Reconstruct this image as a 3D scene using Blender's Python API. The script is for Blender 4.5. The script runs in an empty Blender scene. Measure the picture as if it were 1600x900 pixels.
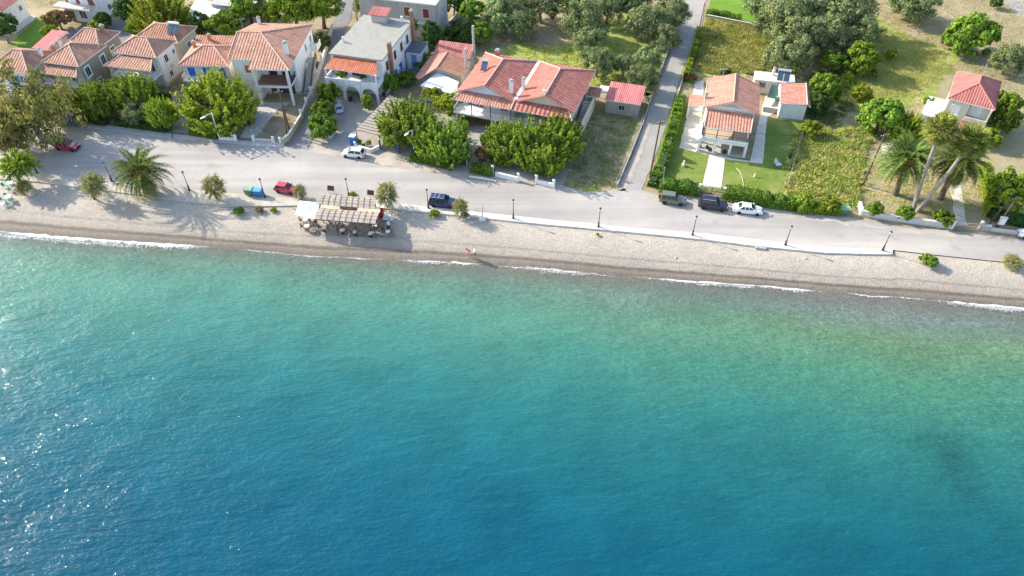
import bpy, math, random
import numpy as np
from mathutils import Vector, Matrix, noise as mnoise
C = bpy.context.scene.collection
S = bpy.context.scene
PI = math.pi
R = math.radians

# ------------------------------------------------------------------ camera, sky, sun, exposure
FOC = 1150.0; CAMH = 72.5; TILT = R(45)
cam_d = bpy.data.cameras.new('camera'); cam = bpy.data.objects.new('camera', cam_d); C.objects.link(cam)
cam_d.sensor_width = 36.0; cam_d.lens = 36.0 * FOC / 1600.0
cam_d.clip_start = 1.0; cam_d.clip_end = 6000.0
cam.location = (0, 0, CAMH); cam.rotation_euler = (PI / 2 - TILT, 0, 0)
S.camera = cam
SUN_EL = R(29.5); SUN_DIR = Vector((-0.885 * math.cos(SUN_EL), 0.465 * math.cos(SUN_EL), math.sin(SUN_EL))).normalized()
w = bpy.data.worlds.new('World'); S.world = w; w.use_nodes = True
nt = w.node_tree; bg = nt.nodes['Background']
sky = nt.nodes.new('ShaderNodeTexSky'); sky.sky_type = 'NISHITA'; sky.sun_disc = False
sky.sun_elevation = SUN_EL; sky.sun_rotation = math.atan2(SUN_DIR.x, SUN_DIR.y)
sky.air_density = 1.0; sky.dust_density = 1.5; sky.ozone_density = 1.0
nt.links.new(sky.outputs[0], bg.inputs[0]); bg.inputs[1].default_value = 0.15
sl = bpy.data.lights.new('sun', 'SUN'); sl.energy = 3.2; sl.angle = R(0.5); sl.color = (1.0, 0.91, 0.78)
so = bpy.data.objects.new('sun', sl); C.objects.link(so); so.rotation_euler = SUN_DIR.to_track_quat('Z', 'Y').to_euler()
so.location = (-120, 60, 120)
S.view_settings.view_transform = 'Standard'; S.view_settings.look = 'None'
S.view_settings.gamma = 1.0; S.view_settings.exposure = 1.42; S.view_settings.use_curve_mapping = False

# ------------------------------------------------------------------ survey: image point + known height -> place on the land
def ray(px, py):
    u = (px - 800) / FOC; v = (450 - py) / FOC
    return Vector((u, math.cos(TILT) + v * math.sin(TILT), -math.sin(TILT) + v * math.cos(TILT)))
def G(px, py, z=0.0):
    d = ray(px, py); t = (z - CAMH) / d.z
    return Vector((d.x * t, d.y * t, z))
def V(px, py, Y):
    d = ray(px, py); t = Y / d.y
    return Vector((d.x * t, Y, CAMH + d.z * t))
def sc(py): return (py + 700) * 0.7071 / CAMH          # pixels per metre across, at ground level

# ------------------------------------------------------------------ tags
def tag(o, label=None, cat=None, group=None, kind=None):
    if label: o['label'] = label
    if cat: o['category'] = cat
    if group: o['group'] = group
    if kind: o['kind'] = kind
    return o
def empty(name, loc, rz=0.0, label=None, cat=None, group=None):
    o = bpy.data.objects.new(name, None); C.objects.link(o); o.location = loc; o.rotation_euler = (0, 0, rz)
    o.empty_display_size = 0.3
    return tag(o, label, cat, group, 'thing' if cat else None)
def put(name, me, parent=None, loc=(0, 0, 0), rot=(0, 0, 0), scale=(1, 1, 1)):
    o = bpy.data.objects.new(name, me); C.objects.link(o); o.parent = parent
    o.location = loc; o.rotation_euler = rot; o.scale = scale
    return o

# ------------------------------------------------------------------ mesh builder
class MB:
    def __init__(s): s.v = []; s.f = []; s.m = []; s.uv = []; s.mi = 0
    def face(s, pts, uv=None):
        n = len(s.v); s.v += [tuple(p) for p in pts]; s.f.append(tuple(range(n, n + len(pts)))); s.m.append(s.mi)
        s.uv.append(uv); return s
    def add(s, vs, fs):
        n = len(s.v); s.v += [tuple(p) for p in vs]
        for f in fs: s.f.append(tuple(n + i for i in f)); s.m.append(s.mi); s.uv.append(None)
        return s
    def box(s, x0, x1, y0, y1, z0, z1):
        return s.add([(x0, y0, z0), (x1, y0, z0), (x1, y1, z0), (x0, y1, z0), (x0, y0, z1), (x1, y0, z1), (x1, y1, z1), (x0, y1, z1)],
                     [(0, 3, 2, 1), (4, 5, 6, 7), (0, 1, 5, 4), (1, 2, 6, 5), (2, 3, 7, 6), (3, 0, 4, 7)])
    def bar(s, p, q, wx, wz=None):                      # rectangular bar between two points
        p = Vector(p); q = Vector(q); d = (q - p).normalized(); wz = wz or wx
        up = Vector((0, 0, 1)) if abs(d.z) < 0.95 else Vector((0, 1, 0))
        a = d.cross(up).normalized() * wx / 2; b = a.cross(d).normalized() * wz / 2
        vs = [p - a - b, p + a - b, p + a + b, p - a + b, q - a - b, q + a - b, q + a + b, q - a + b]
        return s.add(vs, [(3, 2, 1, 0), (4, 5, 6, 7), (0, 1, 5, 4), (1, 2, 6, 5), (2, 3, 7, 6), (3, 0, 4, 7)])
    def tube(s, pts, rad, n=8, cap=True):
        pts = [Vector(p) for p in pts]
        if not hasattr(rad, '__len__'): rad = [rad] * len(pts)
        vs = []; fs = []
        for i, p in enumerate(pts):
            d = (pts[min(i + 1, len(pts) - 1)] - pts[max(i - 1, 0)]).normalized()
            up = Vector((0, 0, 1)) if abs(d.z) < 0.9 else Vector((1, 0, 0))
            a = d.cross(up).normalized(); b = a.cross(d)
            for k in range(n):
                t = 2 * PI * k / n; vs.append(p + (a * math.cos(t) + b * math.sin(t)) * rad[i])
        for i in range(len(pts) - 1):
            for k in range(n):
                k2 = (k + 1) % n; fs.append((i * n + k, i * n + k2, (i + 1) * n + k2, (i + 1) * n + k))
        if cap: fs.append(tuple(range(n - 1, -1, -1))); fs.append(tuple((len(pts) - 1) * n + k for k in range(n)))
        return s.add(vs, fs)
    def lathe(s, prof, c=(0, 0, 0), n=12):              # prof = [(r, z)]
        vs = []; fs = []
        for r, z in prof:
            for k in range(n):
                t = 2 * PI * k / n; vs.append((c[0] + r * math.cos(t), c[1] + r * math.sin(t), c[2] + z))
        for i in range(len(prof) - 1):
            for k in range(n):
                k2 = (k + 1) % n; fs.append((i * n + k, i * n + k2, (i + 1) * n + k2, (i + 1) * n + k))
        fs.append(tuple(range(n - 1, -1, -1))); fs.append(tuple((len(prof) - 1) * n + k for k in range(n)))
        return s.add(vs, fs)
    def prism(s, poly, z0, z1):
        n = len(poly)
        ar = sum(poly[i][0] * poly[(i + 1) % n][1] - poly[(i + 1) % n][0] * poly[i][1] for i in range(n))
        if ar < 0: poly = poly[::-1]
        vs = [(p[0], p[1], z0) for p in poly] + [(p[0], p[1], z1) for p in poly]
        fs = [tuple(range(n - 1, -1, -1)), tuple(range(n, 2 * n))] + [(i, (i + 1) % n, n + (i + 1) % n, n + i) for i in range(n)]
        return s.add(vs, fs)
    def build(s, name, mats, parent=None, loc=(0, 0, 0), rot=(0, 0, 0), smooth=False):
        me = bpy.data.meshes.new(name); me.from_pydata(s.v, [], s.f)
        if not isinstance(mats, (list, tuple)): mats = [mats]
        for m in mats: me.materials.append(m)
        if len(mats) > 1: me.polygons.foreach_set('material_index', s.m)
        if any(u is not None for u in s.uv):
            ul = me.uv_layers.new(name='UVMap'); k = 0
            for f, u in zip(s.f, s.uv):
                for j in range(len(f)):
                    if u is not None: ul.data[k].uv = u[j]
                    k += 1
        if smooth: me.polygons.foreach_set('use_smooth', [True] * len(s.f))
        me.update()
        return put(name, me, parent, loc, rot)

# ------------------------------------------------------------------ materials
def newmat(name):
    m = bpy.data.materials.new(name); m.use_nodes = True; t = m.node_tree
    for n in list(t.nodes):
        if n.type != 'OUTPUT_MATERIAL': t.nodes.remove(n)
    return m, t, t.nodes['Material Output']
def nd(t, kind, **kw):
    n = t.nodes.new('ShaderNode' + kind)
    for k, v in kw.items():
        if k.startswith('i_'):
            key = k[2:]; key = int(key) if key.isdigit() else key.replace('_', ' ')
            n.inputs[key].default_value = v
        else: setattr(n, k, v)
    return n
def rgb(c): return (c[0], c[1], c[2], 1.0)
def ramp(t, stops, fac=None, interp='LINEAR'):
    r = nd(t, 'ValToRGB'); e = r.color_ramp.elements; r.color_ramp.interpolation = interp
    while len(e) < len(stops): e.new(0.5)
    for i, (p, c) in enumerate(stops): e[i].position = p; e[i].color = rgb(c) if hasattr(c, '__len__') else (c, c, c, 1)
    if fac is not None: t.links.new(fac, r.inputs[0])
    return r
def noise(t, scale, detail=4, rough=0.6, vec=None, dist=0.0):
    n = nd(t, 'TexNoise'); n.inputs['Scale'].default_value = scale; n.inputs['Detail'].default_value = detail
    n.inputs['Roughness'].default_value = rough; n.inputs['Distortion'].default_value = dist
    if vec is not None: t.links.new(vec, n.inputs['Vector'])
    return n
def mixc(t, a, b, fac, mode='MIX'):
    m = nd(t, 'Mix', data_type='RGBA', blend_type=mode)
    for k, x in (('A', a), ('B', b)):
        i = [q for q in m.inputs if q.name == k and q.type == 'RGBA'][0]
        if hasattr(x, 'node'): t.links.new(x, i)
        else: i.default_value = rgb(x)
    f = m.inputs[0]
    if hasattr(fac, 'node'): t.links.new(fac, f)
    else: f.default_value = fac
    return [q for q in m.outputs if q.type == 'RGBA'][0]
def math_(t, op, a, b=None, clamp=False):
    m = nd(t, 'Math', operation=op, use_clamp=clamp)
    for i, x in enumerate((a, b)):
        if x is None: continue
        if hasattr(x, 'node'): t.links.new(x, m.inputs[i])
        else: m.inputs[i].default_value = x
    return m.outputs[0]
def bump(t, h, dist=0.05, strength=1.0):
    b = nd(t, 'Bump'); b.inputs['Distance'].default_value = dist; b.inputs['Strength'].default_value = strength
    t.links.new(h, b.inputs['Height']); return b.outputs[0]
def princ(t, out, col, rough=0.8, normal=None, spec=0.3, metal=0.0):
    p = nd(t, 'BsdfPrincipled')
    if hasattr(col, 'node'): t.links.new(col, p.inputs['Base Color'])
    else: p.inputs['Base Color'].default_value = rgb(col)
    p.inputs['Roughness'].default_value = rough; p.inputs['Metallic'].default_value = metal
    p.inputs['Specular IOR Level'].default_value = spec
    if normal is not None: t.links.new(normal, p.inputs['Normal'])
    t.links.new(p.outputs[0], out.inputs[0]); return p
def pos(t): return nd(t, 'NewGeometry').outputs['Position']
def objc(t): return nd(t, 'TexCoord').outputs['Object']

_cache = {}
def paint(name, c, rough=0.6, var=0.12, scale=1.5, spec=0.3, metal=0.0, bmp=0.0):
    """painted or plastered surface, with uneven weathering"""
    if name in _cache: return _cache[name]
    m, t, o = newmat(name); v = objc(t)
    if scale <= 1.0:                                     # rain streaks run down walls
        mp = nd(t, 'Mapping'); t.links.new(v, mp.inputs[0]); mp.inputs['Scale'].default_value = (2.2, 2.2, 0.45); v = mp.outputs[0]
    n = noise(t, scale, 6, 0.65, v); n2 = noise(t, scale * 9, 3, 0.6, v)
    f = math_(t, 'ADD', math_(t, 'MULTIPLY', n.outputs[0], 0.75), math_(t, 'MULTIPLY', n2.outputs[0], 0.25))
    r = ramp(t, [(0.3, [x * (1 - var * 1.6) for x in c]), (0.5, c), (0.75, [min(1, x * (1 + var * 0.6)) for x in c])], f)
    nm = bump(t, n2.outputs[0], bmp, 1.0) if bmp else None
    princ(t, o, r.outputs[0], rough, nm, spec, metal); _cache[name] = m; return m
def patchy(name, stops, scale, rough=0.9, bmp=0.05, bscale=None, dist=0.0, detail=8, fine=0.35, fscale=None):
    """ground cover: two octave noise through a colour ramp"""
    if name in _cache: return _cache[name]
    m, t, o = newmat(name); v = pos(t)
    a = noise(t, scale, detail, 0.65, v, dist); b = noise(t, fscale or scale * 14, 4, 0.7, v)
    f = math_(t, 'ADD', math_(t, 'MULTIPLY', a.outputs[0], 1 - fine), math_(t, 'MULTIPLY', b.outputs[0], fine))
    r = ramp(t, stops, f); h = noise(t, bscale or scale * 20, 3, 0.6, v)
    princ(t, o, r.outputs[0], rough, bump(t, h.outputs[0], bmp), 0.15); _cache[name] = m; return m
def leafmat(name, c0, c1, c2, trans=0.35):
    if name in _cache: return _cache[name]
    m, t, o = newmat(name); g = nd(t, 'NewGeometry'); oi = nd(t, 'ObjectInfo')
    r = ramp(t, [(0.0, c0), (0.5, c1), (1.0, c2)], g.outputs['Random Per Island'])
    cl = noise(t, 2.6, 3, 0.6, objc(t)); tone = ramp(t, [(0.32, (0.66, 0.72, 0.7)), (0.5, (1, 1, 1)), (0.68, (1.32, 1.18, 0.95))], cl.outputs[0])
    hs = nd(t, 'HueSaturation'); t.links.new(mixc(t, r.outputs[0], tone.outputs[0], 1.0, 'MULTIPLY'), hs.inputs['Color'])
    t.links.new(math_(t, 'ADD', math_(t, 'MULTIPLY', oi.outputs['Random'], 0.3), 0.85), hs.inputs['Value'])
    t.links.new(math_(t, 'ADD', math_(t, 'MULTIPLY', oi.outputs['Random'], 0.03), 0.485), hs.inputs['Hue'])
    d = nd(t, 'BsdfDiffuse'); tr = nd(t, 'BsdfTranslucent'); mx = nd(t, 'MixShader'); mx.inputs[0].default_value = trans
    t.links.new(hs.outputs[0], d.inputs[0]); t.links.new(hs.outputs[0], tr.inputs[0])
    t.links.new(d.outputs[0], mx.inputs[1]); t.links.new(tr.outputs[0], mx.inputs[2]); t.links.new(mx.outputs[0], o.inputs[0])
    _cache[name] = m; return m
def tilemat(name, c, period=0.45, dark=0.68, row=0.42, wear=0.25):
    """pan tiles: u runs along the eave, v up the slope (metres)"""
    if name in _cache: return _cache[name]
    m, t, o = newmat(name); uv = nd(t, 'UVMap').outputs[0]; sp = nd(t, 'SeparateXYZ'); t.links.new(uv, sp.inputs[0])
    u = math_(t, 'FRACT', math_(t, 'DIVIDE', sp.outputs[0], period)); vv = math_(t, 'FRACT', math_(t, 'DIVIDE', sp.outputs[1], row))
    w1 = math_(t, 'SINE', math_(t, 'MULTIPLY', u, PI))
    hh = math_(t, 'ADD', math_(t, 'MULTIPLY', w1, 1.0), math_(t, 'MULTIPLY', vv, -0.35))
    groove = ramp(t, [(0.0, dark), (0.45, 1.0)], w1); rw = ramp(t, [(0.0, 0.8), (0.12, 1.0)], vv)
    iu = math_(t, 'FLOOR', math_(t, 'DIVIDE', sp.outputs[0], period)); iv = math_(t, 'FLOOR', math_(t, 'DIVIDE', sp.outputs[1], row))
    cb = nd(t, 'CombineXYZ'); t.links.new(iu, cb.inputs[0]); t.links.new(iv, cb.inputs[1])
    wn = nd(t, 'TexWhiteNoise', noise_dimensions='2D'); t.links.new(cb.outputs[0], wn.inputs['Vector'])
    n = noise(t, 0.6, 6, 0.7, pos(t))
    base = ramp(t, [(0.25, [x * (1 - wear) for x in c]), (0.5, c), (0.8, [min(1, x * (1 + wear * 0.7) + 0.03) for x in c])], n.outputs[0]).outputs[0]
    tv = ramp(t, [(0, 0.86), (0.5, 0.99), (1, 1.1)], wn.outputs[0]).outputs[0]
    mp = nd(t, 'Mapping'); t.links.new(uv, mp.inputs[0]); mp.inputs['Scale'].default_value = (1.6, 0.22, 1); sn = noise(t, 1.0, 5, 0.7, mp.outputs[0])
    base = mixc(t, base, ramp(t, [(0.32, (0.62, 0.60, 0.56)), (0.55, (1.0, 1.0, 1.0))], sn.outputs[0]).outputs[0], 0.75, 'MULTIPLY')
    ln_ = noise(t, 2.2, 6, 0.75, pos(t)); base = mixc(t, base, (0.42, 0.38, 0.30), ramp(t, [(0.62, 0.0), (0.8, 0.35)], ln_.outputs[0]).outputs[0])
    col = mixc(t, base, tv, 1.0, 'MULTIPLY'); col = mixc(t, col, groove.outputs[0], 0.8, 'MULTIPLY'); col = mixc(t, col, rw.outputs[0], 0.7, 'MULTIPLY')
    princ(t, o, col, 0.85, bump(t, hh, 0.15 * period), 0.2); _cache[name] = m; return m

WHITE = paint('white_plaster', (0.73, 0.72, 0.69), 0.8, 0.15, 0.5)
CREAM = paint('cream_plaster', (0.62, 0.55, 0.43), 0.85, 0.12, 0.5)
BEIGE = paint('beige_plaster', (0.50, 0.44, 0.34), 0.85, 0.14, 0.6)
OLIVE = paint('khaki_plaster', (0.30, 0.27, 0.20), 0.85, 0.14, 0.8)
GREYP = paint('grey_render', (0.40, 0.39, 0.37), 0.9, 0.22, 0.5)
CONC = paint('concrete', (0.38, 0.37, 0.35), 0.9, 0.2, 0.8, bmp=0.01)
PALEC = paint('pale_concrete', (0.58, 0.55, 0.50), 0.9, 0.15, 0.8)
STONE = paint('stone', (0.42, 0.40, 0.36), 0.9, 0.3, 2.5, bmp=0.03)
FLATROOF = paint('flat_roof_screed', (0.29, 0.285, 0.25), 0.9, 0.14, 0.35)
GLASS = paint('window_glass', (0.035, 0.045, 0.055), 0.08, 0.2, 1.0, spec=0.8)
BLUE = paint('blue_paint', (0.02, 0.13, 0.52), 0.45, 0.12)
PALEBLUE = paint('pale_blue_paint', (0.12, 0.28, 0.50), 0.5, 0.12)
BROWNW = paint('brown_wood', (0.16, 0.07, 0.035), 0.6, 0.25, 3)
REDW = paint('red_brown_paint', (0.22, 0.035, 0.03), 0.55, 0.2, 2)
ORANGEW = paint('orange_wood', (0.42, 0.17, 0.06), 0.6, 0.2, 2)
POLEW = paint('weathered_pole', (0.13, 0.085, 0.055), 0.85, 0.25, 4)
BARK = paint('bark', (0.15, 0.115, 0.085), 0.95, 0.3, 5, bmp=0.03)
GREYBARK = paint('grey_bark', (0.30, 0.27, 0.235), 0.95, 0.3, 5, bmp=0.03)
BLACKM = paint('black_metal', (0.03, 0.03, 0.033), 0.5, 0.2, 3)
GREYM = paint('grey_metal', (0.42, 0.43, 0.44), 0.45, 0.1, 3, metal=0.3)
WHITEM = paint('white_metal', (0.75, 0.75, 0.74), 0.4, 0.06, 3)
STEEL = paint('steel_tank', (0.75, 0.76, 0.78), 0.25, 0.05, 3, metal=0.8)
SOLAR = paint('solar_glass', (0.05, 0.085, 0.12), 0.12, 0.1, 3, spec=0.7)
BRICK = paint('brick_chimney', (0.32, 0.17, 0.11), 0.9, 0.25, 5)
TERRA = paint('terracotta', (0.50, 0.20, 0.11), 0.85, 0.2, 4)
RIDGE = paint('ridge_mortar', (0.62, 0.42, 0.33), 0.85, 0.15, 3)
TILE_TAN = tilemat('tile_tan', (0.44, 0.24, 0.17), 0.55)
TILE_RED = tilemat('tile_red', (0.44, 0.17, 0.132), 0.8, 0.5, wear=0.2)
TILE_SAL = tilemat('tile_salmon', (0.50, 0.245, 0.18), 0.5, wear=0.2)
TILE_ORG = tilemat('tile_orange', (0.50, 0.17, 0.09), 0.42)
TILE_OLD = tilemat('tile_old', (0.40, 0.20, 0.13), 0.5, wear=0.35)
TILE_PINK = tilemat('sheet_pink', (0.56, 0.19, 0.185), 0.35, 0.75, 50, wear=0.1)
TILE_BRICKRED = tilemat('sheet_red', (0.43, 0.155, 0.135), 0.42, 0.6, 50, wear=0.1)
# ================================================================== THE SETTING
def poly_interp(pl, x):
    if x <= pl[0][0]: a, b = pl[0], pl[1]
    elif x >= pl[-1][0]: a, b = pl[-2], pl[-1]
    else:
        for a, b in zip(pl, pl[1:]):
            if a[0] <= x <= b[0]: break
    t = (x - a[0]) / (b[0] - a[0]); return a[1] + t * (b[1] - a[1])
ROAD_LOW = [(-60, 262), (61, 269), (110, 276), (175, 283), (223, 289), (298, 296.5), (352, 300.5), (414, 308), (463, 310), (500, 312), (615, 317.5),
            (669, 323), (736, 330), (802, 337), (870, 344), (940, 351), (1009, 357.5), (1080, 363), (1105, 365), (1175, 373), (1250, 382), (1292, 385.7),
            (1355, 388.5), (1395, 390.5), (1450, 397), (1600, 412.5), (1700, 424)]
PROM_LOW = [(-60, 276), (61, 284), (110, 291), (175, 299), (223, 305), (298, 316), (352, 322), (414, 322), (463, 321), (500, 322), (615, 325.5),
            (669, 331.5), (736, 338), (802, 345.5), (870, 352), (940, 358.6), (1010, 365), (1080, 372), (1105, 374.5), (1175, 383.5), (1250, 391), (1292, 395),
            (1355, 396.5), (1395, 397)]
ROAD_UP = [(-80, 187), (40, 192), (98, 197), (135, 200), (200, 207), (265, 214), (343, 221), (396, 227), (435, 229), (455, 226), (480, 233), (538, 247), (603, 259),
           (655, 267), (700, 273), (759, 283.5), (777, 285), (835, 289), (875, 289), (905, 296), (947, 299), (968, 294), (1003, 297), (1030, 305), (1060, 306),
           (1088, 309), (1140, 318), (1191, 325), (1246, 332), (1313, 339), (1355, 343), (1408, 354), (1459, 358), (1490, 362), (1540, 366), (1600, 374), (1700, 388)]
WATER = [(-80, 355), (0, 362), (100, 371), (200, 378), (300, 384), (400, 393), (500, 402), (620, 407), (700, 410), (800, 416), (900, 425.5), (1000, 434),
         (1100, 441), (1200, 448), (1300, 457), (1400, 465), (1500, 473), (1600, 482), (1700, 492)]
ZW = -1.2
def jitter_poly(pts, amt, step=1.0, seed=0):
    rnd = random.Random(seed); out = []
    n = len(pts)
    for i in range(n):
        a = Vector(pts[i][:2]); b = Vector(pts[(i + 1) % n][:2]); L = (b - a).length; k = max(1, int(L / step))
        nrm = Vector((-(b - a).y, (b - a).x)).normalized()
        for j in range(k):
            p = a + (b - a) * j / k
            if j and amt: p = p + nrm * (mnoise.noise(Vector((p.x * 0.55, p.y * 0.55, seed * 7.3))) * amt * 1.6 + rnd.uniform(-1, 1) * amt * 0.45)
            out.append((p.x, p.y))
    return out
def sheet(name, pxpoly, z, mat, amt=0.0, seed=0, step=0.7, label=None):
    from mathutils.geometry import tessellate_polygon
    pts = [G(p[0], p[1], z) for p in pxpoly]; pl = jitter_poly(pts, amt, step, seed) if amt else [(p.x, p.y) for p in pts]
    tri = tessellate_polygon([[Vector((x, y, 0)) for x, y in pl]])
    me = bpy.data.meshes.new(name); fs = []
    for a, b, c in tri:
        A, B, Cc = pl[a], pl[b], pl[c]
        fs.append((a, b, c) if (B[0] - A[0]) * (Cc[1] - A[1]) - (B[1] - A[1]) * (Cc[0] - A[0]) > 0 else (a, c, b))
    me.from_pydata([(x, y, z) for x, y in pl], [], fs); me.materials.append(mat)
    o = put(name, me); tag(o, label, kind='structure'); return o

# --- ground materials
M_EARTH = patchy('dry_earth', [(0.33, (0.112, 0.119, 0.035)), (0.43, (0.210, 0.189, 0.091)), (0.52, (0.308, 0.252, 0.154)), (0.66, (0.378, 0.308, 0.210))], 0.09, bmp=0.12, bscale=2.5)
M_FIELD = patchy('dry_field', [(0.36, (0.185, 0.180, 0.071)), (0.48, (0.283, 0.245, 0.136)), (0.6, (0.333, 0.289, 0.182)), (0.72, (0.358, 0.309, 0.201))], 0.16, bmp=0.12, bscale=3)
M_GREENF = patchy('green_rough_grass', [(0.34, (0.112, 0.175, 0.029)), (0.46, (0.202, 0.262, 0.051)), (0.56, (0.323, 0.349, 0.103)), (0.68, (0.464, 0.426, 0.188))], 0.2, bmp=0.15, bscale=3)
M_WEED = patchy('weedy_soil', [(0.36, (0.106, 0.138, 0.044)), (0.45, (0.212, 0.198, 0.088)), (0.54, (0.350, 0.277, 0.176)), (0.68, (0.444, 0.356, 0.246))], 0.35, bmp=0.12, bscale=3)
M_LAWN = patchy('lawn', [(0.34, (0.080, 0.136, 0.020)), (0.47, (0.128, 0.192, 0.032)), (0.58, (0.208, 0.232, 0.064)), (0.7, (0.304, 0.264, 0.128))], 0.22, bmp=0.05, bscale=7)
M_LAWN2 = patchy('lush_lawn', [(0.3, (0.076, 0.170, 0.017)), (0.5, (0.128, 0.238, 0.025)), (0.7, (0.187, 0.281, 0.043))], 0.3, bmp=0.05, bscale=7)
M_SOIL = patchy('brown_soil', [(0.35, (0.16, 0.12, 0.08)), (0.5, (0.26, 0.20, 0.14)), (0.68, (0.36, 0.30, 0.22))], 0.4, bmp=0.08, bscale=4)
M_YARD = patchy('yard_concrete', [(0.35, (0.255, 0.230, 0.196)), (0.5, (0.340, 0.315, 0.272)), (0.65, (0.399, 0.374, 0.340))], 0.25, bmp=0.02)
M_LANE = patchy('lane_asphalt', [(0.33, (0.25, 0.235, 0.215)), (0.5, (0.31, 0.295, 0.27)), (0.68, (0.39, 0.36, 0.31))], 0.2, bmp=0.015)
M_DARKLANE = patchy('dark_lane', [(0.33, (0.15, 0.15, 0.155)), (0.5, (0.20, 0.20, 0.20)), (0.68, (0.26, 0.25, 0.24))], 0.2, bmp=0.015)
M_DUST = patchy('dusty_verge', [(0.34, (0.289, 0.255, 0.204)), (0.5, (0.391, 0.348, 0.289)), (0.66, (0.468, 0.425, 0.357))], 0.35, bmp=0.03)
M_DUST2 = patchy('sandy_asphalt', [(0.34, (0.30, 0.28, 0.25)), (0.5, (0.37, 0.345, 0.305)), (0.66, (0.44, 0.405, 0.35))], 0.35, bmp=0.02)
def road_material():
    m, t, o = newmat('worn_asphalt'); v = pos(t)
    mp = nd(t, 'Mapping'); t.links.new(v, mp.inputs[0]); mp.inputs['Rotation'].default_value = (0, 0, R(9)); mp.inputs['Scale'].default_value = (0.022, 0.34, 1)
    st = noise(t, 1.0, 5, 0.55, mp.outputs[0]); big = noise(t, 0.06, 5, 0.6, v); fine = noise(t, 5.0, 4, 0.75, v)
    f = math_(t, 'ADD', math_(t, 'MULTIPLY', st.outputs[0], 0.45), math_(t, 'ADD', math_(t, 'MULTIPLY', big.outputs[0], 0.4), math_(t, 'MULTIPLY', fine.outputs[0], 0.15)))
    r = ramp(t, [(0.36, (0.255, 0.240, 0.220)), (0.5, (0.345, 0.322, 0.296)), (0.62, (0.445, 0.410, 0.368))], f)
    vo = nd(t, 'TexVoronoi', feature='DISTANCE_TO_EDGE'); vo.inputs['Scale'].default_value = 0.11; t.links.new(v, vo.inputs[0])
    wob = noise(t, 0.8, 3, 0.6, v); sub = mixc(t, v, wob.outputs['Color'], 0.02); t.links.new(sub, vo.inputs[0])
    crack = ramp(t, [(0.0, 0.8), (0.006, 1.0)], vo.outputs[0])
    sp = noise(t, 0.33, 2, 0.4, v); stain = ramp(t, [(0.24, 0.82), (0.34, 1.0)], sp.outputs[0])
    c = mixc(t, r.outputs[0], crack.outputs[0], 0.6, 'MULTIPLY'); c = mixc(t, c, stain.outputs[0], 0.8, 'MULTIPLY')
    princ(t, o, c, 0.85, bump(t, fine.outputs[0], 0.01), 0.25); return m
M_ROAD = road_material()
def paving_material(name, c, s, joint=0.75):
    m, t, o = newmat(name); v = pos(t); mp = nd(t, 'Mapping'); t.links.new(v, mp.inputs[0]); mp.inputs['Rotation'].default_value = (0, 0, R(10))
    b = nd(t, 'TexBrick'); b.inputs['Scale'].default_value = s; b.offset = 0.5; b.inputs['Mortar Size'].default_value = 0.03
    b.inputs['Color1'].default_value = rgb([x * 0.93 for x in c]); b.inputs['Color2'].default_value = rgb([min(1, x * 1.05) for x in c]); b.inputs['Mortar'].default_value = rgb([x * joint for x in c])
    t.links.new(mp.outputs[0], b.inputs[0]); n = noise(t, 0.7, 6, 0.7, v); st = ramp(t, [(0.3, 0.78), (0.6, 1.05)], n.outputs[0])
    princ(t, o, mixc(t, b.outputs[0], st.outputs[0], 1.0, 'MULTIPLY'), 0.85, None, 0.25); return m
M_PAVE = paving_material('promenade_paving', (0.60, 0.56, 0.50), 1.2, 0.85)
M_SIDE = paving_material('pavement_slabs', (0.50, 0.48, 0.45), 1.4, 0.8)
M_PATH = paving_material('garden_path_slabs', (0.66, 0.60, 0.51), 1.6, 0.82)

# --- land
low = [(-1500, 100)] + [(G(x, y).x, G(x, y).y) for x, y in ROAD_LOW[1:-1]] + [(1500, -80)]
poly = low + [(1500, 2500), (-1500, 2500)]
from mathutils.geometry import tessellate_polygon
tri = tessellate_polygon([[Vector((x, y, 0)) for x, y in poly]])
me = bpy.data.meshes.new('ground'); me.from_pydata([(x, y, -0.05) for x, y in poly], [], [tuple(f) for f in tri]); me.materials.append(M_EARTH)
tag(put('ground', me), 'dry earth and grass of the coastal plain', kind='structure')
road_poly = ROAD_LOW + ROAD_UP[::-1]
sheet('road', road_poly, 0.0, M_ROAD, label='pale worn asphalt coast road along the beach')

# --- promenade strip, raised, with a kerb
def strip_prism(name, up, low, z0, z1, mat, label):
    mb = MB(); xs = sorted(set([p[0] for p in up] + [p[0] for p in low]))
    A = [G(x, poly_interp(up, x), z1) for x in xs]; B = [G(x, poly_interp(low, x), z1) for x in xs]
    for i in range(len(xs) - 1):
        a, b, c, d = A[i], A[i + 1], B[i + 1], B[i]
        mb.face([d, c, b, a])
        mb.face([(b.x, b.y, z0), (a.x, a.y, z0), a, b]); mb.face([(d.x, d.y, z0), (c.x, c.y, z0), c, d])
    for a, d in ((A[0], B[0]), (B[-1], A[-1])): mb.face([(a.x, a.y, z0), (d.x, d.y, z0), d, a])
    return tag(mb.build(name, mat), label, kind='structure')
promA = [(x, y) for x, y in ROAD_LOW if 500 <= x <= 1395]; promB = [(x, y) for x, y in PROM_LOW if 500 <= x <= 1395]
strip_prism('promenade', promA, promB, -0.6, 0.13, M_PAVE, 'pale paved promenade strip between road and beach')
M_SANDP = patchy('sandy_strip', [(0.34, (0.340, 0.306, 0.246)), (0.5, (0.442, 0.399, 0.332)), (0.66, (0.527, 0.484, 0.416))], 0.4, bmp=0.04)
strip_prism('path', [(x, y) for x, y in ROAD_LOW if x <= 500], [(x, y) for x, y in PROM_LOW if x <= 500], -0.5, 0.07, M_SANDP, 'sandy gravel footpath on the beach side of the road')

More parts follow.
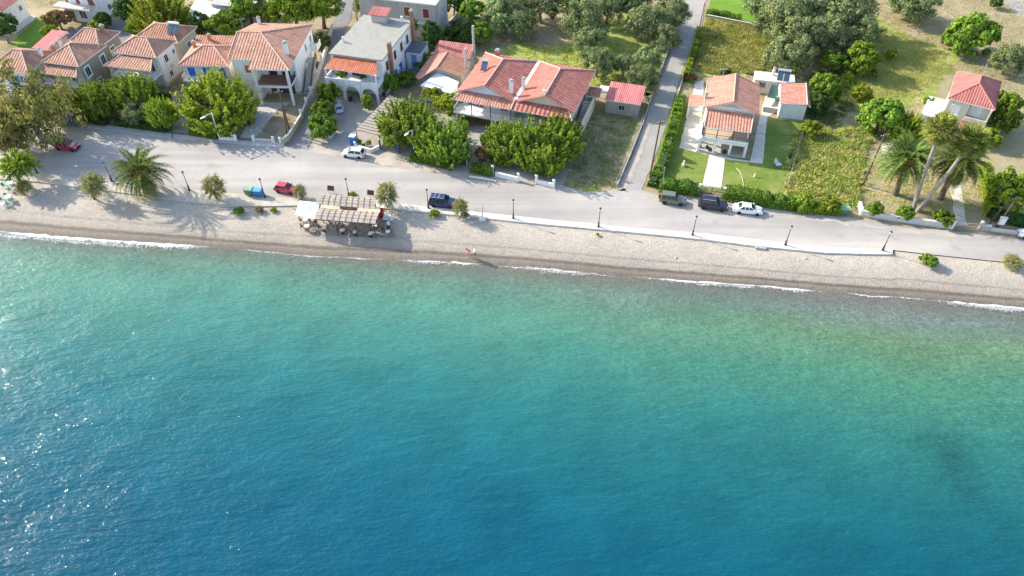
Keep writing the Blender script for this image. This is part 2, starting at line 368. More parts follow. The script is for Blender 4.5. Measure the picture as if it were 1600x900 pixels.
# --- beach, shelving under the water
def beach_top(x):
    return poly_interp(PROM_LOW, x) if x <= 1395 else poly_interp(ROAD_LOW, x)
def beach_material():
    m, t, o = newmat('pebble_beach'); v = pos(t); uv = nd(t, 'UVMap').outputs[0]; sp = nd(t, 'SeparateXYZ'); t.links.new(uv, sp.inputs[0])
    wob = noise(t, 0.25, 4, 0.6, v); vv = math_(t, 'ADD', sp.outputs[1], math_(t, 'MULTIPLY', math_(t, 'SUBTRACT', wob.outputs[0], 0.5), 0.09))
    band = ramp(t, [(0.0, (0.50, 0.46, 0.39)), (0.3, (0.47, 0.435, 0.375)), (0.55, (0.42, 0.385, 0.33)), (0.635, (0.36, 0.335, 0.29)), (0.66, (0.41, 0.375, 0.325)), (0.77, (0.36, 0.325, 0.275)),
                    (0.835, (0.20, 0.172, 0.14)), (0.88, (0.27, 0.235, 0.19)), (0.95, (0.20, 0.175, 0.145)), (1.0, (0.19, 0.18, 0.15))], vv)
    p1 = nd(t, 'TexVoronoi'); p1.inputs['Scale'].default_value = 4.5; t.links.new(v, p1.inputs[0])
    p2 = nd(t, 'TexVoronoi'); p2.inputs['Scale'].default_value = 11; t.links.new(v, p2.inputs[0])
    n3 = noise(t, 1.3, 5, 0.7, v)
    peb = math_(t, 'ADD', math_(t, 'MULTIPLY', nd_sep(t, p1.outputs['Color']), 0.5), math_(t, 'ADD', math_(t, 'MULTIPLY', nd_sep(t, p2.outputs['Color']), 0.3), math_(t, 'MULTIPLY', n3.outputs[0], 0.35)))
    sh = ramp(t, [(0.15, (0.60, 0.585, 0.57)), (0.5, (0.78, 0.755, 0.725)), (0.85, (0.94, 0.90, 0.86))], peb)
    big = ramp(t, [(0.3, 0.9), (0.7, 1.08)], noise(t, 0.12, 4, 0.6, v).outputs[0])
    c = mixc(t, band.outputs[0], sh.outputs[0], 1.0, 'MULTIPLY'); c = mixc(t, c, big.outputs[0], 1.0, 'MULTIPLY')
    princ(t, o, c, 0.8, bump(t, p1.outputs['Distance'], 0.05), 0.2); return m
def nd_sep(t, c):
    s = nd(t, 'SeparateColor'); t.links.new(c, s.inputs[0]); return s.outputs[0]
M_BEACH = beach_material()
PROF = [(0, -0.12), (0.2, -0.2), (0.45, -0.34), (0.58, -0.45), (0.62, -0.42), (0.65, -0.56), (0.78, -0.74), (0.82, -0.72), (0.86, -0.92), (1.0, -1.2), (1.15, -1.5), (1.5, -2.1), (2.5, -3.6), (6.0, -9.0)]
def build_beach():
    xs = list(range(-400, 2001, 8)); ts = [i / 50 for i in range(60)] + [1.3, 1.5, 2.0, 2.5, 4.0, 6.0]
    vs = []; uvs = []; fs = []
    for x in xs:
        a = G(x, beach_top(x)); b = G(x, poly_interp(WATER, x), ZW)
        for tt in ts:
            z = poly_interp(PROF, tt); p = a + (b - a) * tt
            if 0.03 < tt < 1.1:
                z += 0.05 * mnoise.noise(Vector((p.x * 0.9, p.y * 0.9, 0))) + 0.035 * mnoise.noise(Vector((p.x * 2.3, p.y * 2.3, 3)))
                if 0.6 < tt < 0.85: z += 0.07 * mnoise.noise(Vector((p.x * 1.6, p.y * 2.0, 8)))
            vs.append((p.x, p.y, z)); uvs.append((p.x * 0.1, tt))
    n = len(ts)
    for i in range(len(xs) - 1):
        for j in range(n - 1): fs.append((i * n + j, i * n + j + 1, (i + 1) * n + j + 1, (i + 1) * n + j))
    me = bpy.data.meshes.new('beach'); me.from_pydata(vs, [], fs); me.materials.append(M_BEACH)
    ul = me.uv_layers.new(name='UVMap'); li = np.zeros(len(me.loops), dtype=np.int32); me.loops.foreach_get('vertex_index', li)
    ul.data.foreach_set('uv', np.array(uvs, dtype=np.float32)[li].ravel())
    me.polygons.foreach_set('use_smooth', [True] * len(fs))
    o = put('beach', me); tag(o, 'pale pebble beach shelving into the sea', kind='structure')
build_beach()
def beach_z(x_px, py):
    """height of the beach surface where an image point meets it"""
    z = -0.3
    for _ in range(4):
        a = G(x_px, beach_top(x_px)); b = G(x_px, poly_interp(WATER, x_px), ZW); p = G(x_px, py, z)
        z = poly_interp(PROF, max(0, (p.y - a.y) / (b.y - a.y)))
    return z
def GB(px, py): return G(px, py, beach_z(px, py))

# --- water: colour follows the depth of the shelf
def water_material():
    m, t, o = newmat('sea_water'); v = pos(t); sp = nd(t, 'SeparateXYZ'); t.links.new(v, sp.inputs[0])
    shore = math_(t, 'SUBTRACT', 78.0, math_(t, 'MULTIPLY', sp.outputs[0], 0.1085))
    d = math_(t, 'SUBTRACT', shore, sp.outputs[1])
    wob = noise(t, 0.045, 4, 0.55, v); d2 = math_(t, 'ADD', d, math_(t, 'MULTIPLY', math_(t, 'SUBTRACT', wob.outputs[0], 0.5), 8.0))
    dn = math_(t, 'DIVIDE', d2, 50.0, True)
    side = math_(t, 'DIVIDE', math_(t, 'ADD', sp.outputs[0], 12.0), 60.0, True)       # the shelf is shallower towards the right
    colL = ramp(t, [(0.0, (0.1360, 0.1843, 0.1387)), (0.05, (0.1122, 0.2079, 0.1561)), (0.15, (0.0714, 0.1922, 0.1422)), (0.3, (0.0408, 0.1608, 0.1318)), (0.46, (0.0177, 0.1255, 0.1248)),
                   (0.62, (0.0082, 0.0980, 0.1214)), (0.8, (0.0034, 0.0769, 0.1144)), (1.0, (0.0020, 0.0643, 0.1040))], dn)
    colR = ramp(t, [(0.0, (0.165, 0.185, 0.160)), (0.07, (0.125, 0.172, 0.150)), (0.17, (0.092, 0.165, 0.088)), (0.3, (0.050, 0.158, 0.100)), (0.48, (0.021, 0.124, 0.105)),
                   (0.68, (0.008, 0.088, 0.098)), (0.85, (0.003, 0.066, 0.092)), (1.0, (0.002, 0.054, 0.084))], dn)
    col = mixc(t, colL.outputs[0], colR.outputs[0], side)
    # pebbles, weed and light seen on the bottom
    bed = noise(t, 1.5, 5, 0.75, v, 0.6); bed2 = noise(t, 0.14, 4, 0.6, v)
    cau = noise(t, 3.2, 4, 0.75, v, 1.2)
    bedr = ramp(t, [(0.3, 0.66), (0.5, 1.0), (0.7, 1.42)], bed.outputs[0]); bd2 = ramp(t, [(0.3, 0.84), (0.7, 1.13)], bed2.outputs[0]); car_ = ramp(t, [(0.3, 0.7), (0.5, 0.98), (0.66, 1.5)], cau.outputs[0])
    seenR = ramp(t, [(0.0, 1.0), (0.4, 0.7), (0.75, 0.25), (1.0, 0.08)], dn); seenL = ramp(t, [(0.0, 1.0), (0.2, 0.4), (0.5, 0.1), (0.8, 0.0)], dn)
    seen = mixc(t, seenL.outputs[0], seenR.outputs[0], side)
    c = mixc(t, col, bedr.outputs[0], seen, 'MULTIPLY'); c = mixc(t, c, car_.outputs[0], seen, 'MULTIPLY'); c = mixc(t, c, bd2.outputs[0], 0.8, 'MULTIPLY')
    wp = G(1478, 735, -4); wd = nd(t, 'VectorMath', operation='DISTANCE'); t.links.new(v, wd.inputs[0]); wd.inputs[1].default_value = (wp.x, wp.y, ZW)
    weed = ramp(t, [(0.25, 0.62), (0.75, 1.0)], math_(t, 'ADD', math_(t, 'DIVIDE', wd.outputs['Value'], 7.0), math_(t, 'SUBTRACT', bed2.outputs[0], 0.5)))
    c = mixc(t, c, weed.outputs[0], 1.0, 'MULTIPLY')
    # swell, wavelets and ripples live on the reflecting surface only
    mp = nd(t, 'Mapping'); t.links.new(v, mp.inputs[0]); mp.inputs['Rotation'].default_value = (0, 0, R(-17)); mp.inputs['Scale'].default_value = (0.4, 1.0, 1.0)
    w1 = noise(t, 0.30, 3, 0.5, mp.outputs[0], 0.3); w2 = noise(t, 1.3, 3, 0.6, mp.outputs[0], 0.2)
    mp2 = nd(t, 'Mapping'); t.links.new(v, mp2.inputs[0]); mp2.inputs['Rotation'].default_value = (0, 0, R(24)); mp2.inputs['Scale'].default_value = (0.6, 1.0, 1.0)
    w3 = noise(t, 3.0, 3, 0.6, mp2.outputs[0])
    h = math_(t, 'ADD', math_(t, 'MULTIPLY', w1.outputs[0], 0.9), math_(t, 'ADD', math_(t, 'MULTIPLY', w2.outputs[0], 0.42), math_(t, 'MULTIPLY', w3.outputs[0], 0.20)))
    nrm = bump(t, h, 0.47, 1.0)
    df = nd(t, 'BsdfDiffuse'); t.links.new(bump(t, h, 0.26, 1.0), df.inputs['Normal']); t.links.new(c, df.inputs[0]); gl = nd(t, 'BsdfGlossy'); gl.inputs['Roughness'].default_value = 0.045; t.links.new(nrm, gl.inputs['Normal'])
    fr = nd(t, 'Fresnel'); fr.inputs['IOR'].default_value = 1.33; t.links.new(nrm, fr.inputs['Normal']); p = nd(t, 'MixShader'); t.links.new(fr.outputs[0], p.inputs[0]); t.links.new(df.outputs[0], p.inputs[1]); t.links.new(gl.outputs[0], p.inputs[2])
    tr = nd(t, 'BsdfTransparent'); mx = nd(t, 'MixShader')
    clear = ramp(t, [(0.0, 0.0), (0.04, 0.25), (0.2, 0.75), (0.45, 1.0)], math_(t, 'DIVIDE', d, 20.0, True))
    t.links.new(clear.outputs[0], mx.inputs[0]); t.links.new(tr.outputs[0], mx.inputs[1]); t.links.new(p.outputs[0], mx.inputs[2])
    t.links.new(mx.outputs[0], o.inputs[0]); return m
mb = MB(); mb.face([(-1500, -1500, ZW), (1500, -1500, ZW), (1500, 92 - 150, ZW), (200, 70, ZW), (-200, 110, ZW), (-1500, 240, ZW)])
tag(mb.build('water', water_material()), 'turquoise sea deepening to blue away from the beach', kind='structure')

# --- foam where the wavelets break
def foam_material():
    m, t, o = newmat('foam'); v = pos(t); n = noise(t, 2.6, 5, 0.75, v)
    uv = nd(t, 'UVMap').outputs[0]; sp = nd(t, 'SeparateXYZ'); t.links.new(uv, sp.inputs[0])
    n2 = noise(t, 0.5, 3, 0.6, v)
    up = ramp(t, [(0.0, 0.0), (0.45, 0.45), (0.8, 1.0), (0.9, 1.0), (1.0, 0.3)], sp.outputs[1])
    f = math_(t, 'ADD', math_(t, 'MULTIPLY', up.outputs[0], 0.8), math_(t, 'ADD', math_(t, 'MULTIPLY', math_(t, 'SUBTRACT', n.outputs[0], 0.5), 2.0), math_(t, 'MULTIPLY', math_(t, 'SUBTRACT', n2.outputs[0], 0.5), 0.9)))
    f = math_(t, 'MULTIPLY', f, sp.outputs[0])
    a = ramp(t, [(0.24, 0.0), (0.68, 0.9)], f)
    d = nd(t, 'BsdfDiffuse'); d.inputs[0].default_value = (0.72, 0.73, 0.72, 1); tr = nd(t, 'BsdfTransparent'); mx = nd(t, 'MixShader')
    t.links.new(a.outputs[0], mx.inputs[0]); t.links.new(tr.outputs[0], mx.inputs[1]); t.links.new(d.outputs[0], mx.inputs[2]); t.links.new(mx.outputs[0], o.inputs[0])
    return m
def build_foam():
    mb = MB()
    for x0, x1, wd, off, k in ((-60, 365, 9, 4, 1), (-60, 260, 6, 9, .6), (425, 500, 4, 0, .9), (600, 765, 5, 1, .9), (800, 950, 8, 1.5, 1), (968, 1320, 6, 2, 1), (1060, 1200, 5, 5, .7), (1430, 1680, 7, 1.5, 1), (330, 640, 3, 0.5, .6), (740, 1000, 3, 3, .55), (1300, 1480, 3, 1, .6), (1480, 1680, 5, 6, .6)):
        xs = np.arange(x0, x1 + 1, 3.0); row = []
        for x in xs:
            y = poly_interp(WATER, x) + off; q = (x - x0) / (x1 - x0); amp = min(1, 4 * q, 4 * (1 - q)) * k
            hw = wd * 0.95 * (0.5 + 0.75 * abs(mnoise.noise(Vector((x * 0.03, y * 0.05, 1)))) + 0.25); y += 2.4 * mnoise.noise(Vector((x * 0.018, 5, wd))) + 1.5 * mnoise.noise(Vector((x * 0.09, 2, wd)))
            row.append((G(x, y - hw, ZW + 0.03), G(x, y + hw, ZW + 0.03), amp))
        for a, b in zip(row, row[1:]): mb.face([a[1], b[1], b[0], a[0]], [(a[2], 0), (b[2], 0), (b[2], 1), (a[2], 1)])
    tag(mb.build('sea_foam', foam_material()), 'white foam of small waves along the waterline', 'foam', kind='stuff')
build_foam()

# --- lanes, yards, lawns, plots
Z1, Z2, Z3 = -0.04, -0.03, -0.02
sheet('lane', [(445, 229), (480, 234), (494, 205), (508, 160), (518, 110), (533, 60), (548, 30), (562, -40), (536, -40), (526, 20), (513, 60), (505, 90), (492, 150), (470, 205), (455, 222)], 0.004, M_DARKLANE, 0.08, 1, label='narrow asphalt lane between the hipped house and the flat roofed house')
sheet('lane', [(968, 296), (1003, 298), (1022, 250), (1042, 190), (1060, 130), (1078, 80), (1096, 40), (1110, -40), (1074, -40), (1068, 30), (1050, 75), (1030, 130), (1008, 190), (988, 245)], 0.004, M_LANE, 0.12, 2, label='pale straight lane running inland beside the hedge')
sheet('lane_verge', [(962, 297), (978, 298), (1003, 240), (1018, 180), (1010, 185), (992, 235)], 0.008, M_DUST, 0.3, 3)
sheet('field', [(1240, -60), (1750, -60), (1750, 330), (1700, 372), (1600, 368), (1540, 352), (1500, 350), (1345, 318), (1345, 250), (1400, 180), (1330, 130), (1290, 60)], Z1, M_FIELD, 0.8, 4)
sheet('rough_grass', [(1372, 25), (1420, 60), (1500, 80), (1490, 130), (1420, 170), (1350, 175), (1300, 140), (1330, 80)], Z2, M_GREENF, 1.6, 5)
sheet('rough_grass', [(1088, 50), (1108, 28), (1215, 40), (1260, 100), (1240, 120), (1190, 118), (1100, 118), (1075, 135), (1068, 105)], Z2, M_GREENF, 0.8, 6)
sheet('lawn', [(1112, -40), (1108, 18), (1160, 32), (1205, 42), (1190, -40)], Z2, M_LAWN2, 0.3, 7)
sheet('rough_grass', [(765, 80), (800, 68), (900, 68), (960, 20), (1020, 50), (1052, 60), (1040, 90), (1010, 150), (940, 135), (850, 105)], Z2, M_GREENF, 1.5, 8)
sheet('vacant_plot', [(885, 185), (930, 165), (1010, 190), (985, 240), (962, 292), (905, 296), (868, 288), (880, 230)], Z1, M_WEED, 0.5, 9)
sheet('lawn', [(1048, 150), (1085, 160), (1080, 215), (1105, 238), (1182, 250), (1196, 184), (1258, 190), (1256, 205), (1230, 295), (1210, 312), (1130, 300), (1020, 288), (1030, 230)], Z1, M_LAWN, 0.3, 10)
sheet('terrace', [(1087, 128), (1100, 125), (1096, 200), (1104, 240), (1172, 252), (1186, 188), (1198, 140), (1216, 150), (1216, 174), (1199, 182), (1192, 256), (1140, 250), (1061, 231), (1078, 165)], Z3, M_PATH, 0.06, 11)
sheet('garden_path', [(1109, 240), (1133, 246), (1127, 295), (1097, 291)], 0.0, M_PATH, 0.05, 12)
sheet('rough_grass', [(1236, 215), (1270, 200), (1375, 195), (1350, 250), (1342, 320), (1300, 334), (1240, 330), (1228, 300)], Z2, M_GREENF, 1.3, 13)
sheet('garden_path', [(1492, 262), (1503, 262), (1498, 280), (1505, 310), (1510, 352), (1490, 352), (1489, 312), (1482, 290)], 0.0, M_PATH, 0.08, 14)
sheet('garden_path', [(1376, 225), (1400, 222), (1404, 240), (1380, 246)], Z3, M_PATH, 0.1, 15)
sheet('yard', [(494, 236), (482, 232), (497, 205), (515, 150), (600, 150), (598, 250), (540, 246)], Z3, M_YARD, 0.15, 16)
sheet('yard', [(598, 254), (640, 150), (760, 200), (905, 225), (880, 289), (770, 284), (700, 273), (655, 266)], Z2, M_YARD, 0.15, 17)
sheet('forecourt', [(482, 236), (500, 216), (595, 235), (640, 248), (703, 262), (700, 273), (655, 267), (603, 258.5), (538, 246.5)], 0.008, M_DUST, 0.3, 18)
sheet('garden_soil', [(344, 214), (368, 213), (400, 168), (372, 168), (350, 195)], Z2, M_SOIL, 0.1, 19)
sheet('garden_soil', [(405, 214), (428, 216), (447, 180), (432, 176)], Z2, M_SOIL, 0.1, 20)
sheet('driveway', [(375, 215), (398, 216), (433, 172), (455, 160), (408, 160), (400, 170)], Z3, M_SIDE, 0.03, 21)
sheet('garden_soil', [(135, 198), (265, 212), (340, 218), (350, 190), (390, 160), (200, 130), (150, 165)], Z2, M_SOIL, 0.15, 22)
sheet('driveway', [(98, 197), (134, 199), (140, 170), (150, 150), (122, 148), (110, 180)], Z3, M_DARKLANE, 0.03, 23)
sheet('driveway', [(270, 206), (295, 209), (297, 150), (268, 148)], Z3, M_YARD, 0.1, 24)
sheet('lawn', [(15, 70), (62, 26), (85, 22), (95, 50), (60, 72), (30, 76)], Z2, M_LAWN2, 0.2, 25)
sheet('yard', [(92, 55), (130, 40), (190, 30), (215, 60), (190, 70), (110, 70)], Z3, M_DARKLANE, 0.1, 26)
sheet('garden_soil', [(-80, 190), (98, 197), (110, 180), (125, 140), (-80, 130)], Z2, M_SOIL, 0.3, 27)
sheet('side_road', [(1560, -5), (1590, 25), (1720, 40), (1720, -30), (1560, -40)], Z3, M_LANE, 0.3, 28)
sheet('yard', [(815, 288), (838, 288), (850, 245), (812, 240)], Z3, M_YARD, 0.1, 29)
sheet('kerb_paint', [(733, 274.5), (748, 276), (775, 281.5), (775, 283.5), (752, 279.5), (733, 277.5)], 0.012, WHITE, 0.05, 30)
sheet('road_edge_dust', [(905, 299), (947, 301), (968, 297), (1003, 299), (1030, 307), (1088, 311), (1191, 327), (1313, 341), (1408, 356), (1490, 364), (1540, 368), (1540, 372), (1440, 366), (1330, 350), (1240, 342), (1190, 336), (1100, 326), (1030, 320), (980, 305), (930, 305)], 0.008, M_DUST2, 0.5, 31)
# raised pavements in front of the left houses
strip_prism('pavement', [(136, 192), (200, 199), (268, 208)], [(136, 199), (200, 206.5), (266, 215)], -0.05, 0.12, M_SIDE, 'narrow pavement in front of the hedged gardens')
strip_prism('pavement', [(270, 209), (343, 217), (397, 221), (444, 223)], [(270, 215.5), (343, 221.5), (397, 227.5), (436, 229.5), (444, 227)], -0.05, 0.12, M_SIDE, 'narrow pavement in front of the walled garden')
# iron covers in the road
def cover(px, py, label, sx=0.8, sy=0.6, m=None):
    p = G(px, py); e = MB(); e.box(-sx / 2, sx / 2, -sy / 2, sy / 2, 0.0, 0.012)
    for k in range(5): e.box(-sx / 2 + 0.06 + k * sx / 5, -sx / 2 + 0.1 + k * sx / 5, -sy / 2 + 0.05, sy / 2 - 0.05, 0.012, 0.02)
    tag(e.build('drain_cover', m or CONC, loc=(p.x, p.y, 0.003), rot=(0, 0, R(-8))), label, 'drain cover')
cover(968, 307.5, 'grey square drain cover at the mouth of the straight lane', 1.1, 1.3)
cover(953, 350, 'small grating by the promenade kerb beside a lamp post', 0.8, 0.5)
cover(578, 236, 'small grey drain cover on the forecourt behind the white hatchback', 0.6, 0.5)
# ================================================================== BUILDINGS
class House:
    """local frame: x along the front (left to right), y towards the back, origin on the ground"""
    def __init__(s, name, label, p, ang, cat='house'):
        s.ang = R(ang); s.r = empty(name, (p.x, p.y, 0), s.ang, label, cat); s.p = Vector((p.x, p.y, 0))
    def loc(s, px, py, z):
        q = G(px, py, z) - s.p; c, n = math.cos(s.ang), math.sin(s.ang)
        return Vector((q.x * c + q.y * n, -q.x * n + q.y * c, z))
    def wall(s, x0, x1, y0, y1, z0, z1, m, name='wall', foot=None):
        b = MB(); b.box(x0, x1, y0, y1, z0, z1)
        if foot:
            b.mi = 1; b.box(x0 - 0.03, x1 + 0.03, y0 - 0.03, y1 + 0.03, z0 - 0.1, z0 + 0.5)
            return b.build(name, [m, foot], s.r)
        return b.build(name, m, s.r)
    def side(s, side, box, u, z):
        x0, x1, y0, y1 = box
        return {'F': ((x0 + u, y0, z), 0), 'R': ((x1, y0 + u, z), PI / 2), 'L': ((x0, y1 - u, z), -PI / 2), 'B': ((x1 - u, y1, z), PI)}[side]
    def window(s, side, box, u, z, w, h, frame=None, shut=None, closed=False, name='window', sill=True, fw=0.12):
        """u = centre along the wall, z = foot of the opening"""
        frame = frame or WHITEM; (x, y, zz), rz = s.side(side, box, u, z); f = MB()
        f.box(-w / 2 - fw, w / 2 + fw, -0.07, 0.06, -fw, 0); f.box(-w / 2 - fw, w / 2 + fw, -0.07, 0.06, h, h + fw)
        f.box(-w / 2 - fw, -w / 2, -0.07, 0.06, 0, h); f.box(w / 2, w / 2 + fw, -0.07, 0.06, 0, h)
        if not closed: f.box(-0.03, 0.03, -0.045, 0.04, 0, h)
        if sill: f.box(-w / 2 - fw - 0.06, w / 2 + fw + 0.06, -0.16, 0.05, -fw - 0.06, -fw)
        o = f.build(name, frame, s.r, (x, y, zz), (0, 0, rz))
        if closed:
            b = MB()
            for k in range(2):
                xa = -w / 2 + k * w / 2; b.box(xa + 0.015, xa + w / 2 - 0.015, -0.05, -0.015, 0.01, h - 0.01)
                for q in range(int(h / 0.14)): b.box(xa + 0.07, xa + w / 2 - 0.07, -0.065, -0.05, 0.06 + q * 0.14, 0.12 + q * 0.14)
            b.build('shutter', shut, o)
        else:
            b = MB(); b.box(-w / 2, w / 2, -0.02, 0.02, 0, h); b.build('pane', GLASS, o)
            if shut:
                for sgn in (-1, 1):
                    b = MB(); xa = sgn * (w / 2 + fw + w / 4); b.box(xa - w / 4, xa + w / 4, -0.1, -0.05, 0, h)
                    for q in range(int(h / 0.16)): b.box(xa - w / 4 + 0.05, xa + w / 4 - 0.05, -0.118, -0.1, 0.05 + q * 0.16, 0.12 + q * 0.16)
                    b.build('shutter', shut, o)
        return o
    def door(s, side, box, u, z, w, h, m, frame=None):
        (x, y, zz), rz = s.side(side, box, u, z); f = MB(); f.box(-w / 2, w / 2, -0.05, 0.05, 0, h)
        for k in range(3): f.box(-w / 2 + 0.12, w / 2 - 0.12, -0.07, -0.05, 0.15 + k * h / 3, h / 3 - 0.08 + k * h / 3)
        o = f.build('door', m, s.r, (x, y, zz), (0, 0, rz)); g = MB()
        g.box(-w / 2 - 0.1, -w / 2, -0.08, 0.06, 0, h + 0.1); g.box(w / 2, w / 2 + 0.1, -0.08, 0.06, 0, h + 0.1); g.box(-w / 2, w / 2, -0.08, 0.06, h, h + 0.1)
        g.build('frame', frame or WHITEM, o)
        k = MB(); k.tube([(w / 2 - 0.12, -0.12, 1.02), (w / 2 - 0.26, -0.12, 1.02)], 0.025, 6); k.box(w / 2 - 0.15, w / 2 - 0.09, -0.12, -0.05, 0.99, 1.05); k.build('handle', GREYM, o)
        return o
    def roof(s, faces, mats, t=0.16, name='roof', ridges=(), cap=None, rr=0.11):
        """faces = planar top faces, counter-clockwise from above; tiles get metre UVs along eave and slope"""
        b = MB(); cnt = {}; ky = lambda p: tuple(round(c, 3) for c in p)
        for f in faces:
            f = [Vector(p) for p in f]; n = (f[1] - f[0]).cross(f[2] - f[0]).normalized()
            if n.z < 0: f = f[::-1]; n = -n
            hz = Vector((0, 0, 1)).cross(n)
            hz = hz.normalized() if hz.length > 1e-4 else Vector((1, 0, 0)); up = n.cross(hz)
            b.mi = 0; b.face(f, [(p.dot(hz), p.dot(up)) for p in f])
            b.mi = 1; b.face([p - Vector((0, 0, t)) for p in f[::-1]])
            for a, c in zip(f, f[1:] + f[:1]):
                k = frozenset((ky(a), ky(c))); cnt.setdefault(k, []).append((a, c))
        b.mi = 1
        for k, v in cnt.items():
            if len(v) == 1:
                a, c = v[0]; d = Vector((0, 0, t)); b.face([a - d, c - d, c, a])
        o = b.build(name, list(mats), s.r)
        if ridges:
            for a, c in ridges:
                r = MB(); a = Vector(a); c = Vector(c); L = (c - a).length; k = max(1, int(L / 0.45))
                for i in range(k):
                    p = a + (c - a) * (i / k); q = a + (c - a) * ((i + 1) / k + 0.02 / L)
                    r.tube([p + Vector((0, 0, 0.02)), q + Vector((0, 0, 0.02))], [rr, rr * 0.86], 7)
                r.build('ridge_cap', cap or RIDGE, o)
        return o
    def hip(s, x0, x1, y0, y1, z, h, ra, rb, tile, fascia=None, **kw):
        A, B, Cc, D = Vector((x0, y0, z)), Vector((x1, y0, z)), Vector((x1, y1, z)), Vector((x0, y1, z))
        ra = Vector((ra[0], ra[1], z + h)); rb = Vector((rb[0], rb[1], z + h)); fascia = fascia or WHITE
        if abs(ra.x - rb.x) >= abs(ra.y - rb.y):
            fs = [[A, B, rb, ra], [B, Cc, rb], [Cc, D, ra, rb], [D, A, ra]]; rd = [(A, ra), (D, ra), (B, rb), (Cc, rb), (ra, rb)]
        else:
            fs = [[A, B, ra], [B, Cc, rb, ra], [Cc, D, rb], [D, A, ra, rb]]; rd = [(A, ra), (B, ra), (Cc, rb), (D, rb), (ra, rb)]
        return s.roof(fs, (tile, fascia), ridges=rd, **kw)
    def lean(s, a, b, c, d, tile, fascia=None, t=0.14, name='canopy_roof', ridges=()):
        return s.roof([[a, b, c, d]], (tile, fascia or WHITE), t, name, ridges)
    def railing(s, pts, h=0.95, m=None, step=0.14, name='railing', posts=True):
        b = MB(); m = m or BLACKM
        for p, q in zip(pts, pts[1:]):
            p = Vector(p); q = Vector(q); L = (q - p).length; n = max(1, int(L / step)); up = Vector((0, 0, h))
            b.bar(p + up, q + up, 0.05, 0.05); b.bar(p + Vector((0, 0, 0.1)), q + Vector((0, 0, 0.1)), 0.03, 0.03)
            for i in range(n + 1):
                r = p + (q - p) * i / n; b.bar(r + Vector((0, 0, 0.02)), r + up, 0.05 if i in (0, n) else 0.022)
        return b.build(name, m, s.r)
    def chimney(s, x, y, z0, z1, w=0.55, m=None, cap=True, d=None):
        b = MB(); d = d or w; b.box(x - w / 2, x + w / 2, y - d / 2, y + d / 2, z0, z1); o = b.build('chimney', m or WHITE, s.r)
        if cap:
            c = MB(); c.box(x - w / 2 - 0.07, x + w / 2 + 0.07, y - d / 2 - 0.07, y + d / 2 + 0.07, z1 + 0.002, z1 + 0.1)
            c.box(x - w / 2 + 0.1, x + w / 2 - 0.1, y - d / 2 + 0.1, y + d / 2 - 0.1, z1 + 0.1, z1 + 0.3); c.build('cap', CONC, o)
        return o
    def slab(s, x0, x1, y0, y1, z0, z1, m, name='balcony'):
        b = MB(); b.box(x0, x1, y0, y1, z0, z1); return b.build(name, m, s.r)
    def posts(s, pts, z0, z1, w, m, name='column'):
        for x, y in pts:
            b = MB(); b.box(x - w / 2, x + w / 2, y - w / 2, y + w / 2, z0, z1); b.build(name, m, s.r)
    def gable_end(s, x0, x1, xa, y, z, h, m, t=0.25):
        b = MB(); f = [(x0, y, z), (x1, y, z), (xa, y, z + h)]; k = [(x0, y + t, z), (x1, y + t, z), (xa, y + t, z + h)]
        b.face(f); b.face(k[::-1]); 
        for i in range(3): j = (i + 1) % 3; b.face([f[j], f[i], k[i], k[j]])
        return b.build('gable', m, s.r)
    def solar(s, x, y, z, rz, panels=1, tilt=40, name='solar_heater'):
        """roof water heater: tilted collector on a frame with its tank"""
        o = empty(name, (x, y, z), rz); o.parent = s.r; c, n = math.cos(R(tilt)), math.sin(R(tilt)); L = 1.9
        for k in range(panels):
            b = MB(); xo = (k - (panels - 1) / 2) * 1.1
            vs = [(-0.5 + xo, 0, 0.2), (0.5 + xo, 0, 0.2), (0.5 + xo, L * c, 0.2 + L * n), (-0.5 + xo, L * c, 0.2 + L * n)]
            nn = Vector((0, -n, c)) * 0.08; b.add([Vector(v) for v in vs] + [Vector(v) + nn for v in vs], [(3, 2, 1, 0), (4, 5, 6, 7), (0, 1, 5, 4), (1, 2, 6, 5), (2, 3, 7, 6), (3, 0, 4, 7)])
            b.build('collector', SOLAR, o)
        f = MB(); hw = 0.5 + (panels - 1) * 0.55
        for sx in (-hw, hw):
            f.bar((sx, 0, 0.12), (sx, L * c, 0.12 + L * n), 0.07); f.bar((sx, L * c, -0.5), (sx, L * c, 0.2 + L * n), 0.06); f.bar((sx, 0, -0.4), (sx, 0, 0.2), 0.06)
        f.build('frame', GREYM, o)
        b = MB(); b.tube([(-hw - 0.15, L * c + 0.05, L * n + 0.42), (-hw - 0.1, L * c + 0.05, L * n + 0.42), (hw + 0.1, L * c + 0.05, L * n + 0.42), (hw + 0.15, L * c + 0.05, L * n + 0.42)], [0.18, 0.27, 0.27, 0.18], 12)
        b.build('tank', STEEL, o, smooth=False); return o

# ---- leftmost hipped house
h = House('hipped_house', 'leftmost tiled house with pale walls behind the tall feathery tree', G(-20, 108, 6.3), -10)
bx = (0.5, 7.7, 0.5, 7.9); h.wall(*bx, 0, 6.2, WHITE, foot=CONC)
h.hip(0, 8.2, 0, 8.4, 6.3, 2.0, (3.2, 4.2), (4.8, 4.2), TILE_TAN)
for u in (3.4, 5.6): h.window('F', bx, u, 3.9, 1.1, 1.3, shut=PALEBLUE)
for u in (3.0, 5.5): h.window('F', bx, u, 0.9, 1.1, 1.3)
h.slab(2.4, 7.2, -0.7, 0.5, 2.95, 3.12, WHITE); h.railing([(2.45, 0.5, 3.12), (2.45, -0.65, 3.12), (7.15, -0.65, 3.12), (7.15, 0.5, 3.12)], m=WHITEM)
h.window('R', bx, 3, 3.8, 1.0, 1.3); h.chimney(7.3, 5.6, 6.4, 8.0, 0.5)
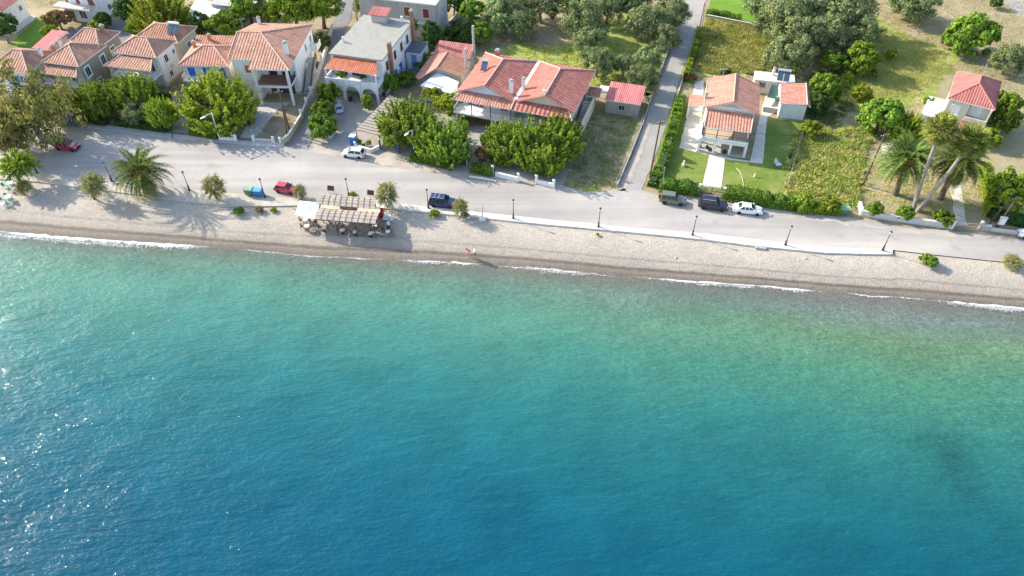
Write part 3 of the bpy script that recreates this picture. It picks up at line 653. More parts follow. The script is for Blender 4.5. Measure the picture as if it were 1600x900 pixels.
# ---- low roofs behind it
h = House('low_annex', 'low pink roofed shed tucked between the two leftmost hipped houses', G(75, 77, 4.4), -13, 'outbuilding')
h.wall(-3.3, -0.3, 0.3, 6.0, 0, 4.2, BEIGE); h.lean((-3.6, 0, 4.4), (0, 0, 4.4), (0, 6.4, 5.0), (-3.6, 6.4, 5.0), TILE_PINK, name='roof')
h.window('R', (-3.3, -0.3, 0.3, 6.0), 3, 1.5, 0.9, 1.1)

# ---- second house: two hips one behind the other, khaki flank
h = House('hipped_house', 'long house with two stepped hip roofs and a khaki side wall', G(64, 96.5, 6.6), -13.1)
bx = (0.5, 7.3, 0.5, 8.0); b2 = (0.5, 7.0, 8.0, 13.2)
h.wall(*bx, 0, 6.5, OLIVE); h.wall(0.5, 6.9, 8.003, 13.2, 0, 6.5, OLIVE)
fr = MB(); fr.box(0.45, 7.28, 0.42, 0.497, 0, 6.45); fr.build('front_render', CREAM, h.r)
h.hip(0, 7.8, 0, 8.5, 6.6, 1.9, (3.7, 4.0), (3.9, 4.6), TILE_TAN)
h.hip(0.2, 7.3, 6.9, 13.7, 6.75, 1.85, (2.6, 10.3), (5.0, 10.3), TILE_TAN)
h.lean((-0.5, -1.7, 5.35), (8.0, -1.7, 5.35), (6.9, 0.4, 6.15), (0.4, 0.4, 6.15), TILE_TAN, ridges=[((8.0, -1.7, 5.35), (6.9, 0.4, 6.15)), ((-0.5, -1.7, 5.35), (0.4, 0.4, 6.15))])
h.slab(-0.2, 7.6, -1.5, 0.42, 3.0, 3.2, WHITE); h.railing([(-0.1, 0.4, 3.2), (-0.1, -1.4, 3.2), (7.5, -1.4, 3.2), (7.5, 0.4, 3.2)], m=WHITEM)
h.posts([(0.0, -1.4), (2.5, -1.4), (5.0, -1.4), (7.5, -1.4)], 3.2, 5.4, 0.12, BROWNW, 'post'); h.posts([(0.0, -1.35), (7.4, -1.35)], 0, 3.0, 0.3, WHITE)
for u, ww in ((1.6, 1.2), (4.2, 1.5)): h.window('F', (0.5, 7.3, 0.42, 8), u, 3.25, ww, 2.0, name='balcony_door', sill=False)
for u in (1.7, 4.6): h.window('F', (0.5, 7.3, 0.42, 8), u, 0.8, 1.2, 1.4)
h.window('R', bx, 1.6, 3.7, 1.1, 1.6, fw=0.28); h.window('R', bx, 6.2, 3.7, 1.1, 1.6, fw=0.28); h.window('R', bx, 3.4, 0.9, 0.9, 1.2, fw=0.2)
h.window('R', (0.5, 6.9, 8, 13.2), 2.4, 3.9, 1.0, 1.3, fw=0.25); h.chimney(1.0, 5.0, 7.0, 8.5, 0.5); h.chimney(6.0, 10.9, 7.9, 9.1, 0.6, BRICK); h.chimney(0.9, 3.0, 7.0, 8.4, 0.5, TERRA)

# ---- third house: white walls
h = House('hipped_house', 'white walled hipped house with a tiled porch roof over its front balcony', G(172.8, 81.6, 6.4), -13)
bx = (0.5, 9.0, 0.5, 6.5); h.wall(*bx, 0, 6.3, WHITE, foot=BEIGE)
h.hip(0, 9.5, 0, 7.0, 6.4, 1.9, (3.6, 3.5), (5.9, 3.5), TILE_TAN)
h.lean((0.2, -2.9, 5.2), (9.7, -2.9, 5.2), (8.3, 0.45, 6.15), (2.2, 0.45, 6.15), TILE_TAN, ridges=[((9.7, -2.9, 5.2), (8.3, 0.45, 6.15)), ((0.2, -2.9, 5.2), (2.2, 0.45, 6.15))])
h.slab(0.5, 9.3, -2.6, 0.497, 2.95, 3.15, WHITE); h.railing([(0.6, 0.4, 3.15), (0.6, -2.5, 3.15), (9.2, -2.5, 3.15), (9.2, 0.4, 3.15)], m=WHITEM)
h.posts([(0.7, -2.4), (4.8, -2.4), (9.1, -2.4)], 3.15, 5.2, 0.14, WHITEM, 'post'); h.posts([(0.8, -2.3), (4.8, -2.3), (9.0, -2.3)], 0, 2.95, 0.3, WHITE)
for u in (2.0, 4.4, 6.8): h.window('F', bx, u, 3.2, 1.4, 2.0, name='balcony_door', sill=False)
for u in (2.2, 6.2): h.window('F', bx, u, 0.9, 1.2, 1.3)
h.window('R', bx, 2.6, 4.0, 1.0, 1.4); h.window('R', bx, 5.2, 4.4, 0.7, 0.8); h.window('R', bx, 2.6, 1.0, 0.9, 1.1)
dp = MB(); dp.tube([(9.07, 0.75, 0), (9.07, 0.75, 6.2)], 0.05, 6); dp.build('drainpipe', GREYM, h.r)
# ---- roof with the solar heater behind it
h = House('tiled_house', 'beige house with a solar heater on its roof behind the white hipped house', G(277.7, 67.5, 5.2), -13)
bx = (-9.2, -0.4, 0.4, 6.8); h.wall(*bx, 0, 5.1, BEIGE); h.hip(-9.7, 0, 0, 7.3, 5.2, 1.7, (-6.4, 3.6), (-3.3, 3.6), TILE_OLD)
h.window('R', bx, 3.2, 2.6, 0.9, 1.1); h.window('R', bx, 5.4, 2.7, 0.7, 0.9); h.solar(-1.9, 1.6, 6.0, 0, 2)
# ---- house with the blue shutters
h = House('hipped_house', 'low stone coloured house with blue shutters beside the big hipped house', G(276.8, 101.8, 5.7), -3)
bx = (0.5, 9.4, 0.5, 7.8); h.wall(*bx, 0, 5.6, CREAM, foot=STONE)
h.hip(0, 9.6, 0, 8.3, 5.7, 1.9, (3.9, 4.1), (5.9, 4.1), TILE_SAL)
for u in (1.6, 4.4, 7.3): h.window('F', bx, u, 3.4, 1.0, 1.5, BLUE, BLUE, True)
for u in (2.1, 6.5): h.window('F', bx, u, 0.9, 1.1, 1.3, BLUE, BLUE, True)
h.slab(0.6, 6.2, -0.9, 0.497, 2.9, 3.05, WHITE); h.railing([(0.65, 0.5, 3.05), (0.65, -0.85, 3.05), (6.15, -0.85, 3.05), (6.15, 0.5, 3.05)], m=WHITEM)
h.chimney(1.7, 5.3, 6.2, 7.7, 0.5, TERRA)
h = House('low_annex', 'pink tiled lean-to roof behind the house with blue shutters', G(301, 70, 4.9), -3, 'outbuilding')
h.wall(0.3, 9.0, 0.3, 2.6, 0, 4.8, BEIGE); h.lean((0, 0, 4.9), (9.4, 0, 4.9), (9.4, 3.0, 5.5), (0, 3.0, 5.5), TILE_OLD, name='roof'); h.chimney(3.0, 1.5, 5.1, 6.3, 0.5, TERRA)
h.window('L', (0.3, 9.0, 0.3, 2.6), 1.2, 2.4, 0.8, 1.0)

# ---- big hipped house on the corner of the lane
h = House('corner_house', 'large two storey hipped house with columns and a balcony at the lane corner', G(451.4, 109.7, 7.5), -3)
bx = (-11.2, -0.5, 4.6, 17.5); h.wall(*bx, 0, 7.4, WHITE, foot=BEIGE)
wl = MB(); wl.box(-11.2, -7.05, 2.7, 4.597, 0, 8.02); wl.build('front_wing', WHITE, h.r)
z, zr = 7.5, 10.0; A, A2, A3, B, Cc, D = (-11.6, 2.2, z), (-7.4, 2.2, z), (-7.4, 0, z), (0, 0, z), (0, 18, z), (-11.6, 18, z)
ra, rb = (-11.6, 9.1, zr), (-7.2, 9.1, zr); yy = lambda q: q
k = (9.1 - 0) / (zr - z)
zz2 = z + (zr - z) * 2.2 / 9.1
h.roof([[(-7.4, 0, z), (0, 0, z), rb, (-7.4, 9.1, zr)], [(-11.6, 2.2, zz2), (-7.4, 2.2, zz2), (-7.4, 9.1, zr), ra]], (TILE_TAN, WHITE), ridges=[((0, 0, z), rb), (ra, rb), ((-11.6, 2.2, zz2), ra)])
h.roof([[(0, 0, z), (0, 18, z), rb], [(0, 18, z), (-11.6, 18, z), ra, rb]], (TILE_TAN, WHITE), name='rear_roof', ridges=[((0, 18, z), rb)])
ge = MB(); ge.add([(-11.2, 2.7, 7.4), (-11.2, 17.5, 7.4), (-11.2, 9.1, 9.75), (-10.95, 2.7, 7.4), (-10.95, 17.5, 7.4), (-10.95, 9.1, 9.75)], [(0, 2, 1), (3, 4, 5), (0, 1, 4, 3), (1, 2, 5, 4), (2, 0, 3, 5)]); ge.build('gable', WHITE, h.r)
h.slab(-7.05, -0.55, 0.5, 4.597, 3.6, 3.95, WHITE); h.posts([(-6.8, 0.75), (-0.8, 0.75)], 0, 3.6, 0.42, WHITE); h.posts([(-6.8, 0.75), (-0.8, 0.75)], 3.95, 7.0, 0.42, WHITE)
bm_ = MB(); bm_.box(-7.05, -0.55, 0.52, 1.0, 7.0, 7.33); bm_.box(-0.95, -0.55, 1.0, 4.6, 7.0, 7.33); bm_.build('beam', WHITE, h.r)
h.railing([(-6.6, 0.7, 3.95), (-1.0, 0.7, 3.95)], 0.9); h.railing([(-0.75, 0.95, 3.95), (-0.75, 4.5, 3.95)], 0.9)
fl = MB(); fl.box(-7.0, -0.6, 1.0, 4.55, 3.95, 3.965); fl.build('floor_tiles', paint('red_tiles', (0.26, 0.12, 0.09), 0.6), h.r)
fb = (-7.05, -0.5, 4.6, 17.5)
h.window('F', (-11.2, -7.05, 2.7, 4.6), 2.6, 5.3, 1.0, 1.5, WHITEM, ORANGEW, True)
for u in (2.2, 4.6): h.window('F', fb, u, 4.0, 1.3, 2.2, BROWNW, name='balcony_door', sill=False)
h.door('F', fb, 1.6, 0.1, 1.1, 2.2, BROWNW); gd = MB(); gd.box(2.6, 5.6, -0.03, 0.05, 0, 2.6); gd.build('garage_door', paint('dark_opening', (0.05, 0.06, 0.08), 0.6), h.r, (-7.05, 4.6, 0.05))
for u in (7.6, 11.2): h.window('R', bx, u, 5.0, 0.9, 1.2)
h.window('R', bx, 8.6, 1.4, 0.8, 1.1); h.window('R', bx, 12.0, 1.4, 0.9, 1.1); h.chimney(-1.6, 4.9, 7.8, 10.2, 0.7); h.chimney(-10.3, 17.0, 7.6, 9.0, 0.55)
st = MB()
for i in range(17): st.box(0.05 + 0.0, 1.35, 4.6 + i * 0.34, 4.6 + 0.34 + i * 0.34, 0.0 if i < 8 else i * 0.215 - 1.5, (i + 1) * 0.215)
st.build('outside_stairs', STONE, h.r); sb = MB(); sb.box(-0.47, 1.4, 10.4, 12.2, 3.45, 3.65); sb.build('landing', STONE, h.r)
h.railing([(1.32, 4.7, 0.25), (1.32, 10.3, 3.7), (1.32, 12.1, 3.7)], 0.95)
bal = MB(); bal.box(-0.5, 0.9, 14.6, 17.4, 3.6, 3.8); bal.box(0.82, 0.9, 14.6, 17.4, 3.8, 4.8); bal.box(-0.5, 0.82, 14.6, 14.68, 3.8, 4.8); bal.build('side_balcony', WHITE, h.r)

# ---- flat roofed white house with the orange porch roof
h = House('flat_roofed_house', 'white house with a flat grey roof, orange tiled porch and arches', G(516, 82.5, 7.4), -14.6)
bx = (0, 10.0, 0, 16.0); h.wall(*bx, 0, 7.15, WHITE)
rf = MB(); rf.box(-0.25, 10.25, -0.25, 16.25, 7.15, 7.4); rf.build('flat_roof', FLATROOF, h.r)
h.lean((-0.2, -2.9, 5.85), (10.2, -2.9, 5.85), (9.0, -0.02, 6.95), (0.6, -0.02, 6.95), TILE_ORG)
h.slab(-0.2, 10.1, -3.2, -0.003, 3.2, 3.45, WHITE)
def arch_wall(hh, x0, x1, y, t, z1, arches, m, name='arcade'):
    b = MB(); xs = [x0]
    def col(a, c, lo):                                   # pier or spandrel piece
        b.add([(a, y, lo[0]), (c, y, lo[1]), (c, y, z1), (a, y, z1), (a, y + t, lo[0]), (c, y + t, lo[1]), (c, y + t, z1), (a, y + t, z1)],
              [(0, 1, 2, 3), (5, 4, 7, 6), (1, 0, 4, 5), (3, 2, 6, 7), (0, 3, 7, 4), (2, 1, 5, 6)])
    cur = x0
    for a, c, sp in arches:
        col(cur, a, (0, 0)); r = (c - a) / 2; n = 10
        for i in range(n):
            f0, f1 = i / n, (i + 1) / n; g = lambda f: sp + math.sqrt(max(0, 1 - (2 * f - 1) ** 2)) * min(r, z1 - sp - 0.25)
            col(a + (c - a) * f0, a + (c - a) * f1, (g(f0), g(f1)))
        cur = c
    col(cur, x1, (0, 0)); return b.build(name, m, hh.r)
arch_wall(h, -0.2, 10.1, -3.45, 0.25, 4.3, [(0.3, 3.1, 1.7), (3.6, 6.4, 1.7), (6.9, 9.7, 1.7)], WHITE)
pw = MB(); pw.box(9.85, 10.1, -3.2, -0.003, 3.45, 4.1); pw.build('parapet', WHITE, h.r); pw = MB(); pw.box(-0.2, 0.05, -3.2, -0.003, 3.45, 4.3); pw.build('parapet', WHITE, h.r)
h.posts([(0.1, -3.1), (9.9, -3.1)], 4.3, 5.9, 0.22, WHITE)
for u in (2.0, 4.5): h.window('F', bx, u, 3.5, 1.3, 2.0, BROWNW, name='balcony_door', sill=False)
aw = MB(); aw.box(5.6, 8.0, -0.5, -0.06, 5.0, 5.25); aw.build('rolled_awning', PALEBLUE, h.r)
h.door('F', bx, 5.0, 0.1, 1.0, 2.1, BROWNW); h.window('F', bx, 2.0, 0.9, 1.2, 1.2); h.window('F', bx, 8.0, 0.9, 1.2, 1.2)
for u, zz in ((2.2, 4.5), (6.2, 4.6), (9.6, 4.6), (12.8, 4.6)): h.window('R', bx, u, zz, 0.8, 1.3, BROWNW)
h.window('R', bx, 8.2, 1.2, 1.1, 1.2, BLUE, BLUE, True); h.window('R', bx, 1.6, 1.0, 0.8, 1.2, BROWNW); h.window('R', bx, 5.6, 1.0, 0.9, 1.3, BLUE, BLUE, True)
h.chimney(10.35, 3.4, 0, 9.0, 0.65, BRICK); h.chimney(10.35, 15.3, 3.0, 9.8, 0.65, BRICK)
h.chimney(0.6, 4.6, 7.4, 8.4, 0.35, WHITE, False); h.chimney(8.3, 15.2, 7.4, 8.5, 0.4, WHITE, False)
sh = MB(); sh.box(2.6, 5.6, 13.6, 15.8, 7.4, 9.0); so_ = sh.build('stair_head', GREYM, h.r)
rr_ = MB(); rr_.face([(2.2, 13.2, 9.05), (6.0, 13.2, 9.05), (6.0, 16.2, 9.5), (2.2, 16.2, 9.5)], [(2.2, 0), (6, 0), (6, 3), (2.2, 3)]); rr_.face([(2.2, 13.2, 8.97), (2.2, 16.2, 9.42), (6.0, 16.2, 9.42), (6.0, 13.2, 8.97)]); rr_.build('sheet_roof', TILE_BRICKRED, so_)
h = House('outbuilding', 'small pale blue washhouse with blue door against the flat roofed house', h.r.matrix_basis @ Vector((10.3, 10.8, 0)), -14.6, 'outbuilding')
bx = (0, 2.9, 0, 4.6); h.wall(*bx, 0, 3.6, paint('pale_blue_wash', (0.55, 0.62, 0.72), 0.8)); rf = MB(); rf.box(-0.12, 3.02, -0.12, 4.72, 3.6, 3.72); rf.build('flat_roof', paint('dark_felt', (0.12, 0.125, 0.14), 0.9), h.r)
h.door('F', bx, 1.55, 0.05, 0.85, 1.9, PALEBLUE, PALEBLUE); h.window('F', bx, 1.55, 2.3, 0.85, 0.75, PALEBLUE, PALEBLUE, True, sill=False); h.window('R', bx, 2.2, 1.8, 1.2, 0.8, GREYM)

# ---- unfinished grey building behind
h = House('unfinished_building', 'unfinished grey concrete building with peeling walls and one dark red shutter', G(686, 63), -14, 'building')
bx = (-17, 0, 0, 6.5); h.wall(*bx, 0, 7.9, GREYP); rf = MB(); rf.box(-18.0, 0.3, -1.3, 6.9, 7.9, 8.2); rf.build('roof_slab', PALEC, h.r)
h.window('F', bx, 14.6, 4.6, 1.3, 1.9, PALEC, REDW, True); h.window('F', bx, 10.5, 4.6, 1.3, 1.8, PALEC, BROWNW, True); h.slab(-4.2, 0.2, -1.0, -0.003, 3.6, 3.8, PALEC)
h.posts([(-17.5, -1.0), (-13, -1.0)], 0, 7.9, 0.3, CONC); h.posts([(-0.3, -0.12)], 0, 7.9, 0.2, CONC, 'drainpipe')
h.window('R', bx, 3.2, 4.8, 0.8, 1.0, PALEC)

# ---- low tiled shed and white terrace roof
h = House('tiled_shed', 'low old tiled shed with a patched gable roof and white terrace in front', G(662, 127, 3.0), -15, 'outbuilding')
L = h.loc; xr = L(682.6, 105, 4.3); 
rl0, rl1 = L(647, 123, 3.0), L(678, 81, 3.0); rb_ = L(703, 81.6, 4.3); r0, r1 = L(717, 124.6, 3.0), L(735, 100, 3.0)
x0 = min(rl0.x, rl1.x); x1 = max(r0.x, r1.x); y0 = xr.y; y1 = rb_.y
h.wall(x0 + 0.3, x1 - 0.3, y0 + 0.3, y1 - 0.3, 0, 2.8, STONE); h.gable_end(x0 + 0.3, x1 - 0.3, xr.x, y0 + 0.3, 2.8, 1.25, STONE)
h.roof([[(x0, y0 - 2.2, 3.0), (x0 + 1.0, y0 - 3.0, 3.2), (xr.x, y0, 4.3), (xr.x, y1, 4.3), (x0, y1, 3.0)]], (TILE_SAL, RIDGE), ridges=[((xr.x, y0, 4.3), (xr.x, y1, 4.3))])
h.roof([[(xr.x, y0, 4.3), (x1, y0, 3.0), (x1, y1, 3.0), (xr.x, y1, 4.3)]], (TILE_OLD, RIDGE), name='rear_roof')
h.lean((xr.x - 3.0, y1 + 0.05, 3.6), (x1 - 0.5, y1 + 0.05, 3.6), (x1 - 0.5, y1 + 4.0, 4.4), (xr.x - 3.0, y1 + 4.0, 4.4), TILE_BRICKRED, name='back_roof'); h.wall(xr.x - 2.7, x1 - 0.8, y1 + 0.3, y1 + 3.7, 0, 3.4, STONE, 'back_wall')
ta, tb, tc, td = L(657, 133, 3.0), L(683, 113, 3.0), L(717, 128, 3.0), L(705, 146, 3.0)
tr_ = MB(); tr_.prism([(ta.x, ta.y), (td.x, td.y), (tc.x, tc.y), (tb.x, tb.y)], 2.75, 3.0); tr_.build('terrace_roof', paint('whitewash', (0.78, 0.77, 0.74), 0.8, 0.08), h.r); 
cx_, cy_ = (ta.x + tc.x) / 2, (ta.y + tc.y) / 2
tw = MB(); tw.prism([((p.x - cx_) * 0.93 + cx_, (p.y - cy_) * 0.93 + cy_) for p in (ta, td, tc, tb)], 0, 2.74); tw.build('terrace_wall', WHITE, h.r)
for px, py, z1, z0 in ((727, 75, 6.4, 2.6), (739, 40, 8.6, 3.0)):
    q = V(px, py, G(728 if px == 727 else 742, 108 if px == 727 else 88, 2.8).y); qq = h.loc(*[0, 0], 0) if False else None
    wv = Vector((q.x, q.y, 0)) - h.p; c, n = math.cos(h.ang), math.sin(h.ang); lx, ly = wv.x * c + wv.y * n, -wv.x * n + wv.y * c
    b = MB(); b.tube([(lx, ly, z0), (lx, ly, q.z - 0.02)], 0.24, 10); b.tube([(lx, ly, z0 + 0.5), (lx, ly, z0 + 2.3)], 0.31, 10); b.build('flue_pipe', CONC, h.r)

# ---- twin gabled house
h = House('twin_gabled_house', 'wide two storey house with twin gables and pinkish red tile roofs', G(709, 148, 5.5), -18.5)
W, D, z, zr = 21.5, 16.2, 5.5, 7.65; m = W / 2; g = 1.0
bx = (0.9, W - 0.9, 2.4, D - 0.5); wl = MB(); wl.box(0.9, m, 2.4, D - 0.5, 0, 5.4); wl.box(0.9, m, 1.0, 2.397, 0, 2.3) if False else None; wl.build('wall', WHITE, h.r)
wl = MB(); wl.box(m + 0.003, W - 0.9, 2.4, D - 0.5, 0, 5.4); wl.build('wall', CREAM, h.r)
a1, a2 = W * 0.25, W * 0.75; yb = D - 5.3
T = TILE_RED
h.roof([[(0, g, z), (a1, g, zr), (a1, yb, zr), (0, D, z)], [(a1, g, zr), (m, g, z), (m, D, z), (a1, yb, zr)], [(0, D, z), (a1, yb, zr), (m, D, z)]], (T, WHITE),
       ridges=[((a1, g, zr), (a1, yb, zr)), ((0, D, z), (a1, yb, zr)), ((m, D, z), (a1, yb, zr))])
h.roof([[(m + 0.004, g, z), (a2, g, zr), (a2, yb, zr), (m + 0.004, D, z)], [(a2, g, zr), (W, g, z), (W, D, z), (a2, yb, zr)], [(m + 0.004, D, z), (a2, yb, zr), (W, D, z)]], (T, WHITE),
       ridges=[((a2, g, zr), (a2, yb, zr)), ((m + 0.1, D, z), (a2, yb, zr)), ((W, D, z), (a2, yb, zr))])
vg = MB(); vg.box(m - 0.3, m + 0.3, g, D - 0.2, z - 0.05, z + 0.16); vg.build('valley_gutter', WHITE, h.r)
for xa, xb in ((0, m), (m, W)):
    f = MB(); k = max(1, int((xb - xa) / 0.42)); xm = (xa + xb) / 2
    for i in range(k):
        xx = xa + (i + 0.5) * (xb - xa) / k; zz = z + (zr - z) * (1 - abs(xx - xm) / ((xb - xa) / 2)); f.tube([(xx, g - 0.12, zz + 0.02), (xx, g + 0.25, zz + 0.02)], 0.13, 6)
    f.build('verge_tiles', TERRA, h.r)
h.gable_end(0.7, m - 0.2, a1, 1.6, 5.42, 2.0, paint('blue_white_plaster', (0.62, 0.66, 0.72), 0.8)); h.gable_end(m + 0.2, W - 0.7, a2, 1.6, 5.42, 2.0, CREAM)
h.lean((-0.1, -0.7, 5.0), (m - 0.05, -0.7, 5.0), (m - 0.05, 1.55, 5.75), (1.3, 1.55, 5.75), TILE_SAL, ridges=[((-0.1, -0.7, 5.0), (1.3, 1.55, 5.75))])
h.lean((m + 0.05, -0.7, 5.0), (W + 0.1, -0.7, 5.0), (W - 1.3, 1.55, 5.75), (m + 0.05, 1.55, 5.75), TILE_RED, ridges=[((W + 0.1, -0.7, 5.0), (W - 1.3, 1.55, 5.75)), ((m, -0.7, 5.05), (m, 1.55, 5.8))])
h.slab(0.1, W - 0.2, -0.8, 2.397, 2.35, 2.55, WHITE); h.railing([(0.15, 2.3, 2.55), (0.15, -0.75, 2.55), (W - 0.3, -0.75, 2.55)], 0.95, WHITEM, 0.2)
h.posts([(3.5, -0.7), (7.0, -0.7), (m, -0.7), (14.2, -0.7), (17.8, -0.7), (21.2, -0.7)], 2.55, 5.05, 0.12, BLACKM, 'post'); h.posts([(0.6, -0.5), (7.2, -0.5), (m, -0.5), (16, -0.5), (21, -0.5)], 0, 2.35, 0.35, WHITE)
dv = MB(); dv.box(m - 0.06, m + 0.06, -0.6, 2.39, 2.55, 4.9); dv.build('dividing_screen', WHITE, h.r)
for u in (2.2, 7.6): h.window('F', bx, u, 2.6, 1.3, 2.1, WHITEM, REDW, u > 5, name='balcony_door', sill=False)
for u in (13.6, 17.4): h.window('F', bx, u, 2.6, 1.4, 2.0, WHITEM, REDW, True, name='balcony_door', sill=False)
for u in (4, 8, 13, 17): h.window('F', bx, u, 0.7, 1.2, 1.3)
h.chimney(m - 1.2, 3.0, 5.6, 8.3, 0.6); h.chimney(m + 0.3, 5.4, 5.6, 7.7, 0.55); h.chimney(a2 - 0.35, 1.9, 7.2, 8.3, 0.4, WHITE, False); h.chimney(3.0, D - 1.6, 5.8, 7.2, 0.7, TERRA)
h.solar(2.9, 7.0, 6.75, R(6), 1, 28)
st = MB()
for i in range(13): st.box(W - 0.5, W + 0.9, 3.6 + i * 0.5, 4.1 + i * 0.5, 0, (i + 1) * 0.2)
st.build('outside_stairs', STONE, h.r); wl = MB(); wl.box(W + 0.93, W + 1.15, 2.6, 11.5, 0, 2.9); wl.build('stair_wall', CREAM, h.r)
oo = MB(); oo.box(W - 0.4, W + 1.1, 11.6, 13.4, 0, 3.0); oo.build('back_porch', BEIGE, h.r); h.lean((W - 0.4, 11.3, 3.0), (W + 2.0, 11.3, 3.0), (W + 2.0, 13.8, 3.5), (W - 0.4, 13.8, 3.5), TILE_OLD)
h.window('R', bx, 3.0, 3.2, 0.9, 1.2); h.window('R', bx, 9.5, 3.2, 0.9, 1.2)

# ---- pink roofed shed
h = House('shed', 'small grey shed with a bright pink sheet roof beside the lane', G(945, 156, 2.8), -15.8, 'shed')
bx = (0.25, 6.2, 0.25, 5.9); h.wall(*bx, 0, 2.7, paint('brown_grey_render', (0.33, 0.29, 0.25), 0.9, 0.2, 0.8)); h.lean((0, 0, 2.8), (6.45, 0, 2.8), (6.45, 6.2, 3.15), (0, 6.2, 3.15), TILE_PINK, name='roof')
h.window('F', bx, 2.9, 1.1, 1.0, 0.9, GREYM); h.window('L', bx, 2.9, 1.1, 0.9, 0.9, GREYM)
h.lean((-1.8, 3.6, 2.2), (0.2, 3.6, 2.2), (0.2, 5.4, 2.5), (-1.8, 5.4, 2.5), WHITEM, name='side_canopy'); h.posts([(-1.7, 3.8), (-1.7, 5.2)], 0, 2.2, 0.1, GREYM, 'post')

# ---- villa with arcade, garden path and lawn
h = House('gabled_villa', 'salmon roofed villa with a balcony over a white arcade and front lawn', G(1100, 166, 6), -14.5)
W, D, z, zr = 9.1, 9.2, 6.0, 7.75; a = W / 2; bx = (0.5, W - 0.5, 0.6, D - 0.5); h.wall(*bx, 0, 5.9, WHITE, foot=STONE)
h.roof([[(0, -0.4, z), (a, -0.4, zr), (a, D, zr), (0, D, z)], [(a, -0.4, zr), (W, -0.4, z), (W, D, z), (a, D, zr)]], (TILE_SAL, WHITE), ridges=[((a, -0.4, zr), (a, D, zr)), ((0, -0.35, z), (0, D, z)), ((0, D, z), (a, D, zr)), ((W, D, z), (a, D, zr))])
f = MB(); f2 = MB()
for i in range(22):
    xx = (i + 0.5) * W / 22; zz = z + (zr - z) * (1 - abs(xx - a) / a); f.tube([(xx, -0.55, zz + 0.02), (xx, -0.2, zz + 0.02)], 0.12, 6); f2.tube([(xx, D - 0.1, zz + 0.02), (xx, D + 0.15, zz + 0.02)], 0.12, 6)
f.build('verge_tiles', TERRA, h.r); f2.build('verge_tiles', TERRA, h.r)
h.gable_end(0.5, W - 0.5, a, 0.2, 5.9, 1.55, WHITE); gp = MB(); gp.face([(2.6, 0.17, 6.3), (W - 2.6, 0.17, 6.3), (a, 0.17, 7.05)]); gp.build('gable_panel', BEIGE, h.r)
h.gable_end(0.5, W - 0.5, a, D - 0.6, 5.9, 1.55, CREAM)
h.lean((0.4, -4.6, 4.95), (8.2, -4.6, 4.95), (8.4, -0.2, 5.75), (0.6, -0.2, 5.75), TILE_SAL, ridges=[((0.55, -4.6, 4.98), (0.7, -0.2, 5.78)), ((8.05, -4.6, 4.98), (8.3, -0.2, 5.78))])
h.slab(0.2, 8.2, -4.5, 0.597, 2.45, 2.62, WHITE); pf = MB(); pf.box(0.2, 8.2, -4.6, -4.4, 2.62, 3.0); pf.box(0.2, 0.4, -4.4, 0.5, 2.62, 3.0); pf.box(8.0, 8.2, -4.4, 0.5, 2.62, 3.0); pf.build('parapet', WHITE, h.r)
fl = MB(); fl.box(0.42, 7.98, -4.38, 0.55, 2.621, 2.635); fl.build('floor_tiles', paint('buff_tiles', (0.45, 0.36, 0.27), 0.6), h.r)
h.railing([(0.3, -4.5, 3.0), (8.1, -4.5, 3.0)], 0.6, BLACKM, 0.22); h.posts([(0.45, -4.45), (2.9, -4.45), (5.5, -4.45), (8.05, -4.45)], 3.0, 5.0, 0.13, BLACKM, 'post')
h.posts([(0.4, -4.4), (2.9, -4.4), (5.5, -4.4), (8.0, -4.4)], 0, 2.45, 0.4, WHITE); cb_ = MB(); cb_.box(0.2, 8.2, -4.58, -4.22, 2.1, 2.45); cb_.build('beam', WHITE, h.r)
h.posts([(0.4, -1.8)], 0, 2.45, 0.35, WHITE); wr = MB(); wr.box(7.9, 8.15, -4.2, 0.59, 0, 2.4); wr.build('side_wall', WHITE, h.r)
pl = MB(); pl.box(0.1, 8.3, -4.8, 0.56, 0, 0.16); pl.build('porch_floor', STONE, h.r)
for u in (1.7, 4.4, 6.6): h.window('F', bx, u, 2.7, 1.3, 2.0, WHITEM, BROWNW, u == 4.4, name='balcony_door', sill=False)
h.door('F', bx, 4.2, 0.16, 1.0, 2.1, BROWNW); h.window('F', bx, 1.8, 0.9, 1.2, 1.2); h.window('F', bx, 6.6, 0.9, 1.2, 1.2)
for u in (2.4, 5.8): h.window('R', bx, u, 3.9, 1.0, 1.2, WHITEM, BROWNW, True)
for u in (2.4, 5.8): h.window('L', bx, u, 3.9, 1.0, 1.2); h.window('L', bx, u, 1.0, 1.0, 1.2)
h.chimney(0.15, 2.6, 3.2, 7.3, 0.45, GREYM, False)
h.lean((-2.6, 5.2, 2.7), (0.45, 5.2, 3.1), (0.45, 9.0, 3.1), (-2.6, 9.0, 2.7), TILE_SAL, name='side_roof'); h.posts([(-2.4, 5.4), (-2.4, 8.8)], 0, 2.7, 0.25, WHITE)
h.roof([[(1.0, D - 0.3, z + 0.5), (a + 1.5, D - 0.3, z + 0.5), (a + 1.5, D + 2.4, z - 0.3), (1.0, D + 2.4, z - 0.3)]], (TILE_SAL, WHITE), name='rear_roof')
h.wall(1.3, a + 1.2, D - 0.45, D + 2.1, 0, z - 0.45, WHITE, 'rear_wing'); h.window('R', (1.3, a + 1.2, D - 0.45, D + 2.1), 1.5, 3.6, 0.8, 1.0)
sd = MB(); sd.lathe([(0.05, 0), (0.25, 0.04), (0.45, 0.14), (0.47, 0.17)], n=14); sd.build('satellite_dish', WHITEM, h.r, (0.2, -4.75, 3.2), (R(70), 0, R(-25)))

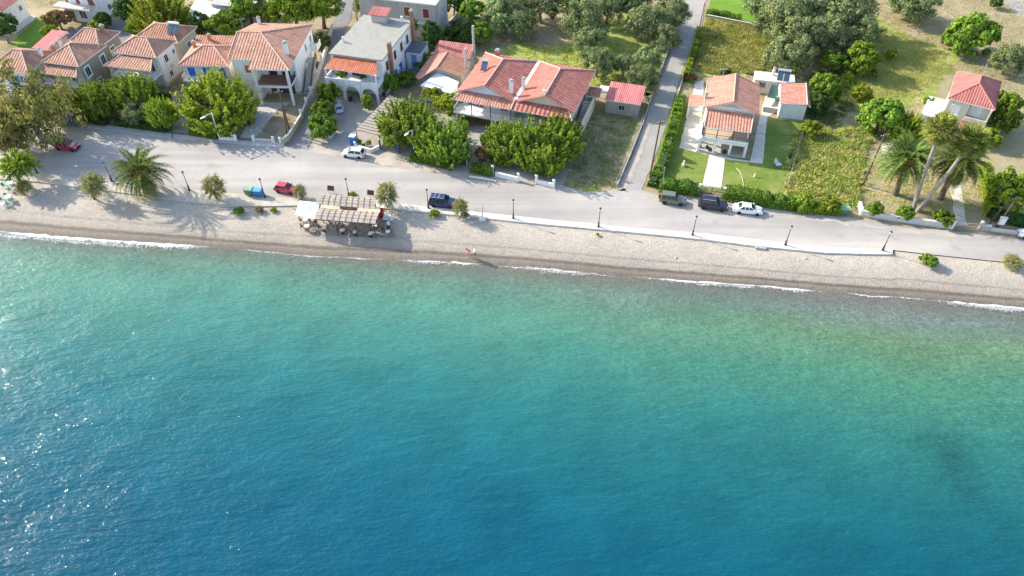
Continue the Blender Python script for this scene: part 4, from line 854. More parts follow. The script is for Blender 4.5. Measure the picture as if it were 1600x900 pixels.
# ---- annex with red roof, and low white outbuilding with the panels
h = House('annex', 'white annex with a salmon mono-pitch roof at the lawn corner', G(1219, 162, 3), -11, 'outbuilding')
bx = (0.3, 4.7, 0.3, 7.2); h.wall(*bx, 0, 2.9, WHITE); h.roof([[(0, 0, 3.0), (4.6, 0, 3.35), (5.0, 7.6, 3.35), (0.6, 7.6, 3.0)], [(4.6, 0, 3.35), (5.35, 0, 2.85), (5.75, 7.6, 2.85), (5.0, 7.6, 3.35)]], (TILE_SAL, WHITE), ridges=[((4.6, 0, 3.37), (5.0, 7.6, 3.37))])
h.window('L', bx, 2.4, 1.2, 1.0, 1.0); h.door('L', bx, 5.2, 0.05, 0.9, 2.0, WHITEM)
h = House('outbuilding', 'low white flat roofed outbuilding with two solar panels behind the villa', G(1182, 128, 2.8), -13, 'outbuilding')
q0, q1, q2, q3 = h.loc(1180, 122, 2.8), h.loc(1187, 111, 2.8), h.loc(1228, 128, 2.8), h.loc(1240, 119, 2.8)
x0, x1, y0, y1 = q0.x, q3.x, min(q0.y, q2.y) - 0.2, max(q1.y, q3.y) - 0.3
h.wall(x0, x1, y0, y1, 0, 2.65, CREAM); rf = MB(); rf.box(x0 - 0.15, x1 + 0.15, y0 - 0.25, y1 + 0.15, 2.65, 2.85); rf.build('flat_roof', PALEC, h.r)
h.window('F', (x0, x1, y0, y1), 1.5, 1.4, 1.1, 0.9, GREYM); h.door('F', (x0, x1, y0, y1), 4.4, 0.05, 0.85, 2.0, BROWNW)
sp_ = h.loc(1224, 128, 3.0); h.solar(sp_.x - 0.2, sp_.y - 0.3, 3.1, R(-4), 2, 40); cp = h.loc(1209, 113, 3.4); h.chimney(cp.x, cp.y, 2.8, 4.2, 0.45)
# green tarpaulin canopy between villa and annex
p = [G(1206, 136, 2.4), G(1218, 157.5 - 2, 2.4)]
a0, a1_, a2_, a3 = G(1199, 152, 2.4), G(1220, 157, 2.4), G(1226, 139, 2.4), G(1206, 131, 2.4)
c0 = (a0 + a1_ + a2_ + a3) / 4; cn = empty('shade_canopy', (c0.x, c0.y, 0), 0, 'dark green shade net stretched between the villa and its annex', 'canopy')
b = MB(); P = [Vector((p.x - c0.x, p.y - c0.y, 2.4)) for p in (a0, a1_, a2_, a3)]
for i in range(6):
    for j in range(6):
        def gp(s, t):
            q = (P[0] * (1 - s) + P[1] * s) * (1 - t) + (P[3] * (1 - s) + P[2] * s) * t; q.z -= 0.3 * math.sin(PI * s) * math.sin(PI * t); return q
        b.face([gp(i / 6, j / 6), gp((i + 1) / 6, j / 6), gp((i + 1) / 6, (j + 1) / 6), gp(i / 6, (j + 1) / 6)])
b.build('net', paint('green_net', (0.035, 0.085, 0.075), 0.9, 0.15, 2), cn)
for q in P:
    b = MB(); b.tube([(q.x, q.y, 0), (q.x, q.y, 2.45)], 0.05, 6); b.build('post', GREYM, cn)
# garden wall and barbecue by the annex
q = G(1205, 175); wl = empty('garden_wall', (q.x, q.y, 0), R(-13), 'low grey stone wall between the villa and the annex', 'wall'); b = MB(); b.box(-1.6, 2.6, -0.15, 0.15, 0, 0.9); b.build('wall', STONE, wl); b = MB(); b.box(-1.65, 2.65, -0.2, 0.2, 0.9, 0.98); b.build('coping', PALEC, wl)
q = G(1211, 172); bb = empty('barbecue', (q.x, q.y, 0), R(-13), 'stepped grey masonry barbecue with a tapered chimney by the annex', 'barbecue')
b = MB(); b.box(-0.8, 0.8, 0.2, 1.0, 0, 0.9); b.build('hearth', CONC, bb); b = MB(); b.box(-0.6, 0.6, 0.3, 0.95, 0.9, 1.4); b.box(-0.42, 0.42, 0.35, 0.9, 1.4, 1.8); b.box(-0.22, 0.22, 0.4, 0.85, 1.8, 2.5); b.build('chimney', CONC, bb)

# ---- small right house
h = House('small_house', 'small square white house with a plain red hip roof behind the palms', G(1481, 153.5, 6.2), -30.8)
W, D = 7.4, 10.8; bx = (0.35, 4.2, 1.2, D - 0.4); h.wall(0.35, W - 0.4, 1.6, D - 0.4, 0, 6.1, CREAM); 
wl = MB(); wl.box(0.35, 3.7, 0.4, 1.597, 0, 6.1); wl.build('front_bay', CREAM, h.r)
h.hip(0, W, 0, D, 6.2, 2.0, (W / 2, 3.9), (W / 2, 6.9), TILE_BRICKRED, rr=0.09, cap=paint('red_cap', (0.5, 0.17, 0.15), 0.7))
h.window('F', (0.35, 3.7, 0.4, 1.6), 1.5, 3.6, 1.2, 1.5, WHITEM, WHITEM, True); h.window('F', (3.7, 7.0, 1.6, 9), 1.2, 3.5, 1.7, 2.1, WHITEM, WHITEM, True, name='balcony_door', sill=False)
h.slab(3.6, W - 0.3, -0.3, 1.597, 3.0, 3.2, BEIGE); pw = MB(); pw.box(3.6, W - 0.3, -0.3, -0.12, 3.2, 3.9); pw.build('parapet', CREAM, h.r); h.posts([(W - 0.4, -0.1)], 0, 6.1, 0.22, WHITE, 'column')
h.lean((3.2, -2.2, 2.2), (7.6, -2.2, 2.2), (7.6, -0.32, 2.9), (3.2, -0.32, 2.9), TILE_BRICKRED); h.posts([(3.4, -2.0), (7.4, -2.0)], 0, 2.2, 0.15, WHITE, 'column')
lw = MB(); lw.box(-2.6, 0.347, 1.2, 8.5, 0, 1.6); lw.build('side_terrace', WHITE, h.r); h.window('L', (0.35, 4, 1.6, 10), 4, 3.8, 1.0, 1.2); h.window('F', (0.35, 3.7, 0.4, 1.6), 1.5, 0.8, 1.2, 1.3)

# ---- houses along the top edge
fa, fb_ = G(17.5, 51), G(49, 27); an = math.degrees(math.atan2(fb_.y - fa.y, fb_.x - fa.x)) - 90
h = House('garden_house', 'white house with a red roof above the small green lawn, top left', fa, an)
Dd = (fb_ - fa).length; bx = (-9, 0, 0, Dd); h.wall(*bx, 0, 4.6, WHITE, foot=PALEC); h.hip(-9.5, 0.6, -0.6, Dd + 0.6, 4.7, 2.2, (-4.6, 4), (-4.6, Dd - 4), TILE_RED)
for u in (2.0, Dd - 1.8): h.window('R', bx, u, 2.4, 0.9, 1.0)
tt = MB(); tt.box(0.035, 1.3, -0.5, Dd, 0, 0.35); tt.build('terrace', PALEC, h.r)
h = House('town_house', 'white house with red brown upper storey and a wide balcony, top left edge', G(153, 37), -14)
bx = (-7.2, 0, 0, 9.5); h.wall(*bx, 0, 3.3, WHITE); wl = MB(); wl.box(-7.2, 0, 1.2, 9.5, 3.303, 7.2); wl.build('upper_storey', WHITE, h.r)
fp = MB(); fp.box(-7.1, -0.1, 1.13, 1.197, 3.4, 7.1); fp.build('front_panel', paint('red_brown_render', (0.25, 0.09, 0.055), 0.8), h.r)
h.slab(-9.0, 0.3, -1.4, 1.12, 3.32, 3.5, PALEC); h.railing([(-8.9, 1.0, 3.5), (-8.9, -1.35, 3.5), (0.2, -1.35, 3.5), (0.2, 1.0, 3.5)], 0.95, BROWNW, 0.3)
for u in (1.8, 4.8): h.window('F', (-7.2, 0, 1.13, 9), u, 3.55, 1.8, 2.3, WHITEM, WHITEM, True, name='balcony_door', sill=False)
h.window('F', bx, 4.4, 0.9, 1.6, 1.6, WHITEM); h.window('F', bx, 1.6, 0.1, 0.9, 2.1, GREYM, sill=False); h.window('R', bx, 3.0, 4.6, 1.0, 1.4); h.window('R', bx, 6.8, 4.6, 1.0, 1.4); h.window('R', bx, 5, 1.0, 0.9, 1.2)
h.hip(-7.8, 0.6, 0.6, 10.1, 7.3, 1.8, (-3.6, 4.8), (-3.6, 6), TILE_TAN)
h = House('white_flat_building', 'low building with a patched white flat roof among the dark trees', G(288, 26, 3.2), -20, 'outbuilding')
q = [h.loc(x, y, 3.2) for x, y in ((288, 26), (326, 33), (352, 8), (308, -3))]
b = MB(); b.prism([(p.x, p.y) for p in q], 2.95, 3.2); b.build('flat_roof', paint('white_membrane', (0.72, 0.71, 0.68), 0.8, 0.12, 0.4), h.r); cx_ = sum(p.x for p in q) / 4; cy_ = sum(p.y for p in q) / 4
b = MB(); b.prism([((p.x - cx_) * 0.95 + cx_, (p.y - cy_) * 0.95 + cy_) for p in q], 0, 2.94); b.build('wall', CREAM, h.r)
b = MB()
for i in range(8): b.box(q[0].x - 2.5 + i * 0.42, q[0].x - 2.5 + i * 0.42 + 0.38, q[0].y + 1.5, q[3].y, 2.6 + 0.02 * (i % 2), 2.68 + 0.02 * (i % 2))
b.build('striped_awning', TERRA, h.r)
rb2 = House('grey_roofed_building', 'grey flat roofed building at the top edge behind the white roof', G(330, 6, 4.0), -14, 'outbuilding'); rb2.wall(0, 9, 0, 7, 0, 3.9, GREYP); rf = MB(); rf.box(-0.2, 9.2, -0.2, 7.2, 3.9, 4.05); rf.build('flat_roof', CONC, rb2.r); rb2.window('F', (0, 9, 0, 7), 4.5, 1.4, 1.2, 1.2)

# roof aerials
def aerial(px, py, z, label_parent, hgt=2.2):
    q = G(px, py, z); inv = label_parent.matrix_basis.inverted(); l = inv @ q; o = MB(); o.tube([l, l + Vector((0, 0, hgt))], 0.035, 5); t = l + Vector((0, 0, hgt - 0.1)); o.tube([t - Vector((0.6, 0.2, 0)), t + Vector((0.6, 0.2, 0))], 0.02, 4)
    for k in range(6): c = t + Vector((0.6, 0.2, 0)) * (k / 2.5 - 1); o.tube([c - Vector((-0.1, 0.32, 0)), c + Vector((-0.1, 0.32, 0))], 0.012, 4)
    o.build('aerial', GREYM, label_parent)
for nm, px, py, z in (('hipped_house', 18, 72, 8.0), ('hipped_house.001', 98, 66, 8.2), ('hipped_house.002', 190, 72, 7.4), ('corner_house', 380, 47, 9.6), ('twin_gabled_house', 815, 108, 6.4), ('gabled_villa', 1128, 125, 7.2)): aerial(px, py, z, bpy.data.objects[nm])
def wall_unit(parent, x, y, z, rz=0):
    o = MB(); o.box(-0.4, 0.4, -0.3, 0, 0, 0.6); u = o.build('air_conditioner', WHITEM, parent, (x, y, z), (0, 0, rz)); g = MB(); g.lathe([(0.22, 0), (0.24, 0.02), (0.05, 0.03)], n=12); g.build('fan_grille', GREYM, u, (-0.08, -0.305, 0.3), (PI / 2, 0, 0))
wall_unit(bpy.data.objects['flat_roofed_house'], 10.0, 7.0, 1.5, PI / 2); wall_unit(bpy.data.objects['flat_roofed_house'], 10.0, 11.2, 5.0, PI / 2); wall_unit(bpy.data.objects['gabled_villa'], 8.6, 4.2, 4.0, PI / 2); wall_unit(bpy.data.objects['hipped_house.002'], 9.0, 4.0, 2.6, PI / 2); wall_unit(bpy.data.objects['corner_house'], -0.5, 14.0, 3.0, PI / 2)
# ================================================================== PLANTS
def leaf_cloud(name, cen, nrm, size, mat, aspect=1.0, rng=None, along=None):
    """many leaf-shaped faces; along = long axis of each leaf (optional)"""
    n = len(cen); rng = rng or np.random.default_rng(1)
    nrm = nrm / (np.linalg.norm(nrm, axis=1, keepdims=True) + 1e-9)
    if along is None: along = rng.normal(size=(n, 3))
    a = along - nrm * np.sum(along * nrm, axis=1, keepdims=True); a /= (np.linalg.norm(a, axis=1, keepdims=True) + 1e-9)
    b = np.cross(nrm, a); size = np.asarray(size).reshape(-1, 1) * np.ones((n, 1)); bs = size * np.asarray(aspect).reshape(-1, 1)
    v = np.empty((n, 4, 3)); v[:, 0] = cen - a * size; v[:, 1] = cen + b * bs - a * size * 0.15 + nrm * size * 0.12; v[:, 2] = cen + a * size; v[:, 3] = cen - b * bs - a * size * 0.15 + nrm * size * 0.12
    me = bpy.data.meshes.new(name); me.vertices.add(n * 4); me.vertices.foreach_set('co', v.astype(np.float32).ravel())
    me.loops.add(n * 4); me.loops.foreach_set('vertex_index', np.arange(n * 4, dtype=np.int32))
    me.polygons.add(n); me.polygons.foreach_set('loop_start', np.arange(0, n * 4, 4, dtype=np.int32)); me.polygons.foreach_set('loop_total', np.full(n, 4, dtype=np.int32))
    me.materials.append(mat); me.update(calc_edges=True); return me
def unit(v): return v / (np.linalg.norm(v, axis=-1, keepdims=True) + 1e-9)
def crown_clumps(seed, mat, nc=70, nl=70, spread=0.17, leaf=0.075, aspect=0.55, shape=(1, 1, 0.8), lump=0.25, inner=0.35, droop=0.0, low=-0.55, gap=0.0):
    """crown as clumps of leaves on a lumpy shell, looser inside"""
    r = np.random.default_rng(seed); d = unit(r.normal(size=(nc * 3, 3))); d = d[d[:, 2] > low][:nc]; nc = len(d)
    lob = unit(r.normal(size=(9, 3))); lobk = np.max(np.clip(d @ lob.T, 0, 1) ** 3, axis=1)
    rad = (0.72 + lump * lobk + r.normal(size=nc) * 0.07); ins = r.random(nc) < inner; rad[ins] *= r.uniform(0.35, 0.8, ins.sum())
    if gap: rad *= 1 - gap * (r.random(nc) < 0.2)
    c = d * rad[:, None] * np.array(shape); cs = spread * r.uniform(0.7, 1.4, nc)
    idx = np.repeat(np.arange(nc), nl); off = r.normal(size=(nc * nl, 3)); off = unit(off) * (r.random((nc * nl, 1)) ** 0.45)
    off[:, 2] *= 0.8; p = c[idx] + off * cs[idx][:, None]
    if droop: p[:, 2] -= droop * r.random(len(p)) ** 2 * 0.6
    nrm = unit(off) + unit(c)[idx] * 0.5 + r.normal(size=p.shape) * 0.45 + np.array([0, 0, 0.25])
    al = r.normal(size=p.shape) * 0.6 + (np.array([0, 0, -1.6]) if droop else 0)
    return leaf_cloud('crown', p, nrm, leaf * r.uniform(0.7, 1.3, len(p)), mat, aspect, r, al if droop else None)
def crown_shoots(seed, mat, ns=260, nl=34, length=0.5, leaf=0.052, shape=(1, 1, 0.75), upward=1.5, width=0.048, low=-0.6):
    """pollarded crown: upright leafy shoots all over a dome"""
    r = np.random.default_rng(seed); d = unit(r.normal(size=(ns * 3, 3))); d = d[d[:, 2] > low][:ns]; ns = len(d)
    lob = unit(r.normal(size=(7, 3))); k = np.max(np.clip(d @ lob.T, 0, 1) ** 4, axis=1)
    base = d * (0.58 + 0.25 * k + r.uniform(-0.2, 0.12, ns))[:, None] * np.array(shape)
    dr = unit(d * np.array([0.75, 0.75, 0.5]) + np.array([0, 0, upward]) + r.normal(size=d.shape) * 0.16); ln = length * r.uniform(0.6, 1.25, ns)
    idx = np.repeat(np.arange(ns), nl); t = np.tile(np.linspace(0, 1, nl), ns) + r.normal(size=ns * nl) * 0.02
    base[:, 2] -= 0.3
    rad = unit(np.cross(dr[idx], r.normal(size=(ns * nl, 3)))); w = width * (1.15 - 0.75 * t)[:, None]
    p = base[idx] + dr[idx] * (t * ln[idx])[:, None] + rad * w; nrm = rad * 0.6 + dr[idx] * 0.8 + r.normal(size=p.shape) * 0.3
    return leaf_cloud('crown', p, nrm, leaf * r.uniform(0.7, 1.25, len(p)) * (1.1 - 0.4 * t), mat, 0.6, r, rad + dr[idx] * 0.5)
def crown_sprays(seed, mat, ns=200, nl=34, leaf=0.05, shape=(1, 1, 1.0), length=0.5, droop=0.25, low=-0.4, base=0.45, aspect=0.3):
    """feathery crown: thin sprays arching outwards"""
    r = np.random.default_rng(seed); d = unit(r.normal(size=(ns * 3, 3))); d = d[d[:, 2] > low][:ns]; ns = len(d)
    lob = unit(r.normal(size=(8, 3))); k = np.max(np.clip(d @ lob.T, 0, 1) ** 3, axis=1)
    b = d * (base * r.uniform(0.4, 1.2, ns) + 0.2 * k)[:, None] * np.array(shape); ln = length * r.uniform(0.5, 1.25, ns)
    idx = np.repeat(np.arange(ns), nl); t = r.random(ns * nl); dr = unit(d + np.array([0, 0, 0.45]) + r.normal(size=d.shape) * 0.3)
    p = b[idx] + dr[idx] * (t * ln[idx])[:, None] * np.array(shape); p[:, 2] -= droop * t ** 2 * ln[idx]; p += r.normal(size=p.shape) * 0.035
    al = dr[idx] + r.normal(size=p.shape) * 0.5 - np.array([0, 0, 1.0]) * (droop * t)[:, None]
    return leaf_cloud('crown', p, r.normal(size=p.shape) + np.array([0, 0, 0.5]), leaf * r.uniform(0.7, 1.3, len(p)), mat, aspect, r, al)
def trunk_mesh(seed, mat, r0=0.09, limbs=6, spread=0.5, lean=0.06, rise=0.35, twigs=True):
    """unit trunk: from z=0 to the crown centre at z=1, limbs fanning out"""
    rnd = random.Random(seed); b = MB(); top = Vector((rnd.uniform(-lean, lean), rnd.uniform(-lean, lean), 0.62))
    b.tube([(0, 0, -0.04), (top.x * 0.3, top.y * 0.3, 0.2), (top.x * 0.7, top.y * 0.8, 0.42), top], [r0 * 1.35, r0, r0 * 0.85, r0 * 0.75], 8)
    for i in range(limbs):
        a = 2 * PI * (i + rnd.uniform(-0.3, 0.3)) / limbs; s = spread * rnd.uniform(0.7, 1.15); e = Vector((math.cos(a) * s, math.sin(a) * s, 0.95 + rise * rnd.uniform(0, 0.6)))
        mid = top.lerp(e, 0.5) + Vector((0, 0, -0.05)); st = top - Vector((0, 0, 0.08 * rnd.random())); b.tube([st, mid, e], [r0 * 0.5, r0 * 0.33, r0 * 0.12], 6)
        if twigs:
            for q in range(2):
                e2 = e + Vector((rnd.uniform(-.25, .25), rnd.uniform(-.25, .25), rnd.uniform(0, .2))); b.tube([mid, e2], [r0 * 0.25, r0 * 0.07], 5)
    o = b.build('trunk', mat, smooth=True); me = o.data; bpy.data.objects.remove(o); return me
L_MUL = leafmat('mulberry_leaf', (0.091, 0.158, 0.022), (0.194, 0.284, 0.035), (0.327, 0.402, 0.072), 0.4)
L_MUL2 = leafmat('mulberry_leaf_bright', (0.141, 0.210, 0.023), (0.284, 0.373, 0.037), (0.436, 0.499, 0.083), 0.42)
L_OLI = leafmat('olive_leaf', (0.100, 0.141, 0.056), (0.202, 0.259, 0.106), (0.363, 0.422, 0.212), 0.25)
L_BRO = leafmat('broad_leaf', (0.075, 0.15, 0.022), (0.173, 0.277, 0.038), (0.315, 0.405, 0.068), 0.38)
L_DRK = leafmat('dark_leaf', (0.03, 0.075, 0.021), (0.068, 0.135, 0.033), (0.135, 0.21, 0.06), 0.3)
L_PIN = leafmat('pine_needles', (0.068, 0.143, 0.021), (0.15, 0.247, 0.03), (0.27, 0.36, 0.053), 0.3)
L_EUC = leafmat('feathery_leaf', (0.135, 0.143, 0.045), (0.262, 0.247, 0.075), (0.435, 0.383, 0.143), 0.35)
L_TAM = leafmat('tamarisk_leaf', (0.195, 0.203, 0.075), (0.33, 0.323, 0.135), (0.495, 0.465, 0.232), 0.35)
L_HED = leafmat('hedge_leaf', (0.06, 0.128, 0.021), (0.143, 0.24, 0.033), (0.27, 0.375, 0.06), 0.35)
L_LIM = leafmat('lime_leaf', (0.122, 0.197, 0.019), (0.243, 0.326, 0.036), (0.389, 0.442, 0.065), 0.42)
L_PALM = leafmat('palm_leaflet', (0.069, 0.125, 0.029), (0.131, 0.198, 0.046), (0.234, 0.293, 0.079), 0.25)
L_PALMY = leafmat('palm_leaflet_yellow', (0.154, 0.198, 0.042), (0.276, 0.330, 0.070), (0.444, 0.479, 0.127), 0.3)
L_DRY = leafmat('dry_frond', (0.24, 0.18, 0.09), (0.39, 0.3, 0.15), (0.54, 0.435, 0.24), 0.2)
L_FLW = leafmat('bougainvillea', (0.24, 0.075, 0.075), (0.15, 0.195, 0.045), (0.42, 0.105, 0.135), 0.35)
L_GRS = leafmat('tall_grass', (0.333, 0.372, 0.092), (0.537, 0.538, 0.153), (0.690, 0.645, 0.287), 0.35)
L_GR2 = leafmat('green_grass', (0.190, 0.258, 0.048), (0.281, 0.340, 0.072), (0.404, 0.434, 0.120), 0.4)
L_STR = leafmat('straw', (0.374, 0.330, 0.130), (0.506, 0.451, 0.200), (0.638, 0.572, 0.280), 0.4)
L_WED = leafmat('low_weed', (0.087, 0.180, 0.050), (0.173, 0.282, 0.076), (0.287, 0.405, 0.118), 0.3)
CR = {
    'mulberry': [crown_shoots(s, L_MUL) for s in (1, 2, 3)],
    'bright': [crown_shoots(s, L_MUL2, 280, 30, 0.5, 0.06, (1, 1, 0.85), 1.0) for s in (4, 5)],
    'olive': [crown_clumps(s, L_OLI, 105, 100, 0.21, 0.052, 0.42, (1, 1, 0.85), 0.3, 0.3, 0.0, -0.6, 0.25) for s in (6, 7, 8, 9)],
    'broad': [crown_clumps(s, L_BRO, 85, 70, 0.18, 0.078, 0.6, (1, 1, 0.85), 0.25, 0.25) for s in (10, 11, 12)],
    'dark': [crown_clumps(s, L_DRK, 85, 70, 0.19, 0.075, 0.6, (1, 1, 0.9), 0.22, 0.25) for s in (13, 14)],
    'pine': [crown_clumps(s, L_PIN, 90, 90, 0.2, 0.06, 0.5, (1, 1, 0.62), 0.3, 0.15, 0, -0.35) for s in (15, 16)],
    'feather': [crown_clumps(s, L_EUC, 120, 70, 0.19, 0.055, 0.35, (1, 1, 0.95), 0.42, 0.35, 0.25, -0.75, 0.3) for s in (17, 18)],
    'tamarisk': [crown_sprays(s, L_TAM, 260, 40, 0.05, (1, 1, 1.0), 0.5, 0.25, -0.92) for s in (19, 20, 21)],
    'bush': [crown_clumps(s, L_HED, 60, 55, 0.22, 0.10, 0.55, (1, 1, 0.85), 0.2, 0.2, 0, -0.3) for s in (22, 23, 24)],
    'limebush': [crown_clumps(s, L_LIM, 60, 55, 0.22, 0.10, 0.55, (1, 1, 0.9), 0.25, 0.2, 0, -0.3) for s in (25, 26)],
    'flower': [crown_clumps(27, L_FLW, 60, 60, 0.22, 0.085, 0.6, (1, 1, 0.8), 0.25, 0.2, 0, -0.4)],
    'airy': [crown_sprays(s, L_LIM, 170, 36, 0.06, (1, 1, 0.8), 0.6, 0.3, -0.5, 0.4, 0.45) for s in (28, 29)],
}
TR = [trunk_mesh(s, BARK) for s in (1, 2, 3)]; TRG = [trunk_mesh(s, GREYBARK, 0.075) for s in (4, 5)]
_tn = [0]
def tree(kind, name, label, px, py, rpx, hc, fl=0.85, group=None, cat='tree', dy=1.0, trunk=True, grey=False):
    """px, py = middle of the crown in the photograph, rpx = its half width, hc = height of the crown centre"""
    c = G(px, py, hc); r = rpx / sc(py) * (CAMH / (CAMH - hc)); i = _tn[0]; _tn[0] += 1
    o = empty(name, (c.x, c.y, 0), (i * 2.399) % 6.283, label, cat, group)
    ms = CR[kind]; put('crown', ms[i % len(ms)], o, (0, 0, hc), (0, 0, 0), (r, r * dy, r * fl / 0.85))
    if trunk:
        tm = (TRG if grey else TR)[i % 2]; put('trunk', tm, o, (0, 0, 0), (0, 0, 0), (r, r, hc))
    else: put('stem', TR[2], o, (0, 0, 0), (0, 0, 0), (r * 0.8, r * 0.8, hc))
    return o
GO = 'olive trees of the groves behind the houses'
# street front, left to right
tree('feather', 'feathery_tree', 'tall loose yellow green tree overhanging the road at the left edge', 42, 170, 55, 6.0, 0.8, grey=True)
tree('feather', 'feathery_tree', 'lower feathery tree merging with the tall one at the left edge', 8, 208, 30, 4.2, 0.8, grey=True)
tree('bright', 'mulberry_tree', 'bright green tree behind the feathery tree, right above the driveway', 84, 160, 22, 3.2)
tree('mulberry', 'mulberry_tree', 'broad pollarded tree between the driveway and the third hipped house', 146, 153, 35, 3.8)
tree('mulberry', 'mulberry_tree', 'broad pollarded tree in front of the white hipped house porch', 206, 144, 36, 3.8)
tree('olive', 'olive_tree', 'small grey green tree between the hedge and the pollarded trees', 212, 176, 19, 2.6)
tree('bright', 'mulberry_tree', 'narrow bright green tree left of the side path to the blue shutters', 252, 176, 22, 3.0, 1.05)
tree('dark', 'shrub', 'dark grey green shrub against the white side wall', 258, 152, 10, 1.6, cat='shrub', trunk=False)
tree('bright', 'mulberry_tree', 'largest bright green tree in front of the house with blue shutters', 338, 160, 54, 4.0, 0.72)
tree('bush', 'oleander', 'tall dark oleander by the lane beside the parked silver car', 514, 150, 17, 2.4, 1.3, cat='shrub', trunk=False)
tree('bush', 'oleander', 'middle oleander at the lane edge, left of the parked silver car', 505, 174, 17, 1.7, 0.95, cat='shrub', trunk=False)
tree('bush', 'oleander', 'round flowering oleander in the concrete planter at the lane corner', 505, 198, 22, 1.7, 0.85, cat='shrub', trunk=False)
tree('limebush', 'shrub', 'small conical green shrub right of the parked silver car', 574, 161, 9, 1.3, 1.5, cat='shrub', trunk=False)
tree('bush', 'shrub', 'upright shrub at the foot of the brick chimney', 611, 132, 11, 2.2, 1.6, cat='shrub', trunk=False)
tree('mulberry', 'mulberry_tree', 'wide pollarded tree behind the bicycle and its street light', 640, 192, 48, 3.4, 0.72)
tree('mulberry', 'mulberry_tree', 'dense pollarded tree over the clipped hedge right of the street light', 693, 221, 46, 3.0, 0.8)
tree('mulberry', 'mulberry_tree', 'pollarded tree left half of the clump before the twin gables', 796, 220, 40, 3.0, 0.75)
tree('mulberry', 'mulberry_tree', 'large pollarded tree in the middle of the clump before the twin gables', 852, 228, 52, 3.1, 0.8)
tree('mulberry', 'mulberry_tree', 'darker pollarded tree against the right gable wall', 874, 204, 34, 3.6, 0.8)
tree('bush', 'climbing_plant', 'climber on the left arch of the flat roofed house', 535, 124, 9, 2.6, 1.6, cat='climber', trunk=False)
tree('bush', 'climbing_plant', 'climber on the right arch of the flat roofed house', 568, 128, 8, 2.4, 1.8, cat='climber', trunk=False)
tree('limebush', 'shrub', 'yellow green shrub beside the garden path of the twin gabled house', 762, 222, 13, 1.5, 1.0, cat='shrub', trunk=False)
tree('flower', 'shrub', 'brownish flowering shrub above the clipped hedge and gate', 757, 240, 14, 1.4, 0.9, cat='shrub', trunk=False)
tree('limebush', 'grapevine', 'bright vine over the yard between the white terrace and twin gables', 700, 162, 22, 2.4, 0.5, cat='vine', trunk=False)
tree('limebush', 'grapevine', 'vine spreading below the white terrace roof', 678, 147, 16, 2.3, 0.5, cat='vine', trunk=False)
tree('bush', 'shrub', 'small dark shrub beside the orange table under the balcony', 727, 190, 8, 1.0, 0.9, cat='shrub', trunk=False)
# top left
tree('dark', 'dark_tree', 'dark evergreen cut off by the left edge beside the lawn', 2, 42, 20, 3.5)
tree('flower', 'bougainvillea', 'red flowered bush between the small lawn and the town house', 90, 30, 18, 2.2, 0.8, cat='shrub', trunk=False)
tree('limebush', 'shrub', 'bright green bush below the red flowered bush', 79, 52, 13, 1.6, cat='shrub', trunk=False)
tree('dark', 'shrub', 'dark round bush at the foot of the town house corner', 160, 32, 13, 1.8, cat='shrub', trunk=False)
tree('limebush', 'shrub', 'low yellow green hedge plant behind the second hipped house', 152, 42, 14, 1.2, 0.6, cat='shrub', trunk=False)
tree('dark', 'dark_tree', 'bluish dark tree right of the town house', 200, 14, 20, 3.8)
tree('bright', 'mulberry_tree', 'large bright tree behind the house with the solar heater', 250, 22, 38, 4.2, 0.85)
tree('bush', 'shrub', 'clipped bush left of the large bright tree behind the solar heater house', 212, 46, 15, 1.6, 0.8, cat='shrub', trunk=False)
tree('dark', 'dark_tree', 'small dark round tree right of the roof solar heater', 312, 38, 16, 3.2, 0.95)
tree('broad', 'garden_tree', 'green tree between the white flat roof and the pink lean-to roof', 352, 42, 24, 3.4, 0.85)
tree('broad', 'garden_tree', 'taller green tree right of the white flat roof', 388, 16, 26, 4.0, 0.9)
tree('limebush', 'garden_tree', 'yellow green tree behind the ridge of the big hipped house', 416, 24, 16, 3.2, 0.9)
tree('pine', 'pine_tree', 'rounded bright pine at the top edge behind the big hipped house', 458, 14, 30, 5.0, 0.9)
tree('pine', 'pine_tree', 'rounded pine at the top edge nearest the asphalt lane', 500, 8, 28, 5.0, 0.9)
tree('dark', 'shrub', 'dark shrub behind the big hipped house beside the lane wall', 502, 66, 14, 1.4, 0.9, cat='shrub', trunk=False)
tree('limebush', 'shrub', 'bright bush between the lane and the unfinished building', 563, 10, 11, 2.0, 1.0, cat='shrub', trunk=False)
tree('broad', 'climbing_plant', 'climbing plant covering the wall of the unfinished building', 650, 26, 16, 3.6, 1.3, cat='climber', trunk=False)
tree('dark', 'climbing_plant', 'dark climber at the corner behind the blue washhouse', 676, 62, 17, 2.4, 1.5, cat='climber', trunk=False)
tree('bush', 'climbing_plant', 'green creeper on the bank left of the tiled shed', 660, 96, 18, 1.0, 0.6, cat='climber', trunk=False)
tree('bush', 'climbing_plant', 'low creeper below the patched shed roof', 634, 124, 17, 0.9, 0.55, cat='climber', trunk=False)
